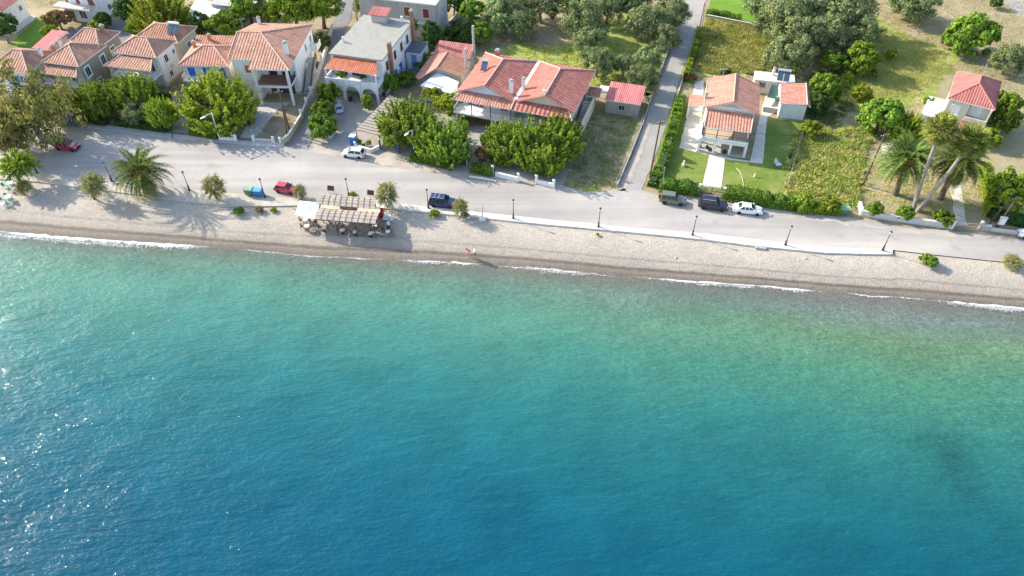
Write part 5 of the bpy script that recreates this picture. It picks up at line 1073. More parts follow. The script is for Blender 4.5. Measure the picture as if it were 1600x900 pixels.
# behind the sheds and the twin gabled house
tree('broad', 'garden_tree', 'bright tree at the top beside the wall of the unfinished building', 736, 16, 18, 3.6)
tree('dark', 'dark_tree', 'dark tree between the unfinished building and the bright tree', 708, 4, 18, 3.4)
tree('dark', 'thicket', 'dark thicket behind the tall flue pipe', 722, 52, 24, 2.2, 0.7, cat='shrub', trunk=False)
tree('broad', 'thicket', 'greener thicket right of the tall flue pipe', 750, 52, 19, 2.4, 0.8, cat='shrub', trunk=False)
O = 'olive_tree'
for px, py, r, hc, lab in (
    (785, 18, 34, 4.2, 'large olive at the left end of the grove behind the twin gables'),
    (812, 36, 24, 3.4, 'darker olive in front of the large one at the left end of the grove'),
    (846, 8, 28, 4.0, 'olive at the top edge left of the bare patch in the grove'),
    (890, 4, 17, 3.2, 'small olive at the top edge above the bare patch'),
    (912, 32, 34, 4.2, 'large pale olive right of the bare patch'),
    (922, 64, 22, 3.2, 'olive below the large pale one beside the bare patch'),
    (934, 96, 23, 3.2, 'olive nearest the back of the twin gabled roof'),
    (950, 8, 26, 4.0, 'olive at the top edge between the pale olive and the lane'),
    (974, 100, 16, 2.4, 'small round olive alone in the grass above the pink shed'),
    (985, 2, 26, 4.0, 'olive cut by the top edge in the middle of the grove'),
    (1010, 36, 28, 3.8, 'olive with a visible trunk left of the lane near the top'),
    (1046, 18, 26, 4.0, 'tall olive leaning over the lane at the top edge'),
    (1041, 58, 21, 3.2, 'round olive casting shade on the lane by the grove fence'),
    (1014, 92, 21, 3.0, 'olive between the round lane side olive and the pink shed'),
    (1004, 122, 22, 2.8, 'olive directly behind the right end of the pink shed'),
    (1196, 8, 26, 4.0, 'olive at the top right of the bright lawn'),
    (1222, 32, 34, 4.6, 'olive at the left front of the big grove right of the lawn'),
    (1268, 14, 38, 4.8, 'olive in the top middle of the big right grove'),
    (1318, 22, 40, 4.8, 'broad olive at the top right of the big right grove'),
    (1338, 48, 30, 4.0, 'olive at the right rim of the big right grove'),
    (1250, 60, 34, 4.2, 'olive in the front middle of the big right grove'),
    (1232, 86, 32, 3.6, 'lowest olive of the big right grove, behind the solar panels'),
    (1292, 56, 30, 4.2, 'olive in the shaded hollow of the big right grove'),
    (1430, 6, 30, 3.6, 'olive standing alone at the top edge of the dry field'),
    (1578, 92, 24, 3.0, 'round grey green bushy tree at the right edge of the dry field')):
    tree('olive', O, lab, px, py, r, hc, 0.9, GO, grey=True)
tree('bush', 'shrub', 'dark bush at the foot of the grove behind the villa annex', 1298, 98, 18, 2.0, 0.9, cat='shrub', trunk=False)
tree('broad', 'garden_tree', 'green tree touching the back corner of the annex', 1292, 138, 23, 3.2, 1.0)
tree('dark', 'garden_tree', 'dark tree in the shade right of the annex wall', 1282, 160, 17, 2.4, 0.9)
tree('broad', 'fig_tree', 'round leafy tree at the edge of the big grove, dry field side', 1346, 94, 27, 2.8, 0.9)
tree('limebush', 'shrub', 'small bright bush alone on the dry field', 1393, 87, 9, 1.1, 0.9, cat='shrub', trunk=False)
tree('airy', 'shrub', 'thin pale shrub behind the fence of the rough plot', 1324, 124, 9, 1.6, 1.4, cat='shrub', trunk=False)
tree('limebush', 'shrub', 'light green bush left of the leafy tree in the rough plot', 1344, 148, 16, 1.4, 0.8, cat='shrub', trunk=False)
tree('broad', 'fig_tree', 'leafy green tree above the tall grass plot', 1378, 180, 32, 3.0, 0.85)
tree('bright', 'shrub', 'bright feathery bush between the leafy tree and the date palm', 1416, 200, 30, 2.0, 0.8, cat='shrub', trunk=False)
tree('limebush', 'shrub', 'yellowish bush at the corner fence of the villa lawn', 1268, 203, 15, 1.2, 0.9, cat='shrub', trunk=False)
tree('broad', 'fig_tree', 'large round green tree alone on the dry field, upper right', 1514, 56, 34, 3.4, 0.95)
tree('dark', 'shrub', 'small dark bush beside the side road at the top right corner', 1556, 4, 10, 1.2, 0.8, cat='shrub', trunk=False)
tree('broad', 'garden_tree', 'tall green tree right of the small square house', 1566, 176, 24, 3.4, 1.35)
tree('limebush', 'shrub', 'light green bush below the small square house', 1544, 214, 18, 1.6, 0.7, cat='shrub', trunk=False)
tree('limebush', 'garden_tree', 'yellow green tree beside the wooden poles at the right edge', 1576, 302, 30, 2.8, 0.95)
tree('bush', 'shrub', 'bush at the foot of the small house side terrace', 1452, 160, 10, 0.9, 0.8, cat='shrub', trunk=False)
tree('dark', 'shrub', 'small shrub in the grass behind the villa roof', 1134, 112, 8, 0.9, 0.8, cat='shrub', trunk=False)
tree('flower', 'shrub', 'dry purplish shrub beside the lane hedge behind the villa', 1079, 120, 9, 0.9, 0.7, cat='shrub', trunk=False)
for px, py, r, lab in ((1366, 328, 14, 'round clipped bush left of the row in front of the white wall'), (1414, 334, 13, 'round clipped bush in the middle before the white wall'), (1474, 341, 15, 'round clipped bush right beside the metal gate')):
    tree('bush', 'round_bush', lab, px, py, r, 1.0, 0.9, 'round bushes in front of the white wall', 'shrub', trunk=False)
for px, py, r, lab in ((1256, 316, 16, 'leafy bush at the right end of the villa hedge'), (1296, 322, 15, 'leafy bush left of the green rubbish container')):
    tree('limebush', 'shrub', lab, px, py, r, 0.9, 0.85, None, 'shrub', trunk=False)
# beach plants
def beach_tree(kind, label, px, py, rpx, bx, by, fl=1.0, name='tamarisk', cat='tree', stem=True, group=None):
    b = GB(bx, by); c = V(px, py, b.y); r = rpx / sc(by); i = _tn[0]; _tn[0] += 1; hc = max(0.25, c.z - b.z)
    o = empty(name, (b.x, b.y, b.z), (i * 2.399) % 6.283, label, cat, group); rz = o.rotation_euler.z; dx = c.x - b.x
    put('crown', CR[kind][i % len(CR[kind])], o, (dx * math.cos(rz), -dx * math.sin(rz), hc), (0, 0, 0), (r, r, r * fl))
    if stem: put('trunk', TR[i % 2], o, (0, 0, 0), (0, 0, 0), (r, r, hc))
    return o
beach_tree('airy', 'light green tree on the beach beside the turquoise cafe chairs', 27, 258, 30, 33, 286, 0.85, 'beach_tree')
beach_tree('tamarisk', 'olive coloured shrub at the foot of the light green beach tree', 36, 292, 14, 38, 304, 0.9)
beach_tree('tamarisk', 'rounded tamarisk between the light green beach tree and the palm', 146, 288, 19, 148, 311, 1.35)
beach_tree('tamarisk', 'tamarisk with pale stones at its foot, right of the beach palm', 334, 292, 19, 340, 312, 1.2)
beach_tree('tamarisk', 'thin tamarisk between the red hatchback and the white awning', 468, 300, 12, 468, 312, 1.2)
beach_tree('tamarisk', 'tamarisk beside the right end of the cafe reed roof', 604, 304, 20, 610, 326, 1.25)
beach_tree('tamarisk', 'small tamarisk in front of the dark blue car', 719, 324, 14, 722, 339, 1.3)
for kind, px, py, r, lab in (('bush', 373, 330, 9, 'largest low green plant on the pebbles left of the cafe'), ('tamarisk', 405, 327, 8, 'low olive plant on the pebbles left of the cafe'), ('limebush', 427, 328, 5, 'smallest bright plant on the pebbles left of the cafe'),
                             ('limebush', 551, 303, 5, 'small potted bush at the road edge behind the reed roof'), ('limebush', 679, 333, 8, 'flat tuft of grass behind the dark blue car'), ('limebush', 727, 336, 6, 'green tuft at the foot of the small tamarisk'),
                             ('limebush', 934, 367, 3, 'tiny lone plant on the pebbles under a lamp post'), ('bush', 1452, 407, 13, 'green bush alone on the beach near the end of the promenade'), ('tamarisk', 1583, 409, 16, 'olive bush at the right edge of the beach')):
    beach_tree(kind, lab, px, py, r, px, py + r * 0.45, 0.7, 'beach_plant', 'plant', True, None)

# --- hedges
def hedge(label, pts, w, h, mat=L_HED, n=420, leaf=0.13, seed=0, name='hedge', px=True, cat='hedge', bumpy=0.18):
    P = [G(*p) for p in pts] if px else [Vector(p) for p in pts]; c = P[0].copy(); r = np.random.default_rng(seed + 50); cen = []; nr = []
    for a, b in zip(P, P[1:]):
        d = b - a; L = d.length; d.normalize(); s = Vector((-d.y, d.x, 0)); k = int(n * L)
        u = r.random(k) * (L + 0.3) - 0.15; face = r.random(k); q = r.random(k)
        hh = h * (1 + bumpy * np.array([mnoise.noise(Vector((a.x + d.x * x, a.y + d.y * x, seed)) * 0.8) * 1.6 for x in u]))
        top = face < w / (w + 2 * h); sd = np.where(r.random(k) < 0.5, -1, 1)
        off = np.where(top, (q - 0.5) * w, sd * w / 2 * (0.9 + 0.25 * r.random(k))); zz = np.where(top, hh, q * hh) + r.normal(size=k) * 0.06
        p = np.stack([a.x - c.x + d.x * u + s.x * off, a.y - c.y + d.y * u + s.y * off, zz], 1); p += r.normal(size=p.shape) * 0.05
        nn = np.where(top[:, None], np.array([0, 0, 1.0]), np.stack([s.x * sd, s.y * sd, np.full(k, 0.4)], 1)) + r.normal(size=p.shape) * 0.5
        cen.append(p); nr.append(nn)
    cen = np.concatenate(cen); me = leaf_cloud(name, cen, np.concatenate(nr), leaf * r.uniform(0.7, 1.3, len(cen)), mat, 0.6, r)
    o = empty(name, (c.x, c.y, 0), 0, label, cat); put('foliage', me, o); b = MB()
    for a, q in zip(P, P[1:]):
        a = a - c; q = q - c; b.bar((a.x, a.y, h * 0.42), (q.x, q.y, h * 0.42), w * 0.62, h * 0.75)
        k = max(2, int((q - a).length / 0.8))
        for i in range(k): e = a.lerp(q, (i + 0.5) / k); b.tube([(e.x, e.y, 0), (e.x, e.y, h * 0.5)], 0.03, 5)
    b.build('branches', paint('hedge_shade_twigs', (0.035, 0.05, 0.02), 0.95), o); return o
hedge('dark clipped hedge right of the driveway, left of the yellow chair', [(137, 190), (168, 195)], 1.3, 1.2, L_DRK, seed=1)
hedge('long dark hedge along the left pavement under the grey green tree', [(184, 194), (262, 205)], 1.4, 1.2, L_DRK, seed=2)
hedge('low hedge below the largest bright tree by the white street light', [(300, 210), (340, 216)], 1.0, 0.9, L_HED, seed=3)
hedge('clipped hedge under the dense pollarded tree', [(644, 248), (706, 261)], 1.6, 1.2, L_HED, seed=4)
hedge('clipped box hedge between the red gate and the white wall', [(737, 266), (770, 272)], 1.6, 1.2, L_HED, seed=5)
hedge('row of tall bushes along the lane beside the villa', [(1019, 292), (1034, 262), (1048, 215), (1058, 178), (1062, 160)], 1.5, 1.6, L_BRO, 380, 0.17, 6, bumpy=0.75)
hedge('bright creeper hedge on the lane fence above the villa', [(1070, 128), (1079, 98), (1091, 62)], 0.9, 1.3, L_LIM, 380, 0.14, 7, bumpy=0.7)
hedge('dark hedge in front of the villa, left of the black gate', [(1030, 296), (1060, 298), (1091, 301)], 1.8, 1.6, L_HED, 400, 0.15, 8, bumpy=0.35)
hedge('dark hedge in front of the villa, right of the black gate', [(1130, 307), (1170, 315), (1238, 324)], 1.8, 1.7, L_HED, 400, 0.15, 9, bumpy=0.35)
hedge('low hedge at the edge of the bright upper lawn', [(1104, 24), (1130, 27), (1155, 34)], 1.3, 1.2, L_HED, 300, 0.15, 10)
hedge('bright narrow hedge beside the small house path', [(1534, 268), (1541, 300), (1546, 340)], 1.3, 1.8, L_LIM, 420, 0.14, 11, bumpy=0.25)
hedge('dark bushes at the fence behind the wooden poles', [(1548, 340), (1600, 352)], 1.5, 1.5, L_DRK, 350, 0.14, 12)
hedge('overgrown bushes along the front of the tall grass plot', [(1244, 330), (1280, 331), (1312, 331)], 1.4, 1.1, L_LIM, 330, 0.15, 13, bumpy=0.5)

# --- palms
def frond_set(seed, n, L, mat, el=(-25, 80), droop=1.0, leaflet=0.36, nl=32, rach=0.03):
    """pinnate fronds: rachis arcs with two rows of leaflets; returns (leaf mesh, rachis MB)"""
    r = np.random.default_rng(seed); cen = []; nrm = []; al = []; sz = []; ra = MB()
    for i in range(n):
        a = i * 2.39996 + r.normal() * 0.15; e = R(el[0] + (el[1] - el[0]) * (i + 0.5) / n + r.normal() * 6); ln = L * r.uniform(0.85, 1.1)
        p = Vector((0, 0, 0)); pts = [p.copy()]; k = 12; dirs = []
        for j in range(k):
            ee = e - droop * R(95) * (j / k) ** 1.5; d = Vector((math.cos(a) * math.cos(ee), math.sin(a) * math.cos(ee), math.sin(ee))); p = p + d * ln / k; pts.append(p.copy()); dirs.append(d)
        ra.tube(pts[::2], [rach * (1 - 0.8 * q / 6) for q in range(len(pts[::2]))], 4)
        for q in range(nl):
            t = 0.12 + 0.88 * q / nl; f = t * k; j = min(k - 1, int(f)); b = pts[j].lerp(pts[j + 1], f - j); d = dirs[j]; s = d.cross(Vector((0, 0, 1))).normalized(); u = s.cross(d)
            w = leaflet * math.sin(PI * min(1, 0.16 + t * 0.86)) * 1.0 + 0.06
            for sg in (-1, 1):
                v = (s * sg * 0.85 + d * 0.55 + u * (0.25 - 0.35 * r.random())).normalized(); c = b + v * w; cen.append(c); al.append(v); nrm.append(u * 1.0 + s * sg * -0.35 + Vector(r.normal(size=3)) * 0.15); sz.append(w)
    return leaf_cloud('fronds', np.array(cen), np.array(nrm), np.array(sz), mat, 0.19, r, np.array(al)), ra
def fan_set(seed, n, L, mat, el=(-40, 80)):
    r = np.random.default_rng(seed); cen = []; nrm = []; al = []; sz = []; ra = MB()
    for i in range(n):
        a = i * 2.39996; e = R(el[0] + (el[1] - el[0]) * (i + 0.5) / n + r.normal() * 6); d = Vector((math.cos(a) * math.cos(e), math.sin(a) * math.cos(e), math.sin(e))); h = d * L * r.uniform(0.45, 0.62); ra.tube([(0, 0, 0), h], 0.025, 4)
        s = d.cross(Vector((0, 0, 1))).normalized(); u = s.cross(d)
        for q in range(18):
            t = R(-105 + 210 * q / 17); v = (d * math.cos(t) + s * math.sin(t) - Vector((0, 0, 0.35 * r.random()))).normalized(); ln = L * 0.27 * (0.75 + 0.25 * math.cos(t)); cen.append(h + v * ln); al.append(v); nrm.append(u + Vector(r.normal(size=3)) * 0.2); sz.append(ln)
    return leaf_cloud('fronds', np.array(cen), np.array(nrm), np.array(sz), mat, 0.13, r, np.array(al)), ra
def palm(label, base, top, bz, L, kind='date', seed=0, tr=0.3, fruit=None, n=70, name='date_palm', beach=False):
    b = GB(*base) if beach else G(*base); c = V(top[0], top[1], b.y); o = empty(name, b, 0, label, 'palm'); q = c - b
    t = MB(); pts = []; rad = []; k = 26
    for i in range(k + 1):
        f = i / k; p = Vector((q.x * f ** 1.0, 0.25 * math.sin(PI * f) * (1 if seed % 2 else -1), q.z * f)); pts.append(p); rad.append(tr * (1.35 - 0.45 * min(1, f * 3)) * (1.05 if i % 2 else 0.93) * (1.15 if f > 0.93 and kind == 'date' else 1))
    t.tube(pts, rad, 10); t.build('trunk', GREYBARK if kind == 'fan' else BARK, o)
    if kind == 'date':
        fm, ra = frond_set(seed, n, L, L_PALM if seed != 3 else L_PALMY); put('fronds', fm, o, q); ra.build('frond_stalks', paint('frond_stalk', (0.20, 0.21, 0.07), 0.7), o, q)
        dm, dr = frond_set(seed + 20, 14, L * 0.8, L_DRY, (-75, -45), 0.35); put('dry_fronds', dm, o, q - Vector((0, 0, 0.2)))
    else:
        fm, ra = fan_set(seed, n, L, L_PALMY); put('fronds', fm, o, q); ra.build('frond_stalks', paint('frond_stalk', (0.20, 0.21, 0.07), 0.7), o, q)
        dm, dr = fan_set(seed + 20, 18, L * 0.8, L_DRY, (-82, -50)); put('dry_fronds', dm, o, q - Vector((0, 0, 0.25)))
    if fruit:
        f = MB(); rr = random.Random(seed)
        for i in range(9):
            a = i * 0.7; s = Vector((math.cos(a) * 1.15, math.sin(a) * 1.15, -0.1 + 0.35 * (i % 2))); f.tube([(0, 0, 0.1), s * 0.6, s], [0.02, 0.02, 0.02], 4)
            for _ in range(34): e = s + Vector((rr.gauss(0, .22), rr.gauss(0, .22), rr.gauss(-0.15, .24))); f.lathe([(0.0, -.1), (0.09, 0), (0.0, .1)], e, 5)
        f.build('date_bunches', paint('dates', fruit, 0.6, 0.2, 6), o, q)
    return o
palm('date palm with orange fruit standing alone on the beach by the road', (231, 303), (219, 270), 0, 5.6, 'date', 1, 0.42, (0.50, 0.17, 0.04), 46, beach=True)
palm('date palm with yellow fruit bunches, leftmost of the palm group', (1398, 303), (1416, 250), 0, 5.6, 'date', 2, 0.42, (0.72, 0.36, 0.03), 74)
palm('date palm with hanging fronds, behind the slanting pale trunk', (1469, 310), (1500, 254), 0, 5.2, 'date', 5, 0.42, None, 66)
palm('tall fan palm with the straighter pale trunk in the palm group', (1427, 326), (1470, 203), 0, 2.7, 'fan', 7, 0.27, None, 60, 'fan_palm')
palm('tall fan palm with the slanting pale trunk in the palm group', (1433, 330), (1517, 222), 0, 2.8, 'fan', 8, 0.27, None, 60, 'fan_palm')
tree('limebush', 'cycad', 'low spiky green plant above the white front wall', 784, 250, 12, 0.8, 0.7, cat='plant', trunk=False)

# --- tall grass, weeds and tufts nobody could count
def scatter(name, label, pxpoly, n, hgt, mat, seed, leaf=(0.16, 0.35), clump=0.0, lean=0.5):
    r = np.random.default_rng(seed); P = [G(*p) for p in pxpoly]; xs = [p.x for p in P]; ys = [p.y for p in P]; out = []
    while len(out) < n:
        c = r.random((n * 3, 2)) * [max(xs) - min(xs), max(ys) - min(ys)] + [min(xs), min(ys)]
        ct = c + np.stack([np.sin(c[:, 1] * 1.3 + seed) * 0.5 + np.sin(c[:, 1] * 3.7) * 0.3, np.sin(c[:, 0] * 1.1) * 0.5 + np.sin(c[:, 0] * 3.1 + seed) * 0.3], 1) + r.normal(size=c.shape) * 0.35
        ins = np.zeros(len(c), bool); m_ = len(P)
        for i in range(m_):
            a, b = P[i], P[(i + 1) % m_]; cond = ((a.y > ct[:, 1]) != (b.y > ct[:, 1])) & (ct[:, 0] < (b.x - a.x) * (ct[:, 1] - a.y) / (b.y - a.y + 1e-12) + a.x); ins ^= cond
        c = c[ins]
        if clump:
            v = np.array([mnoise.noise(Vector((x * 0.5, y * 0.5, seed))) + 0.5 * mnoise.noise(Vector((x * 1.3, y * 1.3, seed + 4))) for x, y in c]); c = c[v > clump - 0.25 * r.random(len(c))]
        out += c.tolist()
    c = np.array(out[:n]); s = r.uniform(*leaf, n); up = np.stack([r.normal(size=n) * lean, r.normal(size=n) * lean, np.ones(n)], 1); up = unit(up)
    cen = np.concatenate([c, np.zeros((n, 1))], 1) + up * s[:, None] * hgt; nrm = np.cross(up, r.normal(size=(n, 3))) + np.array([0, 0, 0.5])
    me = leaf_cloud(name, cen, nrm, s, mat, 0.22, r, up); tag(put(name, me), label, 'grass', kind='stuff')
PL1 = [(1242, 215), (1275, 205), (1365, 200), (1348, 250), (1340, 322), (1300, 332), (1238, 328), (1232, 290)]
PL2 = [(1092, 48), (1108, 30), (1170, 38), (1218, 62), (1226, 108), (1180, 116), (1100, 116), (1085, 105)]
for i, (P_, nm) in enumerate(((PL1, 'in the plot between villa and palms'), (PL2, 'in the plot behind the villa'))):
    scatter('tall_grass', 'tall yellow green grass ' + nm, P_, 11000, 0.7, L_GRS, 1 + i, (0.2, 0.45), -0.15)
    scatter('tall_grass', 'greener clumps of grass ' + nm, P_, 7000, 0.8, L_GR2, 11 + i, (0.2, 0.5), 0.08)
    scatter('dry_grass', 'pale straw ' + nm, P_, 9000, 0.65, L_STR, 21 + i, (0.15, 0.4), 0.05)
scatter('weeds', 'dark weeds on the vacant plot under the pink shed', [(890, 190), (930, 170), (1003, 190), (980, 240), (958, 290), (905, 293), (882, 240)], 6500, 0.6, L_WED, 3, (0.1, 0.25), 0.0)
scatter('weeds', 'green tufts in the olive grove behind the twin gables', [(800, 76), (960, 66), (1030, 78), (1000, 130), (940, 128), (860, 104)], 9000, 0.6, L_GRS, 4, (0.12, 0.3), 0.05)
scatter('dry_grass', 'dry grass tufts over the field right of the grove', [(1250, -20), (1600, -20), (1600, 160), (1560, 130), (1480, 110), (1440, 170), (1400, 200), (1340, 170)], 16000, 0.5, L_DRY, 5, (0.1, 0.25), -0.1)
scatter('weeds', 'patches of green grass in the middle of the dry field', [(1380, 45), (1460, 70), (1490, 110), (1430, 150), (1340, 160), (1350, 110)], 12000, 0.5, L_GRS, 6, (0.1, 0.25), 0.0)
scatter('dry_grass', 'thin grass under the palms', [(1350, 250), (1480, 255), (1530, 280), (1535, 340), (1480, 335), (1350, 312)], 6000, 0.5, L_GRS, 7, (0.08, 0.2), 0.1)
scatter('weeds', 'undergrowth in the shade between the annex and the leafy trees', [(1262, 110), (1330, 110), (1350, 150), (1300, 200), (1262, 185)], 7000, 0.7, L_WED, 8, (0.15, 0.35), -0.2)
scatter('weeds', 'tufts along the dusty edge of the coast road', [(880, 287), (968, 292), (960, 298), (905, 299)], 800, 0.5, L_GRS, 9, (0.1, 0.22), 0.1)
# ================================================================== VEHICLES
def carpaint(name, c, rough=0.25):
    if name in _cache: return _cache[name]
    m, t, o = newmat(name); n = noise(t, 2.5, 4, 0.6, objc(t)); r = ramp(t, [(0.3, [x * 0.88 for x in c]), (0.7, c)], n.outputs[0])
    p = princ(t, o, r.outputs[0], rough, None, 0.5); p.inputs['Coat Weight'].default_value = 0.6; p.inputs['Coat Roughness'].default_value = 0.08; _cache[name] = m; return m
TYRE = paint('tyre_rubber', (0.025, 0.025, 0.025), 0.9, 0.15, 6); RIM = paint('alloy_rim', (0.55, 0.56, 0.58), 0.35, 0.1, 5, metal=0.6)
CGL = paint('car_glass', (0.02, 0.028, 0.035), 0.06, 0.1, 1, spec=0.8); LAMPW = paint('headlamp_glass', (0.75, 0.77, 0.8), 0.1, 0.05, 3, spec=0.7); LAMPR = paint('tail_lamp', (0.35, 0.02, 0.015), 0.2, 0.1, 3)
PLAST = paint('black_plastic', (0.03, 0.03, 0.032), 0.7, 0.15, 5)
CARS = {  # length, width, height, belt, bonnet height, cabin x (rear base, rear top, front top, screen base), tail height
    'hatch': (3.85, 1.66, 1.46, 0.93, 0.86, (-1.78, -1.45, 0.30, 0.98), 0.93), 'suv': (4.45, 1.78, 1.70, 1.08, 1.02, (-2.08, -1.85, 0.35, 0.92), 1.08),
    'sedan': (4.4, 1.70, 1.40, 0.92, 0.84, (-1.55, -0.95, 0.35, 1.02), 0.95), 'jeep': (4.0, 1.70, 1.68, 1.05, 1.0, (-1.85, -1.70, 0.25, 0.72), 1.05), 'mini': (3.55, 1.6, 1.38, 0.9, 0.82, (-1.6, -1.25, 0.2, 0.85), 0.9)}
def car(name, label, kind, col, rear, front, side=1, rails=False, spare=False, center=None, heading=None, extra=None):
    """rear, front = image points where the near wheels touch the road; side = +1 when the car's right flank faces us"""
    Ln, W, H, belt, bon, cx, tail = CARS[kind]; wr = 0.33 if kind in ('suv', 'jeep') else 0.30
    if center is None:
        a, b = G(*rear), G(*front); d = (b - a).normalized(); ang = math.atan2(d.y, d.x); nrm = Vector((-d.y, d.x, 0)) * side; c = (a + b) / 2 + nrm * (W / 2 - 0.1)
    else: c = center; ang = heading
    o = empty(name, (c.x, c.y, 0.004), ang, label, 'car'); P = carpaint('paint_' + label.split()[0] + '_' + kind + str(round(col[0], 2)), col); h = Ln / 2; hw = W / 2
    b = MB(); st = [(-h, 0.42, tail * 0.78, hw * 0.82), (-h + 0.10, 0.30, tail * 0.93, hw * 0.93), (-h + 0.35, 0.22, tail, hw * 0.985), (cx[0] + 0.35, 0.2, belt, hw), (0, 0.2, belt, hw), (cx[3] - 0.1, 0.2, belt * 0.985, hw), (cx[3] + 0.1, 0.2, bon * 1.02, hw * 0.99), (h - 0.55, 0.22, bon * 0.97, hw * 0.96), (h - 0.18, 0.27, bon * 0.86, hw * 0.88), (h, 0.36, bon * 0.66, hw * 0.76)]
    ring = []; fs = []; N = 10
    for x, z0, z1, wv in st:
        m_ = (z0 + z1) / 2
        ring += [(x, -wv * 0.88, z0), (x, -wv, z0 + 0.12), (x, -wv * 1.0, m_ + 0.1), (x, -wv * 0.97, z1 - 0.08), (x, -wv * 0.86, z1), (x, wv * 0.86, z1), (x, wv * 0.97, z1 - 0.08), (x, wv * 1.0, m_ + 0.1), (x, wv, z0 + 0.12), (x, wv * 0.88, z0)]
    for i in range(len(st) - 1):
        for k in range(N): k2 = (k + 1) % N; fs.append((i * N + k, (i + 1) * N + k, (i + 1) * N + k2, i * N + k2))
    fs.append(tuple(range(N))); fs.append(tuple((len(st) - 1) * N + k for k in range(N - 1, -1, -1))); b.add(ring, fs); b.build('body', P, o, smooth=False)
    wb, wt = hw * 0.90, hw * 0.74; g = MB(); zb = belt - 0.05; zt = H - 0.03
    g.add([(cx[0], -wb, zb), (cx[3], -wb * 0.96, zb), (cx[3], wb * 0.96, zb), (cx[0], wb, zb), (cx[1], -wt, zt), (cx[2], -wt, zt), (cx[2], wt, zt), (cx[1], wt, zt)], [(0, 1, 5, 4), (1, 2, 6, 5), (2, 3, 7, 6), (3, 0, 4, 7), (4, 5, 6, 7)]); g.build('windows', CGL, o)
    r = MB(); mx = (cx[1] + cx[2]) / 2
    r.add([(cx[1] - 0.05, -wt - 0.02, zt - 0.03), (cx[2] + 0.05, -wt - 0.02, zt - 0.03), (cx[2] + 0.05, wt + 0.02, zt - 0.03), (cx[1] - 0.05, wt + 0.02, zt - 0.03), (cx[1], -wt * 0.9, H), (cx[2], -wt * 0.9, H), (cx[2], wt * 0.9, H), (cx[1], wt * 0.9, H), ], [(3, 2, 1, 0), (4, 5, 6, 7), (0, 1, 5, 4), (1, 2, 6, 5), (2, 3, 7, 6), (3, 0, 4, 7)])
    for s in (-1, 1):
        r.bar((cx[0], s * wb, zb), (cx[1], s * wt, zt), 0.12, 0.10); r.bar((cx[3], s * wb * 0.96, zb), (cx[2], s * wt, zt), 0.07, 0.07)
        for f in ((0.5,) if kind in ('hatch', 'mini') else (0.36, 0.68)): xb = cx[0] + (cx[3] - cx[0]) * f; xt = cx[1] + (cx[2] - cx[1]) * f; r.bar((xb, s * wb * 1.0, zb), (xt, s * wt * 1.01, zt), 0.08, 0.06)
    r.build('roof', P, o)
    for x in (-Ln * 0.30, Ln * 0.315):
        for s in (-1, 1):
            t = MB(); t.lathe([(wr * 0.62, -0.1), (wr * 0.95, -0.1), (wr, -0.06), (wr, 0.06), (wr * 0.95, 0.1), (wr * 0.62, 0.1)], n=16); wl = t.build('wheel', TYRE, o, (x, s * (hw - 0.07), wr), (PI / 2, 0, 0))
            k = MB(); k.lathe([(wr * 0.64, -0.085), (wr * 0.6, -0.1), (wr * 0.2, -0.09), (0.02, -0.095)], n=16); k.lathe([(wr * 0.64, 0.085), (wr * 0.6, 0.1), (wr * 0.2, 0.09), (0.02, 0.095)], n=16); k.build('rim', RIM, wl)
            a_ = MB(); a_.tube([(wr * 1.12 * math.cos(q), 0, wr * 1.12 * math.sin(q)) for q in [PI * i / 8 for i in range(9)]], 0.035, 5); a_.build('wheel_arch', PLAST if kind in ('suv', 'jeep') else P, o, (x, s * (hw - 0.01), wr))
    for s in (-1, 1):
        q = MB(); q.box(h - 0.3, h - 0.06, s * hw * 0.60 - 0.17, s * hw * 0.60 + 0.17, bon * 0.66, bon * 0.80); q.build('headlight', LAMPW, o)
        q = MB(); q.box(-h - 0.005, -h + 0.22, s * hw * 0.80 - 0.11, s * hw * 0.80 + 0.11, tail * 0.62, tail * 0.86); q.build('tail_light', LAMPR, o)
        q = MB(); q.box(cx[3] - 0.32, cx[3] - 0.12, s * (hw + 0.08) - 0.09, s * (hw + 0.08) + 0.09, belt - 0.02, belt + 0.14); q.build('mirror', P if kind != 'jeep' else PLAST, o)
    q = MB(); q.box(h - 0.14, h + 0.05, -hw * 0.8, hw * 0.8, 0.3, 0.47); q.build('bumper', PLAST if kind in ('suv', 'jeep', 'mini') else P, o)
    q = MB(); q.box(-h - 0.06, -h + 0.12, -hw * 0.85, hw * 0.85, 0.32, 0.5); q.build('bumper', PLAST if kind in ('suv', 'jeep', 'mini') else P, o)
    q = MB(); q.box(h - 0.02, h + 0.062, -hw * 0.4, hw * 0.4, 0.5, 0.62); q.build('grille', PLAST, o)
    if rails:
        q = MB()
        for s in (-1, 1): q.bar((cx[1] + 0.1, s * wt * 0.86, H + 0.07), (cx[2] - 0.1, s * wt * 0.86, H + 0.07), 0.05)
        if rails == 2:
            for f in (0.3, 0.62): xx = cx[1] + (cx[2] - cx[1]) * f; q.bar((xx, -wt * 0.9, H + 0.1), (xx, wt * 0.9, H + 0.1), 0.07, 0.05)
        if rails == 3:
            for f in (0.1, 0.35, 0.6, 0.85): xx = cx[1] + (cx[2] - cx[1]) * f; q.bar((xx, -wt * 0.9, H + 0.1), (xx, wt * 0.9, H + 0.1), 0.05, 0.04)
        q.build('roof_rails', GREYM, o)
    if spare:
        q = MB(); q.lathe([(0.1, -0.1), (0.32, -0.1), (0.35, 0), (0.32, 0.1), (0.1, 0.1)], n=16); q.build('spare_wheel', TYRE, o, (-h - 0.14, 0, 0.85), (0, PI / 2, 0))
    return o
car('parked_car', 'olive green off roader parked by the villa hedge with a spare wheel behind', 'jeep', (0.13, 0.155, 0.10), (1036.5, 318.8), (1063.5, 322.3), spare=True)
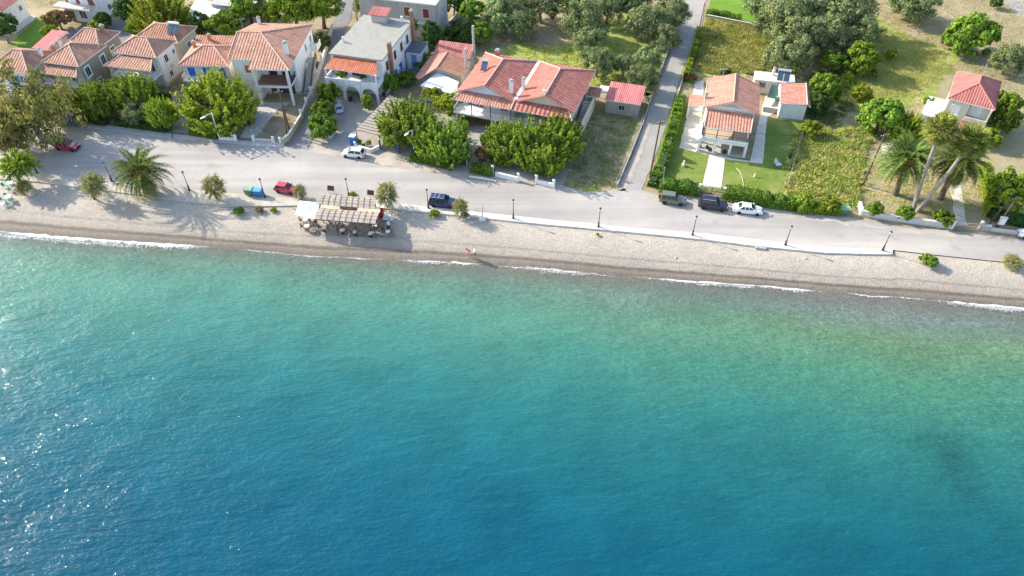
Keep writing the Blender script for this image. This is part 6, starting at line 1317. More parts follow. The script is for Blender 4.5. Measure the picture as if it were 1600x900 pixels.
car('parked_car', 'black estate car with roof rails parked in front of the black gate', 'suv', (0.012, 0.013, 0.03), (1098.3, 327), (1127.8, 331), rails=1)
car('parked_car', 'white saloon parked at the right end of the row by the villa hedge', 'sedan', (0.78, 0.79, 0.80), (1154.4, 334.3), (1181.2, 337.2))
car('parked_car', 'dark blue car with pale roof bars parked along the promenade', 'suv', (0.02, 0.03, 0.10), (677.2, 323.8), (704.5, 326.5), rails=2)
car('parked_car', 'white hatchback parked on the forecourt edge beside the blue box', 'hatch', (0.78, 0.78, 0.77), (563.4, 248.5), (538.8, 246.0), -1)
car('parked_car', 'bright red small hatchback parked between the bins and the cafe', 'mini', (0.55, 0.018, 0.045), (433.5, 301), (455.5, 304.6))
car('moving_car', 'red off roader on the road under the feathery trees', 'jeep', (0.42, 0.025, 0.04), (91, 235), (115.5, 237.5), rails=3)
car('parked_car', 'dark red car half hidden under the feathery trees, left edge', 'hatch', (0.22, 0.012, 0.02), (-22, 221), (8, 224))
ga, gb_ = G(533, 181), G(523, 160)
car('parked_car', 'silver white hatchback parked in the yard beside the oleanders', 'hatch', (0.66, 0.70, 0.74), None, None, center=(ga + gb_) / 2, heading=math.atan2(gb_.y - ga.y, gb_.x - ga.x))
ga, gb_ = G(829, 238), G(822, 252)
car('parked_car', 'pale car almost hidden under the pollarded trees by the twin gables', 'hatch', (0.72, 0.73, 0.74), None, None, center=(ga + gb_) / 2, heading=math.atan2(gb_.y - ga.y, gb_.x - ga.x))
car('parked_car', 'white car cut off by the right edge beside the wooden poles', 'hatch', (0.78, 0.79, 0.80), (1626, 377), (1599, 373.5), -1)

# bicycle lying against the pavement edge
b0 = G(625, 250); bk = empty('bicycle', (b0.x, b0.y, 0.01), R(-22), 'black bicycle standing on the pavement in front of the clipped hedge', 'bicycle')
for x in (-0.55, 0.55):
    q = MB(); q.tube([(x + 0.34 * math.cos(a), 0, 0.34 + 0.34 * math.sin(a)) for a in [2 * PI * i / 20 for i in range(21)]], 0.022, 6, False); wl = q.build('wheel', TYRE, bk)
    q = MB()
    for i in range(6): q.tube([(x, 0, 0.34), (x + 0.33 * math.cos(i * 1.05), 0, 0.34 + 0.33 * math.sin(i * 1.05))], 0.006, 4)
    q.build('spokes', GREYM, wl)
q = MB(); q.tube([(-0.55, 0, .34), (-0.1, 0, .3), (0.4, 0, .75), (-0.25, 0, .78), (-0.55, 0, .34)], 0.02, 6); q.tube([(-0.1, 0, .3), (-0.28, 0, .9)], 0.02, 6); q.tube([(0.55, 0, .34), (0.38, 0, .85), (0.36, 0, .98)], 0.02, 6); q.build('frame', BLACKM, bk)
q = MB(); q.tube([(0.28, -0.28, 1.0), (0.37, 0, 0.98), (0.28, 0.28, 1.0)], 0.018, 6); q.build('handlebar', BLACKM, bk); q = MB(); q.add([(-0.42, -.08, .92), (-0.42, .08, .92), (-0.12, .03, .92), (-.12, -.03, .92), (-0.42, -.08, .97), (-0.42, .08, .97), (-0.12, .03, .95), (-.12, -.03, .95)], [(0, 1, 2, 3), (7, 6, 5, 4), (0, 3, 7, 4), (3, 2, 6, 7), (2, 1, 5, 6), (1, 0, 4, 5)]); q.build('saddle', PLAST, bk)

# ================================================================== STREET FURNITURE
def children(o): return [c for c in bpy.data.objects if c.parent == o]
def copy_tree(o, parent=None):
    c = o.copy(); C.objects.link(c)
    if parent is not None: c.parent = parent
    for ch in children(o): copy_tree(ch, c)
    return c
def lamp_proto():
    o = empty('street_lamp', (0, 0, 0), 0, 'x', 'street lamp', 'black lanterns along the promenade')
    b = MB(); b.lathe([(0.24, 0), (0.24, 0.12), (0.17, 0.2), (0.15, 0.75), (0.18, 0.8), (0.1, 0.9)], n=12); b.build('base', BLACKM, o)
    b = MB(); b.lathe([(0.085, 0.85), (0.075, 1.6), (0.1, 1.65), (0.07, 1.72), (0.055, 3.0), (0.09, 3.05), (0.05, 3.1)], n=10); b.build('pole', BLACKM, o)
    b = MB(); b.lathe([(0.08, 3.1), (0.16, 3.18), (0.21, 3.5), (0.2, 3.52)], n=8); b.build('lantern', paint('lantern_glass', (0.55, 0.56, 0.55), 0.2, 0.05, 3), o)
    b = MB(); b.lathe([(0.26, 3.52), (0.17, 3.62), (0.05, 3.70), (0.03, 3.80)], n=8); b.build('cap', BLACKM, o); return o
LP = [((58, 270), 'black lantern partly behind the light green beach tree'), ((175, 283), 'black lantern left of the beach palm'), ((296, 297), 'black lantern between the beach palm and the pale stoned tamarisk'),
      ((414, 308), 'black lantern beside the rubbish containers'), ((545.5, 308), 'black lantern behind the cafe reed roof'), ((669.5, 325), 'black lantern at the rear of the dark blue car'),
      ((802, 341), 'black lantern on the promenade opposite the white walled gateway'), ((935, 354), 'black lantern on the promenade beside the small grating'), ((1082, 367), 'black lantern opposite the black estate car'),
      ((1227, 382.5), 'black lantern right of the white saloon, beside the beach'), ((1379, 391), 'last black lantern at the right end of the promenade')]
pr = None
for (px, py), lab in LP:
    o = lamp_proto() if pr is None else copy_tree(pr); pr = pr or o; q = G(px, py, 0.13 if px > 480 else 0.07); o.location = q; o.scale = (0.8, 0.8, 1.0); o['label'] = lab
def pole_px(name, label, base, top, r, mat, cat, extra=None, dy=0.0, bz=0.0, z1=None):
    a = G(base[0], base[1], bz); t = V(top[0], top[1], a.y + dy); o = empty(name, a, 0, label, cat); b = MB(); b.tube([(0, 0, -0.05), (t - a) * 0.5, t - a], [r * 1.15, r, r * 0.8], 8); b.build('pole', mat, o); return o, t - a
def street_light(label, base, top, arm, head=True):
    o, t = pole_px('street_light', label, base, top, 0.11, WHITEM, 'street light'); b = MB(); e = t + Vector(arm); b.tube([t - Vector((0, 0, 0.1)), t + Vector(arm) * 0.5 + Vector((0, 0, 0.12)), e], 0.05, 6); b.build('arm', WHITEM, o)
    b = MB(); d = Vector(arm).normalized(); b.bar(e - d * 0.1, e + d * 0.65, 0.3, 0.14); b.build('lamp_head', WHITEM, o); return o
street_light('white street light with an outward arm below the largest bright tree', (344, 219), (330.5, 177), (-1.0, -1.0, -0.1))
street_light('white street light standing in the hedge behind the bicycle', (647.5, 241), (644, 203), (-0.7, -0.9, -0.1))
street_light('white street light poking out of the pollarded clump, right side', (884, 222), (885.5, 187), (-0.5, -1.1, -0.1))
o, t = pole_px('flag_pole', 'slender pale grey pole at the villa corner behind the olive off roader', (1034.5, 299), (1038.5, 261), 0.05, GREYM, 'pole')
o, t = pole_px('signpost', 'grey post in a round concrete foot on the promenade edge', (754, 342), (754, 323), 0.06, paint('faded_post', (0.30, 0.26, 0.23), 0.8), 'post'); b = MB(); b.lathe([(0.62, -0.1), (0.62, 0.25), (0.5, 0.36)], n=12); b.build('foot', PALEC, o)
WIRES = {}
def utility(label, base, top, arm=None, key=None, r=0.14, mat=None):
    o, t = pole_px('utility_pole', label, base, top, r, mat or POLEW, 'utility pole')
    if arm:
        b = MB(); d = Vector((math.cos(R(arm)), math.sin(R(arm)), 0)); c = t - Vector((0, 0, 0.35)); b.bar(c - d * 0.7, c + d * 0.7, 0.1); b.build('crossarm', POLEW, o)
        for f in (-0.6, -0.2, 0.2, 0.6): b = MB(); b.lathe([(0.04, 0), (0.06, 0.06), (0.03, 0.16)], c + d * f + Vector((0, 0, 0.05)), 6); b.build('insulator', PALEC, o)
    if key: WIRES[key] = o.location + t
    return o
utility('thin dark pole in front of the second hipped house porch', (110, 139), (94, 97), key='a')
utility('wooden pole with an insulator arm in front of the column balcony', (453, 206), (435, 141), 10, key='b')
utility('leaning brace pole beside the wooden pole at the lane corner', (449, 210), (438, 150), r=0.11)
utility('wooden pole between the lane and the villa bushes', (1014, 283), (1032, 189), 20, key='c')
utility('wooden pole at the left of the date palms', (1348, 289), (1383.5, 209), 15, key='d')
utility('wooden pole carrying the grey meter box at the right edge', (1557, 355), (1590, 308), 10, key='e')
utility('black pole standing left of the meter box pole', (1541, 356), (1566, 326), r=0.1, mat=BLACKM)
utility('rusty thin pole beside the straight lane near the top edge', (1091, 54), (1101, 5), r=0.09)
q = G(1557, 355); bx_ = empty('meter_box', (q.x + 0.05, q.y - 0.2, 0.9), R(-12), 'grey electricity box fixed to the wooden pole at the right edge', 'electrical box'); b = MB(); b.box(-0.45, 0.45, -0.35, 0.0, 0, 1.3); b.build('cabinet', GREYM, bx_); b = MB(); b.box(-0.4, 0.4, -0.38, -0.352, 0.08, 1.22); b.build('door', WHITEM, bx_); b = MB(); b.box(-0.5, 0.5, -0.42, 0.03, 1.3, 1.36); b.build('hood', GREYM, bx_)
def wire(label, p, q, sag=0.8, r=0.022):
    c = p.copy(); b = MB(); b.tube([p.lerp(q, i / 14) - c - Vector((0, 0, sag * 4 * (i / 14) * (1 - i / 14))) for i in range(15)], r, 5); o = b.build('cable', PLAST, loc=c); tag(o, label, 'cable')
wire('cable from the gabled house to the pole by the lane', V(905, 187, G(905, 235).y), WIRES['c'] - Vector((0, 0, 0.5)), 0.7, 0.03)
wire('cable strung over the villa lawn between two wooden poles', WIRES['c'] - Vector((0, 0, 0.3)), WIRES['d'] - Vector((0, 0, 0.3)), 1.0)
wire('cable over the dry plot between the palms and the right edge', WIRES['d'] - Vector((0, 0, 0.3)), WIRES['e'], 1.2)
wire('cable running along the left gardens to the column balcony pole', WIRES['a'], WIRES['b'] - Vector((0, 0, 0.4)), 1.2)
wire('cable over the lane mouth from the balcony pole to the flat roofed house', WIRES['b'] - Vector((0, 0, 0.4)), V(592, 122, G(592, 160).y), 0.7)

def dumpster(label, base, col, lid, ang, w=1.35, d=1.05, h=1.15):
    q = G(*base); o = empty('rubbish_container', (q.x, q.y, 0.07 if base[0] < 500 else 0), ang, label, 'rubbish container'); m = paint(label.split()[0] + '_bin', col, 0.5, 0.15, 2)
    b = MB(); b.add([(-w * .43, -d * .42, .18), (w * .43, -d * .42, .18), (w * .43, d * .42, .18), (-w * .43, d * .42, .18), (-w / 2, -d / 2, h), (w / 2, -d / 2, h), (w / 2, d / 2, h), (-w / 2, d / 2, h)], [(3, 2, 1, 0), (0, 1, 5, 4), (1, 2, 6, 5), (2, 3, 7, 6), (3, 0, 4, 7)])
    for x in (-.3, 0, .3): b.box(x * w - .03, x * w + .03, -d / 2 - .02, -d * .43, .3, h - .1)
    b.build('body', m, o); b = MB(); n = 6
    for i in range(n):
        y0, y1 = -d / 2 - .04 + (d + .08) * i / n, -d / 2 - .04 + (d + .08) * (i + 1) / n; f = lambda y: h + .02 + 0.2 * math.sin(PI * (y + d / 2 + .05) / (d + .1))
        b.face([(-w / 2 - .04, y0, f(y0)), (w / 2 + .04, y0, f(y0)), (w / 2 + .04, y1, f(y1)), (-w / 2 - .04, y1, f(y1))])
    b.box(-w / 2 - .05, w / 2 + .05, -d / 2 - .06, d / 2 + .06, h - .05, h + .015); b.build('lid', paint(label.split()[0] + '_lid', lid, 0.45, 0.12, 2), o)
    for x in (-w * .36, w * .36):
        for y in (-d * .33, d * .33): b = MB(); b.tube([(x, y - .04, .09), (x, y + .04, .09)], .09, 8); b.bar((x, y, .09), (x, y, .19), .05); b.build('wheel', TYRE, o)
    b = MB(); b.tube([(-w / 2 - .1, 0, h - .1), (w / 2 + .1, 0, h - .1)], .03, 6); b.build('lifting_bar', GREYM, o); return o
dumpster('green wheeled rubbish container beside the blue one at the road edge', (391, 304), (0.10, 0.22, 0.13), (0.22, 0.36, 0.24), R(-8))
dumpster('blue wheeled recycling container beside the green one', (405.5, 305.5), (0.04, 0.20, 0.55), (0.10, 0.34, 0.68), R(-8), 1.25)
dumpster('green rubbish container with a pale lid by the tall grass plot', (1317, 333.5), (0.06, 0.16, 0.10), (0.62, 0.62, 0.60), R(-10))
# blue cabin box by the forecourt, white planters
q = G(553, 226); o = empty('kiosk_box', (q.x, q.y, 0), R(-16), 'bright blue upright box at the head of the forecourt', 'utility box'); b = MB(); b.box(-0.45, 0.45, -0.4, 0.4, 0, 1.75); b.build('cabinet', paint('sky_blue', (0.02, 0.24, 0.62), 0.5), o); b = MB(); b.box(-0.36, 0.36, -0.43, -0.402, 0.12, 1.6); b.build('door', BLUE, o); b = MB(); b.box(-0.52, 0.52, -0.47, 0.47, 1.75, 1.87); b.build('roof', WHITEM, o)
def planter(label, px, py, kind, w=1.0, d=0.6, h=0.5, r=0.5, ang=-16, mat=None, rnd=True):
    q = G(px, py); o = empty('planter', (q.x, q.y, 0), R(ang), label, 'planter'); b = MB()
    if rnd: b.lathe([(w * .36, 0), (w * .5, h * .9), (w * .53, h), (w * .45, h)], n=12)
    else: b.box(-w / 2, w / 2, -d / 2, d / 2, 0, h)
    b.build('pot', mat or WHITE, o); put('plant', CR[kind][0], o, (0, 0, h + r * 0.4), (0, 0, 0), (r, r, r * 0.8)); return o
planter('white tub with a leafy plant right of the blue box', 562, 228, 'bush', 0.9, h=.6, r=.55); planter('white tub with a flat green plant on the low white wall', 577, 229, 'limebush', 0.9, h=.6, r=.5); planter('small white tub between the two planted tubs', 569, 231, 'limebush', 0.6, h=.5, r=.3)
for px, py, r_, lab in ((1093, 231, .28, 'small potted plant at the left arch of the villa'), (1104, 233, .3, 'potted plant left of the villa entrance arch'), (1108, 236.5, .35, 'large dark pot left of the villa garden path'), (1131, 241, .42, 'large dark pot right of the villa garden path'), (1165, 228, .5, 'round potted shrub at the right corner of the villa arcade'), (600, 150, .4, 'potted plant under the arches beside the flat roofed house'), (548, 158, .45, 'potted plant before the left arch of the flat roofed house')):
    planter(lab, px, py, 'dark', .55, h=.4, r=r_, mat=PLAST)
q = G(505, 211); o = empty('planter', (q.x, q.y, 0), R(-14), 'long pale concrete planter under the flowering oleander', 'planter'); b = MB(); b.box(-1.9, 1.9, -.8, .8, 0, .55); b.build('trough', PALEC, o); b = MB(); b.box(-1.75, 1.75, -.65, .65, .5, .57); b.build('soil', M_SOIL, o)

# --- low walls with pillars
def low_wall(label, pts, h=0.6, t=0.22, mat=None, pillars=(), ph=1.15, cop=True, name='garden_wall', pil_mat=None):
    P = [G(*p) for p in pts]; c = P[0].copy(); o = empty(name, c, 0, label, 'wall'); b = MB(); k = MB()
    for p, q in zip(P, P[1:]):
        p = p - c; q = q - c; b.bar(p + Vector((0, 0, h / 2 - .05)), q + Vector((0, 0, h / 2 - .05)), t, h + .1)
        if cop: k.bar(p + Vector((0, 0, h + .045)), q + Vector((0, 0, h + .045)), t + .1, .08)
    b.build('wall', mat or WHITE, o)
    if cop: k.build('coping', PALEC if mat else WHITE, o)
    for p in pillars:
        p = G(*p) - c; b = MB(); b.box(p.x - .19, p.x + .19, p.y - .19, p.y + .19, 0, ph); s = b.build('pillar', pil_mat or WHITE, o); b = MB(); b.add([(p.x - .24, p.y - .24, ph), (p.x + .24, p.y - .24, ph), (p.x + .24, p.y + .24, ph), (p.x - .24, p.y + .24, ph), (p.x, p.y, ph + .2)], [(3, 2, 1, 0), (0, 1, 4), (1, 2, 4), (2, 3, 4), (3, 0, 4)]); b.build('cap', WHITE, s)
    return o
low_wall('white front wall with pillars before the column balcony house', [(345, 219), (369, 220)], .55, pillars=[(369, 220)])
low_wall('low cream wall with white pillars, gate side of the column balcony house', [(397, 221), (428, 223)], .5, mat=BEIGE, pillars=[(397, 221), (428, 223), (439, 224)])
low_wall('long cream lane wall with white pillars beside the big hipped house', [(443, 225), (452, 218), (472, 186), (487, 150), (500, 112), (511, 78), (520, 45)], 1.0, .25, BEIGE, [(472, 186), (480, 167), (487, 150), (496, 124), (504, 100), (511, 78)], 1.9)
low_wall('grey garden wall between the bright tree and the bare soil', [(344, 212), (357, 182)], .7, .2, CONC)
low_wall('low white wall right of the driveway, beyond the feathery tree', [(98, 197), (114, 180)], .7, .25, PALEC)
low_wall('white tiled parapet around the white planters', [(556, 232), (580, 239), (593, 233)], .7, .2, pillars=[(556, 231)])
low_wall('white wall left of the car entrance of the twin gabled house', [(774, 275), (809, 283.5)], .75, .22, pillars=[(770, 271), (810, 283)], ph=1.5)
low_wall('white wall right of the car entrance below the pollarded clump', [(838, 286), (865, 293)], .65, .22, pillars=[(838, 286), (865, 293)], ph=1.5)
low_wall('long white wall in front of the palms', [(1341, 322), (1345, 336), (1400, 345), (1486, 357)], .9, .3, PALEC, [(1486, 357)], 1.4)
low_wall('rough stone wall right of the metal gate', [(1530, 359), (1545, 360)], .9, .35, STONE, [(1529, 358.5)], 1.5, pil_mat=STONE)
low_wall('low pale wall along the right edge of the road', [(1546, 360), (1610, 369)], .45, .2, PALEC)
low_wall('low kerb wall on the vacant plot side of the straight lane', [(964, 292), (985, 243), (1006, 190), (1022, 140), (1045, 78)], .5, .15, CONC, cop=False)
low_wall('pale retaining edge along the villa side of the lane', [(1030, 258), (1043, 215), (1058, 150), (1068, 120)], .35, .18, PALEC, cop=False)
low_wall('grey boundary wall below the bright upper lawn', [(1104, 28), (1135, 34), (1195, 46)], .7, .2, CONC)
low_wall('grey wall running back from the unfinished building', [(697, 48), (722, 24)], 1.4, .2, CONC)
o = low_wall('dark wooden screen along the driveway behind the feathery tree', [(95, 175), (112, 155)], 1.6, .1, BROWNW, cop=False, name='wooden_screen'); o['category'] = 'fence'

# --- fences and gates
def mesh_fence(label, pts, h=1.3, sp=2.2, mat=None):
    P = [G(*p) for p in pts]; c = P[0].copy(); o = empty('wire_fence', c, 0, label, 'fence'); w_ = MB(); m = mat or GREYM; n_ = 0
    for p, q in zip(P, P[1:]):
        p = p - c; q = q - c; L = (q - p).length; k = max(1, int(L / sp))
        for i in range(k + 1): e = p.lerp(q, i / k); b = MB(); b.tube([(e.x, e.y, -.05), (e.x, e.y, h)], .035, 6); b.build('post', m, o)
        for z in (.1, h * .5, h - .05): w_.tube([p + Vector((0, 0, z)), q + Vector((0, 0, z))], .012, 4)
        for i in range(int(L / .3)): e = p.lerp(q, i * .3 / L); w_.tube([(e.x, e.y, .1), (e.x, e.y, h - .05)], .006, 3)
    w_.build('wires', m, o); return o
mesh_fence('wire fence on the right of the villa lawn', [(1254, 207), (1240, 255), (1229, 293)])
mesh_fence('wire fence between the lane kerb and the vacant plot', [(962, 289), (984, 240), (1005, 187)], 1.2)
mesh_fence('wire fence dividing the dry field, behind the small square house', [(1537, 118), (1545, 75), (1552, 20)], 1.2)
mesh_fence('wire fence beside the olive grove along the lane', [(1022, 138), (1044, 78), (1060, 40)], 1.2)
q0, q1 = G(1093, 302), G(1128, 307); o = empty('metal_gate', q0, math.atan2(q1.y - q0.y, q1.x - q0.x), 'black metal double gate at the end of the villa path', 'gate'); Lg = (q1 - q0).length
for k in range(2):
    b = MB(); a_, e_ = .1 + k * (Lg / 2), Lg / 2 - .05 + k * (Lg / 2)
    for z in (.15, .75, 1.6): b.bar((a_, 0, z), (e_, 0, z), .06)
    for i in range(9): x = a_ + (e_ - a_) * i / 8; b.bar((x, 0, .1), (x, 0, 1.65), .035 if 0 < i < 8 else .07)
    b.bar((a_, 0.02, .2), (e_, 0.02, 1.5), .05) if k else b.bar((e_, 0.02, .2), (a_, 0.02, 1.5), .05); b.build('leaf', BLACKM, o)
for x in (-.15, Lg + .15): b = MB(); b.box(x - .2, x + .2, -.2, .2, 0, 1.8); b.build('pillar', WHITE, o)
q0, q1 = G(1490, 358), G(1526, 360); o = empty('metal_gate', q0, math.atan2(q1.y - q0.y, q1.x - q0.x), 'pale rusty metal gate between the white wall and the stone wall', 'gate'); Lg = (q1 - q0).length; RUST = paint('pale_rusty_metal', (0.42, 0.34, 0.26), 0.8, .25, 4)
for k in range(2):
    b = MB(); a_, e_ = k * (Lg / 2) + .03, Lg / 2 - .03 + k * (Lg / 2)
    for z in (.12, .7, 1.25): b.bar((a_, 0, z), (e_, 0, z), .07)
    for i in range(7): x = a_ + (e_ - a_) * i / 6; b.bar((x, 0, .08), (x, 0, 1.3), .03 if 0 < i < 6 else .08)
    b.build('leaf', RUST, o)
q0 = G(717, 257); o = empty('garden_gate', q0, R(-18), 'small dark red slatted gate between the hedges', 'gate'); b = MB()
for i in range(11): b.box(i * .125, i * .125 + .07, -.02, .02, .1, 1.0)
b.box(0, 1.35, -.03, .03, .25, .33); b.box(0, 1.35, -.03, .03, .8, .88); b.build('leaf', REDW, o)
for x in (-.12, 1.47): b = MB(); b.bar((x, 0, 0), (x, 0, 1.15), .1); b.build('post', WHITE, o)
# blue gateposts of the yard
for (px, py), lab in (((594.5, 232), 'blue gatepost at the end of the white parapet'), ((624, 239), 'blue gatepost nearest the bicycle')):
    q = G(px, py); o = empty('gatepost', q, R(-16), lab, 'post'); b = MB(); b.box(-.12, .12, -.12, .12, 0, 1.7); b.build('shaft', paint('navy_paint', (0.03, 0.07, 0.22), .5), o); b = MB(); b.lathe([(.1, 1.7), (.14, 1.78), (.08, 1.9), (.01, 1.95)], n=8); b.build('finial', WHITE, o)
# reed mat pergola over the yard
P4 = [G(x, y, 2.5) for x, y in ((556, 203), (604, 214), (648, 163), (608, 148))]; c = P4[0].copy(); c.z = 0; o = empty('yard_pergola', c, 0, 'grey reed mat pergola roof over the yard beside the flat roofed house', 'pergola')
REED = None
def reed_material(name, c, s, lines=1.0):
    m, t, ou = newmat(name); uv = nd(t, 'UVMap').outputs[0]; mp = nd(t, 'Mapping'); t.links.new(uv, mp.inputs[0]); mp.inputs['Scale'].default_value = (0.7, 9, 1); n = noise(t, 3.0, 5, .7, mp.outputs[0]); n2 = noise(t, .9, 4, .6, pos(t))
    f = math_(t, 'ADD', math_(t, 'MULTIPLY', n.outputs[0], .65), math_(t, 'MULTIPLY', n2.outputs[0], .35)); r = ramp(t, [(.3, [x * .45 for x in c]), (.5, c), (.7, [min(1, x * 1.35) for x in c])], f); princ(t, ou, r.outputs[0], .95, bump(t, n.outputs[0], .03), .1); return m
REED = reed_material('reed_mat', (0.40, 0.345, 0.285), 1); REEDP = reed_material('pale_reed_mat', (0.52, 0.43, 0.30), 1); REEDG = reed_material('grey_reed_mat', (0.33, 0.30, 0.26), 1)
def mat_panel(parent, quad, mat, name, nx=8, ny=4, sag=.08, thick=.05, wob=.03, seed=0):
    """sagging mat between four corners, with thickness"""
    b = MB(); g = lambda s, t: (quad[0] * (1 - s) + quad[1] * s) * (1 - t) + (quad[3] * (1 - s) + quad[2] * s) * t + Vector((0, 0, -sag * math.sin(PI * t) * 1.0 + wob * mnoise.noise(Vector((s * nx, t * ny, seed)))))
    W_ = (quad[1] - quad[0]).length; D_ = (quad[3] - quad[0]).length
    for i in range(nx):
        for j in range(ny):
            a = [(i / nx, j / ny), ((i + 1) / nx, j / ny), ((i + 1) / nx, (j + 1) / ny), (i / nx, (j + 1) / ny)]; pts = [g(*q) for q in a]; uv = [(s * W_, t * D_) for s, t in a]
            b.face(pts, uv); b.face([p - Vector((0, 0, thick)) for p in pts[::-1]], uv[::-1])
    for e in range(4):
        k = nx if e % 2 == 0 else ny
        for i in range(k):
            f0, f1 = i / k, (i + 1) / k; st = {0: [(f0, 0), (f1, 0)], 1: [(1, f0), (1, f1)], 2: [(1 - f0, 1), (1 - f1, 1)], 3: [(0, 1 - f0), (0, 1 - f1)]}[e]; p, q = g(*st[0]), g(*st[1]); d = Vector((0, 0, thick)); b.face([p - d, q - d, q, p], [(0, 0), (.2, 0), (.2, .05), (0, .05)])
    return b.build(name, mat, parent)
Pq = [p - c for p in P4]; mat_panel(o, Pq, REEDG, 'reed_roof', 8, 8, .1, .06, .12); bt = MB(); zz = Vector((0, 0, .06))
for i in range(15): bt.tube([Pq[0].lerp(Pq[3], i / 14) + zz - Vector((0, 0, .1 * math.sin(PI * i / 14))), Pq[1].lerp(Pq[2], i / 14) + zz - Vector((0, 0, .1 * math.sin(PI * i / 14)))], .035, 5)
bt.build('battens', POLEW, o)
for i, (s, t_) in enumerate(((0, 0), (1, 0), (1, 1), (0, 1), (0, .5), (1, .5))):
    p = (P4[0] * (1 - s) + P4[1] * s) * (1 - t_) + (P4[3] * (1 - s) + P4[2] * s) * t_ - c; b = MB(); b.tube([(p.x, p.y, 0), (p.x, p.y, 2.42)], .07, 6); b.build('post', POLEW, o)

# ================================================================== CAFE ON THE BEACH
def GBz(px, py, h): # point at height h above the beach under it
    z = GB(px, py).z + h; return G(px, py, z)
zc = 2.55
def pergola():
    B0 = [G(x, y, zc) for x, y in ((493.5, 318.5), (586, 326.5), (587.5, 309.5), (499, 303.5))]; F0 = [G(x, y, zc - .1) for x, y in ((491, 342), (586.5, 349.5), (593, 331.5), (498, 325.5))]
    c = B0[0].copy(); c.z = 0; o = empty('reed_pergola', c, 0, 'beach cafe pergola roofed with two rows of brown reed mats', 'pergola')
    for k, Q in enumerate((B0, F0)):
        Q = [p - c for p in Q]; mat_panel(o, Q, REED, 'reed_panel', 16, 5, -.22, .05, .05, k * 5)
        bt = MB()
        for i in range(1, 10):
            s = i / 10; p = Q[0].lerp(Q[1], s); q = Q[3].lerp(Q[2], s); bt.tube([p.lerp(q, t / 6) + Vector((0, 0, .06 + .22 * math.sin(PI * t / 6))) for t in range(7)], .035, 5)
        for t in (.25, .5, .75):
            p = Q[0].lerp(Q[3], t); q = Q[1].lerp(Q[2], t); z = Vector((0, 0, .08 + .22 * math.sin(PI * t))); bt.tube([p + z, q + z], .022, 5)
        bt.build('battens', paint('cane', (0.22, 0.175, 0.135), .85, .2, 4), o)
    A = [G(x, y, zc - .02) - c for x, y in ((500, 325), (530, 327.5), (531, 321), (502, 318.6))]; mat_panel(o, A, REEDP, 'pale_mat', 5, 3, .02, .03, .03)
    A = [G(x, y, zc - .02) - c for x, y in ((558, 330), (594, 331.8), (594, 326), (559, 324.8))]; mat_panel(o, A, REEDP, 'pale_mat', 5, 3, .02, .03, .03)
    for Q, zz in ((B0, zc), (F0, zc - .1)):
        for i in range(4):
            for (u, v) in ((Q[0], Q[1]), (Q[3], Q[2])):
                p = u.lerp(v, .03 + .94 * i / 3) - c; b = MB(); b.tube([(p.x, p.y, -.8), (p.x, p.y, zz - .08)], .07, 6); b.build('post', POLEW, o)
        for (u, v) in ((Q[0], Q[1]), (Q[3], Q[2])):
            b = MB(); d = Vector((0, 0, -.12)); b.tube([u - c + d, v - c + d], .06, 6); b.build('beam', POLEW, o)
    ct = MB(); p = G(560, 335, .0) - c; ct.box(p.x - 2.4, p.x + 2.4, p.y - .4, p.y + .4, -.6, .85); ct.build('counter', BROWNW, o)
    return o
pergola()
CANV = paint('white_canvas', (0.80, 0.79, 0.76), .85, .05, 1.0)
def big_parasol():
    Q = [G(x, y, 2.45) for x, y in ((461, 335.5), (491.5, 342), (500, 317), (468, 313.5))]; c = sum(Q, Vector()) / 4; c.z = GB(480, 337).z; o = empty('square_parasol', c, 0, 'large square white parasol joined to the left end of the cafe', 'parasol'); b = MB(); top = Vector((0, 0, 3.0 - c.z))
    P = [p - c for p in Q]
    for i in range(4):
        p, q = P[i], P[(i + 1) % 4]; n = 6
        for k in range(n):
            a0, a1 = p.lerp(q, k / n), p.lerp(q, (k + 1) / n); m0, m1 = a0.lerp(top, .5) - Vector((0, 0, .05)), a1.lerp(top, .5) - Vector((0, 0, .05)); b.face([a0, a1, m1, m0]); b.face([m0, m1, top]); b.face([a0 - Vector((0, 0, .2)), a1 - Vector((0, 0, .2)), a1, a0])
    b.build('canopy', CANV, o)
    r_ = MB()
    for p in P: r_.tube([p - Vector((0, 0, .04)), top - Vector((0, 0, .08))], .025, 5)
    r_.build('ribs', POLEW, o); b = MB(); b.tube([(0, 0, 0), (0, 0, top.z + .15)], .05, 8); b.build('pole', POLEW, o); b = MB(); b.box(-.4, .4, -.4, .4, -.02, .12); b.build('base', CONC, o)
big_parasol()
def folded_parasol(label, base, top):
    a = GB(*base); t = V(top[0], top[1], a.y); h = t.z - a.z; o = empty('folded_parasol', a, 0, label, 'parasol'); b = MB(); b.tube([(0, 0, 0), (0, 0, h)], .035, 6); b.build('pole', POLEW, o); b = MB(); b.lathe([(.16, h * .32), (.27, h * .36), (.24, h * .6), (.16, h * .85), (.05, h * .98)], n=9); b.build('folded_canopy', CANV, o); b = MB(); b.lathe([(.35, 0), (.35, .1), (.1, .16)], n=12); b.build('base', CONC, o)
folded_parasol('folded white parasol beside the thin tamarisk left of the cafe', (469.5, 315), (467.5, 298)); folded_parasol('folded white parasol in the tamarisk right of the cafe', (609.5, 331), (606, 313.5))
WICK = paint('brown_wicker', (0.30, 0.20, 0.135), .8, .25, 6); WHITEP = paint('white_plastic', (0.75, 0.75, 0.74), .45, .05, 3); TURQ = paint('turquoise_plastic', (0.10, 0.42, 0.38), .5, .1, 3); GREYW = paint('grey_wicker', (0.16, 0.15, 0.15), .8, .2, 6)
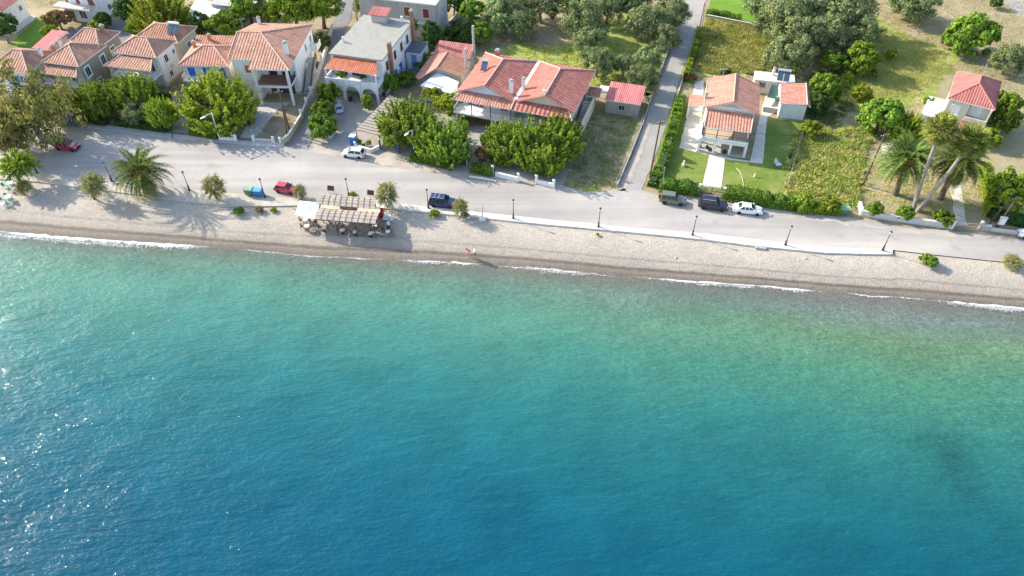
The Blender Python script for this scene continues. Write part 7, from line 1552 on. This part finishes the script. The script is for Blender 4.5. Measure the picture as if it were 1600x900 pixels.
def make_chair(mat, rnd=True):
    o = empty('cafe_chair', (0, 0, 0), 0, 'x', 'chair'); b = MB(); b.box(-.25, .25, -.24, .24, .42, .47); b.build('seat', mat, o); b = MB(); n = 7
    for i in range(n):
        a0, a1 = R(20 + 140 * i / n), R(20 + 140 * (i + 1) / n); p = lambda a, r, z: (r * math.cos(a), .02 + r * .95 * math.sin(a), z)
        zt = .88 if rnd else .85; b.add([p(a0, .27, .45), p(a1, .27, .45), p(a1, .31, zt), p(a0, .31, zt), p(a0, .235, .45), p(a1, .235, .45), p(a1, .275, zt), p(a0, .275, zt)], [(0, 1, 2, 3), (5, 4, 7, 6), (3, 2, 6, 7), (1, 0, 4, 5), (0, 3, 7, 4), (2, 1, 5, 6)])
    b.build('backrest', mat, o)
    for s in (-1, 1):
        b = MB(); b.tube([(s * .26, .12, .64), (s * .28, -.2, .64), (s * .24, -.22, .45)], .025, 5); b.build('armrest', mat, o)
        for y in (-.2, .2): b = MB(); b.tube([(s * .21, y, .43), (s * .24, y * 1.15, 0)], .022, 5); b.build('leg', mat, o)
    return o
protos = {k: None for k in ('wick', 'turq', 'white', 'grey')}; CM = {'wick': WICK, 'turq': TURQ, 'white': WHITEP, 'grey': GREYW}
def chair(kind, px, py, face, label, group):
    """face = direction the sitter looks, degrees"""
    q = GB(px, py); first = protos[kind] is None
    if first: protos[kind] = make_chair(CM[kind])
    o = protos[kind] if first else copy_tree(protos[kind]); o.location = q; o.rotation_euler = (0, 0, R(face + 90)); o['label'] = label; o['group'] = group; return o
def table(px, py, label, rnd=True, ang=-6, mat=None, w=.72, group='white tables of the beach cafe'):
    z = GB(px, py).z; q = G(px, py, z + .74); o = empty('cafe_table', (q.x, q.y, z), R(ang), label, 'table', group); b = MB()
    if rnd: b.lathe([(w / 2, .70), (w / 2 + .01, .74), (w / 2 - .02, .755)], n=18)
    else: b.box(-w / 2, w / 2, -w / 2, w / 2, .71, .75)
    b.build('tabletop', mat or WHITEP, o)
    if rnd: b = MB(); b.tube([(0, 0, .03), (0, 0, .71)], .04, 8); b.lathe([(.25, 0), (.24, .03), (.05, .06)], n=12); b.build('pedestal', BLACKM, o)
    else:
        for x in (-1, 1):
            for y in (-1, 1): b = MB(); b.bar((x * w * .42, y * w * .42, 0), (x * w * .42, y * w * .42, .71), .05); b.build('leg', BROWNW, o)
    return o
TB = [(505.8, 355.2, 'round white table nearest the square parasol', True, 'wick', ('R',)), (535, 359, 'round white table second from the left along the front', True, 'wick', ('L', 'R', 'B')), (554.6, 361.8, 'round white table in the middle of the front row', True, 'wick', ('L', 'R', 'B')),
      (578.8, 364.2, 'round white table fourth along the front row', True, 'wick', ('L', 'R', 'B')), (605.6, 361.4, 'round white table under the right corner with seated guests', True, 'wick', ('R', 'F')),
      (524.4, 347.8, 'square white table half under the reed mats, left', False, 'wick', ('L', 'R')), (585.7, 351.2, 'square white table half under the reed mats, right', False, 'wick', ('L', 'R')),
      (477, 342.5, 'square white table under the front edge of the square parasol', False, 'wick', ('L', 'R')), (479, 352.6, 'square white table in the open below the square parasol', False, 'wick', ('L', 'R', 'F'))]
SD = {'L': (-6.2, .3, 0, 'left of'), 'R': (6.4, 1.0, 180, 'right of'), 'B': (1.5, -5, -90, 'behind'), 'F': (1, 5, 90, 'in front of')}
for tx, ty, lab, rd, kind, sides in TB:
    table(tx, ty, lab, rd)
    for s in sides: dx, dy, f, wd = SD[s]; chair(kind, tx + dx, ty + 4 + dy, f + random.Random(tx + dx).uniform(-18, 18), 'brown wicker chair %s the %s' % (wd, ' '.join(lab.split()[:8])), 'wicker chairs of the beach cafe')
table(603, 340.2, 'long pale blue table right of the reed mats', False, -10, paint('pale_blue_top', (0.45, 0.66, 0.75), .5), .95)
chair('white', 610.5, 341, 200, 'white plastic chair right of the pale blue table, upper', 'white chairs of the beach cafe'); chair('white', 611.5, 346.5, 170, 'white plastic chair right of the pale blue table, lower', 'white chairs of the beach cafe')
chair('grey', 494, 352, -90, 'grey chair in the open between the square table and the nearest round table', 'grey chairs of the beach cafe'); chair('grey', 497, 356.5, 90, 'grey chair nearest the sea, left end of the cafe', 'grey chairs of the beach cafe')
q = GB(492, 364.5); o = empty('stool', q, 0, 'dark grey round stool alone on the pebbles before the cafe', 'stool'); b = MB(); b.lathe([(.28, .38), (.32, .42), (.28, .46)], n=14); b.build('seat', GREYW, o)
for i in range(4): b = MB(); b.tube([(.2 * math.cos(i * 1.57), .2 * math.sin(i * 1.57), .4), (.27 * math.cos(i * 1.57), .27 * math.sin(i * 1.57), 0)], .02, 5); b.build('leg', GREYW, o)
for (tx, ty), lab in (((11.5, 307), 'white square table with turquoise chairs, lower one at the left edge'), ((15, 285), 'white square table with turquoise chairs under the light green tree'), ((23, 294), 'small white table between the two turquoise sets')):
    table(tx, ty, lab, False, 8, None, .85 if 'small' not in lab else .5, 'white tables at the left edge')
    if 'small' not in lab:
        for dx, dy, f, wd in ((-7.5, 4, 0, 'left of'), (7.5, 5, 180, 'right of'), (2, 10, 90, 'in front of'), (-1, -1.5, -90, 'behind')): chair('turq', tx + dx, ty + 4 + dy, f, 'turquoise chair %s the %s table at the left edge' % (wd, 'lower' if ty > 300 else 'upper'), 'turquoise chairs at the left edge')
q = GB(7, 322); o = empty('white_parasol_table', (q.x, q.y, q.z), 0, 'low white round table near the waterline at the left edge', 'table'); b = MB(); b.lathe([(.35, .5), (.36, .54), (.33, .56)], n=14); b.build('tabletop', WHITEP, o); b = MB(); b.tube([(0, 0, 0), (0, 0, .5)], .04, 6); b.build('pedestal', BLACKM, o)
for i in range(1): pass
def board(label, px, py):
    q = G(px, py); o = empty('menu_board', (q.x, q.y, .005), R(-12), label, 'sign'); b = MB(); b.add([(-.55, -.05, .55), (.55, -.05, .55), (.55, .35, 1.25), (-.55, .35, 1.25), (-.55, 0, .51), (.55, 0, .51), (.55, .4, 1.21), (-.55, .4, 1.21)], [(0, 1, 2, 3), (5, 4, 7, 6), (1, 0, 4, 5), (3, 2, 6, 7), (0, 3, 7, 4), (2, 1, 5, 6)]); b.build('panel', paint('brown_board', (0.10, 0.045, 0.035), .6, .2, 3), o)
    for x in (-.5, .5): b = MB(); b.bar((x, .0, 0), (x, .0, .55), .05); b.build('leg', WHITEM, o); b = MB(); b.bar((x, .35, 0), (x, .35, 1.22), .05); b.build('leg', WHITEM, o)
board('brown tilted board on white legs at the road, left of the lantern behind the cafe', 517.5, 302); board('brown tilted board on white legs beside the right tamarisk of the cafe', 579.5, 309)
q = GB(597, 340); o = empty('drinks_fridge', (q.x, q.y, q.z), R(-10), 'dark red upright drinks cabinet at the right end of the reed mats', 'cabinet'); b = MB(); b.box(-.32, .32, -.3, .3, 0, 1.7); b.build('body', paint('crimson', (0.42, 0.01, 0.05), .4), o); b = MB(); b.box(-.27, .27, -.325, -.302, .3, 1.5); b.build('door', paint('crimson_glass', (0.28, 0.02, 0.05), .15), o)
q = GB(1188, 388); o = empty('outfall_box', (q.x, q.y, q.z), R(-9), 'grey concrete outfall box set against the promenade wall', 'box'); b = MB(); b.box(-.75, .75, -.3, .3, -.1, .3); b.build('box', CONC, o)
for k in (-.4, .25): b = MB(); b.box(k - .2, k + .2, -.2, .2, .302, .33); b.build('lid', GREYM, o)
# stones at the plant feet
for (px, py), s, lab in (((731, 340.5), .34, 'pale boulder at the foot of the small tamarisk'), ((716, 340), .2, 'smaller pale stone left of the small tamarisk'), ((338, 310), .35, 'pale boulder under the stoned tamarisk, right'), ((328, 308), .28, 'pale boulder under the stoned tamarisk, left'), ((353, 315), .4, 'grey slab of rock beside the stoned tamarisk'), ((1258, 404), .18, 'small grey stone on the pebbles below the promenade'), ((1056, 403), .15, 'white bag like stone on the pebbles')):
    q = GB(px, py); b = MB(); rr = random.Random(px); vs = []; fs = []
    for i in range(5):
        for k in range(8):
            t = PI * (i + .5) / 5; a = 2 * PI * k / 8; rd = s * (1 + rr.uniform(-.2, .2)); vs.append((rd * 1.3 * math.sin(t) * math.cos(a), rd * math.sin(t) * math.sin(a), rd * .75 * math.cos(t) + s * .3))
    for i in range(4):
        for k in range(8): fs.append((i * 8 + k, (i + 1) * 8 + k, (i + 1) * 8 + (k + 1) % 8, i * 8 + (k + 1) % 8))
    fs.append(tuple(range(7, -1, -1))); fs.append(tuple(32 + k for k in range(8))); fs = [f[::-1] for f in fs]; b.add(vs, fs); tag(b.build('boulder', paint('boulder', (0.5, 0.48, 0.45), .9, .25, 4), loc=q), lab, 'stone')
# garden things of the villa
q = G(1068, 259); o = empty('garden_statue', (q.x, q.y, 0), 0, 'small white and yellow garden figure on the villa lawn, left of the path', 'ornament'); b = MB(); b.lathe([(.3, 0), (.3, .15), (.16, .2), (.2, .5), (.12, .8), (.15, .95), (.05, 1.08)], n=10); b.build('figure', WHITE, o); b = MB(); b.lathe([(.3, .15), (.4, .3), (.2, .4)], n=9); b.build('bowl', paint('ochre', (0.6, 0.42, 0.1), .7), o)
q = G(1179, 276); o = empty('garden_lantern', (q.x, q.y, 0), 0, 'small white garden figure alone on the lawn right of the path', 'ornament'); b = MB(); b.lathe([(.16, 0), (.12, .1), (.15, .35), (.08, .5), (.1, .62), (.02, .7)], n=9); b.build('figure', WHITE, o)
table(1216, 256, 'pale blue garden table in the shaded corner of the villa lawn', False, 10, paint('garden_blue', (0.40, 0.48, 0.58), .5), .9, None); chair('white', 1212, 255, -40, 'white garden chair by the pale blue table on the villa lawn', 'garden chairs'); planter('dark green pot with a plant at the lawn fence', 1234, 247, 'bush', .5, h=.5, r=.35, mat=PLAST)
table(736, 189, 'orange brown wooden table in the yard under the balcony', False, -18, ORANGEW, 1.5, None)
q = G(172, 178); o = empty('garden_chair', (q.x, q.y, 0), R(20), 'yellow garden table behind the dark hedge, left', 'table'); b = MB(); b.lathe([(.7, .70), (.72, .75), (.66, .77)], n=14); b.build('tabletop', paint('yellow_top', (0.55, 0.36, 0.06), .6), o)
for i in range(4): b = MB(); b.tube([(.5 * math.cos(i * 1.57), .5 * math.sin(i * 1.57), .72), (.55 * math.cos(i * 1.57), .55 * math.sin(i * 1.57), 0)], .03, 5); b.build('leg', BROWNW, o)
o.name = 'garden_table'
# garden hose on the lawn
b = MB(); hp = [G(x, y, .03) for x, y in ((1150, 262), (1156, 268), (1160, 278), (1162, 290), (1161, 297))]; c = hp[0].copy(); b.tube([p - c for p in hp], .04, 5); tag(b.build('garden_hose', paint('hose', (0.62, 0.62, 0.40), .6), loc=c), 'pale hose lying across the villa lawn right of the path', 'hose')

# ================================================================== PEOPLE
SKIN = paint('skin', (0.50, 0.29, 0.20), .6, .08, 4); HAIR = paint('dark_hair', (0.03, 0.02, 0.015), .7, .2, 5)
def skinned(name, verts, edges, radii, mat, parent, root=0, sub=2):
    me = bpy.data.meshes.new(name); me.from_pydata(verts, edges, []); me.materials.append(mat); o = put(name, me, parent); sk = o.modifiers.new('skin', 'SKIN'); sk.use_smooth_shade = True
    if not me.skin_vertices: me.skin_vertices.new()
    for i, r in enumerate(radii): me.skin_vertices[0].data[i].radius = (r, r * .85) if not hasattr(r, '__len__') else r; me.skin_vertices[0].data[i].use_root = (i == root)
    ss = o.modifiers.new('sub', 'SUBSURF'); ss.levels = sub; ss.render_levels = sub; return o
def person(label, base, ang, pose, shirt, legs, hat=None, s=1.0, bag=False):
    """pose: dict of joints; local x = facing, y = left"""
    o = empty('person', base, ang, label, 'person'); o.scale = (s, s, s); J = pose
    V_ = []; E_ = []; Rd = []
    def n(p, r): V_.append(p); Rd.append(r); return len(V_) - 1
    pel = n(J['pelvis'], (.15, .12)); ch = n(J['chest'], (.17, .12)); nk = n(J['neck'], .055); hd = n(J['head'], (.088, .095)); tp = n(J['top'], (.08, .085)); E_ += [(pel, ch), (ch, nk), (nk, hd), (hd, tp)]
    nose = n((J['head'][0] + .11, J['head'][1], J['head'][2] - .01), .014); E_.append((hd, nose))
    for sd in ('L', 'R'):
        sh = n(J['sh' + sd], .062); el = n(J['el' + sd], .043); wr = n(J['wr' + sd], .03); E_ += [(ch, sh), (sh, el), (el, wr)]; d = (Vector(J['wr' + sd]) - Vector(J['el' + sd])).normalized(); w0 = Vector(J['wr' + sd]); pm = n(w0 + d * .07, (.038, .02)); E_.append((wr, pm)); sx = Vector((1, 0, 0)) if abs(d.x) < .8 else Vector((0, 0, 1)); sx = (sx - d * sx.dot(d)).normalized()
        for k in range(4): f1 = n(w0 + d * .12 + sx * (.03 - .02 * k), .009); f2 = n(w0 + d * (.165 + (.01, .02, .015, 0)[k]) + sx * (.032 - .021 * k), .008); E_ += [(pm, f1), (f1, f2)]
        t1 = n(w0 + d * .08 + sx * .05, .01); E_.append((pm, t1))
        hp = n(J['hip' + sd], .095); kn = n(J['kn' + sd], .06); an = n(J['an' + sd], .04); E_ += [(pel, hp), (hp, kn), (kn, an)]; a0 = Vector(J['an' + sd]); toe = n(a0 + Vector((.17, 0, -.045)), .035); E_.append((an, toe))
    skinned('body', V_, E_, Rd, SKIN, o)
    T = lambda p, z=0: (p[0], p[1], p[2] + z)
    if shirt: skinned('shirt', [J['pelvis'], J['chest'], T(J['chest'], .12), J['shL'], J['shR'], tuple(Vector(J['shL']).lerp(Vector(J['elL']), .6)), tuple(Vector(J['shR']).lerp(Vector(J['elR']), .6))], [(0, 1), (1, 2), (1, 3), (1, 4), (3, 5), (4, 6)], [(.175, .145), (.195, .145), (.12, .09), .085, .085, .07, .07], shirt, o)
    if legs:
        m_, f = legs; kl = [tuple(Vector(J['hip' + q]).lerp(Vector(J['kn' + q]), .5 if f == 'short' else 1)) for q in 'LR']; vs = [J['pelvis'], J['hipL'], J['hipR']] + kl; es = [(0, 1), (0, 2), (1, 3), (2, 4)]; rs = [(.17, .14), .12, .12, .095 if f == 'short' else .08, .095 if f == 'short' else .08]
        if f == 'long': vs += [J['anL'], J['anR']]; es += [(3, 5), (4, 6)]; rs += [.06, .06]
        skinned('shorts' if f == 'short' else 'trousers', vs, es, rs, m_, o)
    b = MB(); hx, hy, hz = J['top']; pr_ = [(.05, -.12), (.112, -.06), (.118, .0), (.095, .06), (.04, .095)]; b.lathe(pr_, (hx - .015, hy, hz), 12); b.build('hair' if not hat else 'hat', hat or HAIR, o, smooth=True)
    if hat: b = MB(); b.lathe([(.16, -.05), (.2, -.06), (.16, -.045)], (hx, hy, hz), 14); b.build('brim', hat, o)
    b = MB()
    for e in (-1, 1): b.lathe([(.0, -.012), (.014, 0), (0, .012)], (J['head'][0] + .086, J['head'][1] + e * .034, J['head'][2] + .03), 6)
    b.build('eyes', PLAST, o); b = MB(); b.box(J['head'][0] + .08, J['head'][0] + .092, J['head'][1] - .025, J['head'][1] + .025, J['head'][2] - .055, J['head'][2] - .045); b.build('mouth', REDW, o)
    return o
WALK = dict(pelvis=(0, 0, .95), chest=(.03, 0, 1.28), neck=(.05, 0, 1.5), head=(.08, 0, 1.60), top=(.075, 0, 1.68), shL=(.03, .19, 1.4), elL=(-.08, .25, 1.14), wrL=(.02, .26, .92), shR=(.03, -.19, 1.4), elR=(.06, -.25, 1.14), wrR=(.2, -.24, .95), hipL=(0, .09, .9), knL=(.18, .1, .5), anL=(.16, .1, .09), hipR=(0, -.09, .9), knR=(-.03, -.1, .48), anR=(-.24, -.1, .1))
LEAN = dict(WALK, chest=(.16, 0, 1.22), neck=(.27, 0, 1.4), head=(.35, 0, 1.46), top=(.37, 0, 1.545), shL=(.18, .18, 1.34), elL=(.28, .25, 1.08), wrL=(.42, .2, .9), shR=(.18, -.18, 1.34), elR=(.28, -.25, 1.08), wrR=(.42, -.2, .9))
SIT = dict(pelvis=(0, 0, .52), chest=(-.02, 0, .86), neck=(.0, 0, 1.08), head=(.03, 0, 1.18), top=(.025, 0, 1.26), shL=(-.02, .19, .98), elL=(.06, .26, .72), wrL=(.3, .16, .76), shR=(-.02, -.19, .98), elR=(.06, -.26, .72), wrR=(.3, -.16, .76), hipL=(.02, .1, .5), knL=(.44, .12, .5), anL=(.46, .12, .09), hipR=(.02, -.1, .5), knR=(.44, -.12, .5), anR=(.42, -.12, .09))
PINK = paint('pink_cloth', (0.62, 0.20, 0.17), .85, .1, 6); WSH = paint('white_cloth', (0.78, 0.78, 0.78), .85, .05, 6); NAVY = paint('navy_cloth', (0.03, 0.035, 0.06), .85, .15, 6); DKC = paint('dark_cloth', (0.025, 0.025, 0.03), .85, .15, 6)
p1 = GB(733.5, 400); person('person in a pink top bending forward near the waterline, dark hair', p1, R(200), LEAN, PINK, (PINK, 'short'), s=.97)
p2 = GB(742, 403.5); o2 = person('person in a white shirt and dark shorts standing by the waterline', p2, R(-40), WALK, WSH, (NAVY, 'short'), WSH, s=1.03)
p3 = GB(599.5, 364); person('person in dark clothes seated left of the table with guests', p3, R(0), SIT, DKC, (DKC, 'long')); chair('wick', 599.0, 364.2, 0, 'brown wicker chair under the seated person in dark clothes', 'wicker chairs of the beach cafe')
p4 = GB(608, 356.5); person('person in a white shirt seated behind the table with guests', p4, R(-100), SIT, WSH, (DKC, 'long'), WSH); chair('wick', 608, 356.2, -100, 'brown wicker chair under the seated person in white', 'wicker chairs of the beach cafe')
p5 = GB(588.5, 349); person('person in a black top standing in the shade of the reed mats', p5, R(-120), WALK, DKC, (NAVY, 'long'))
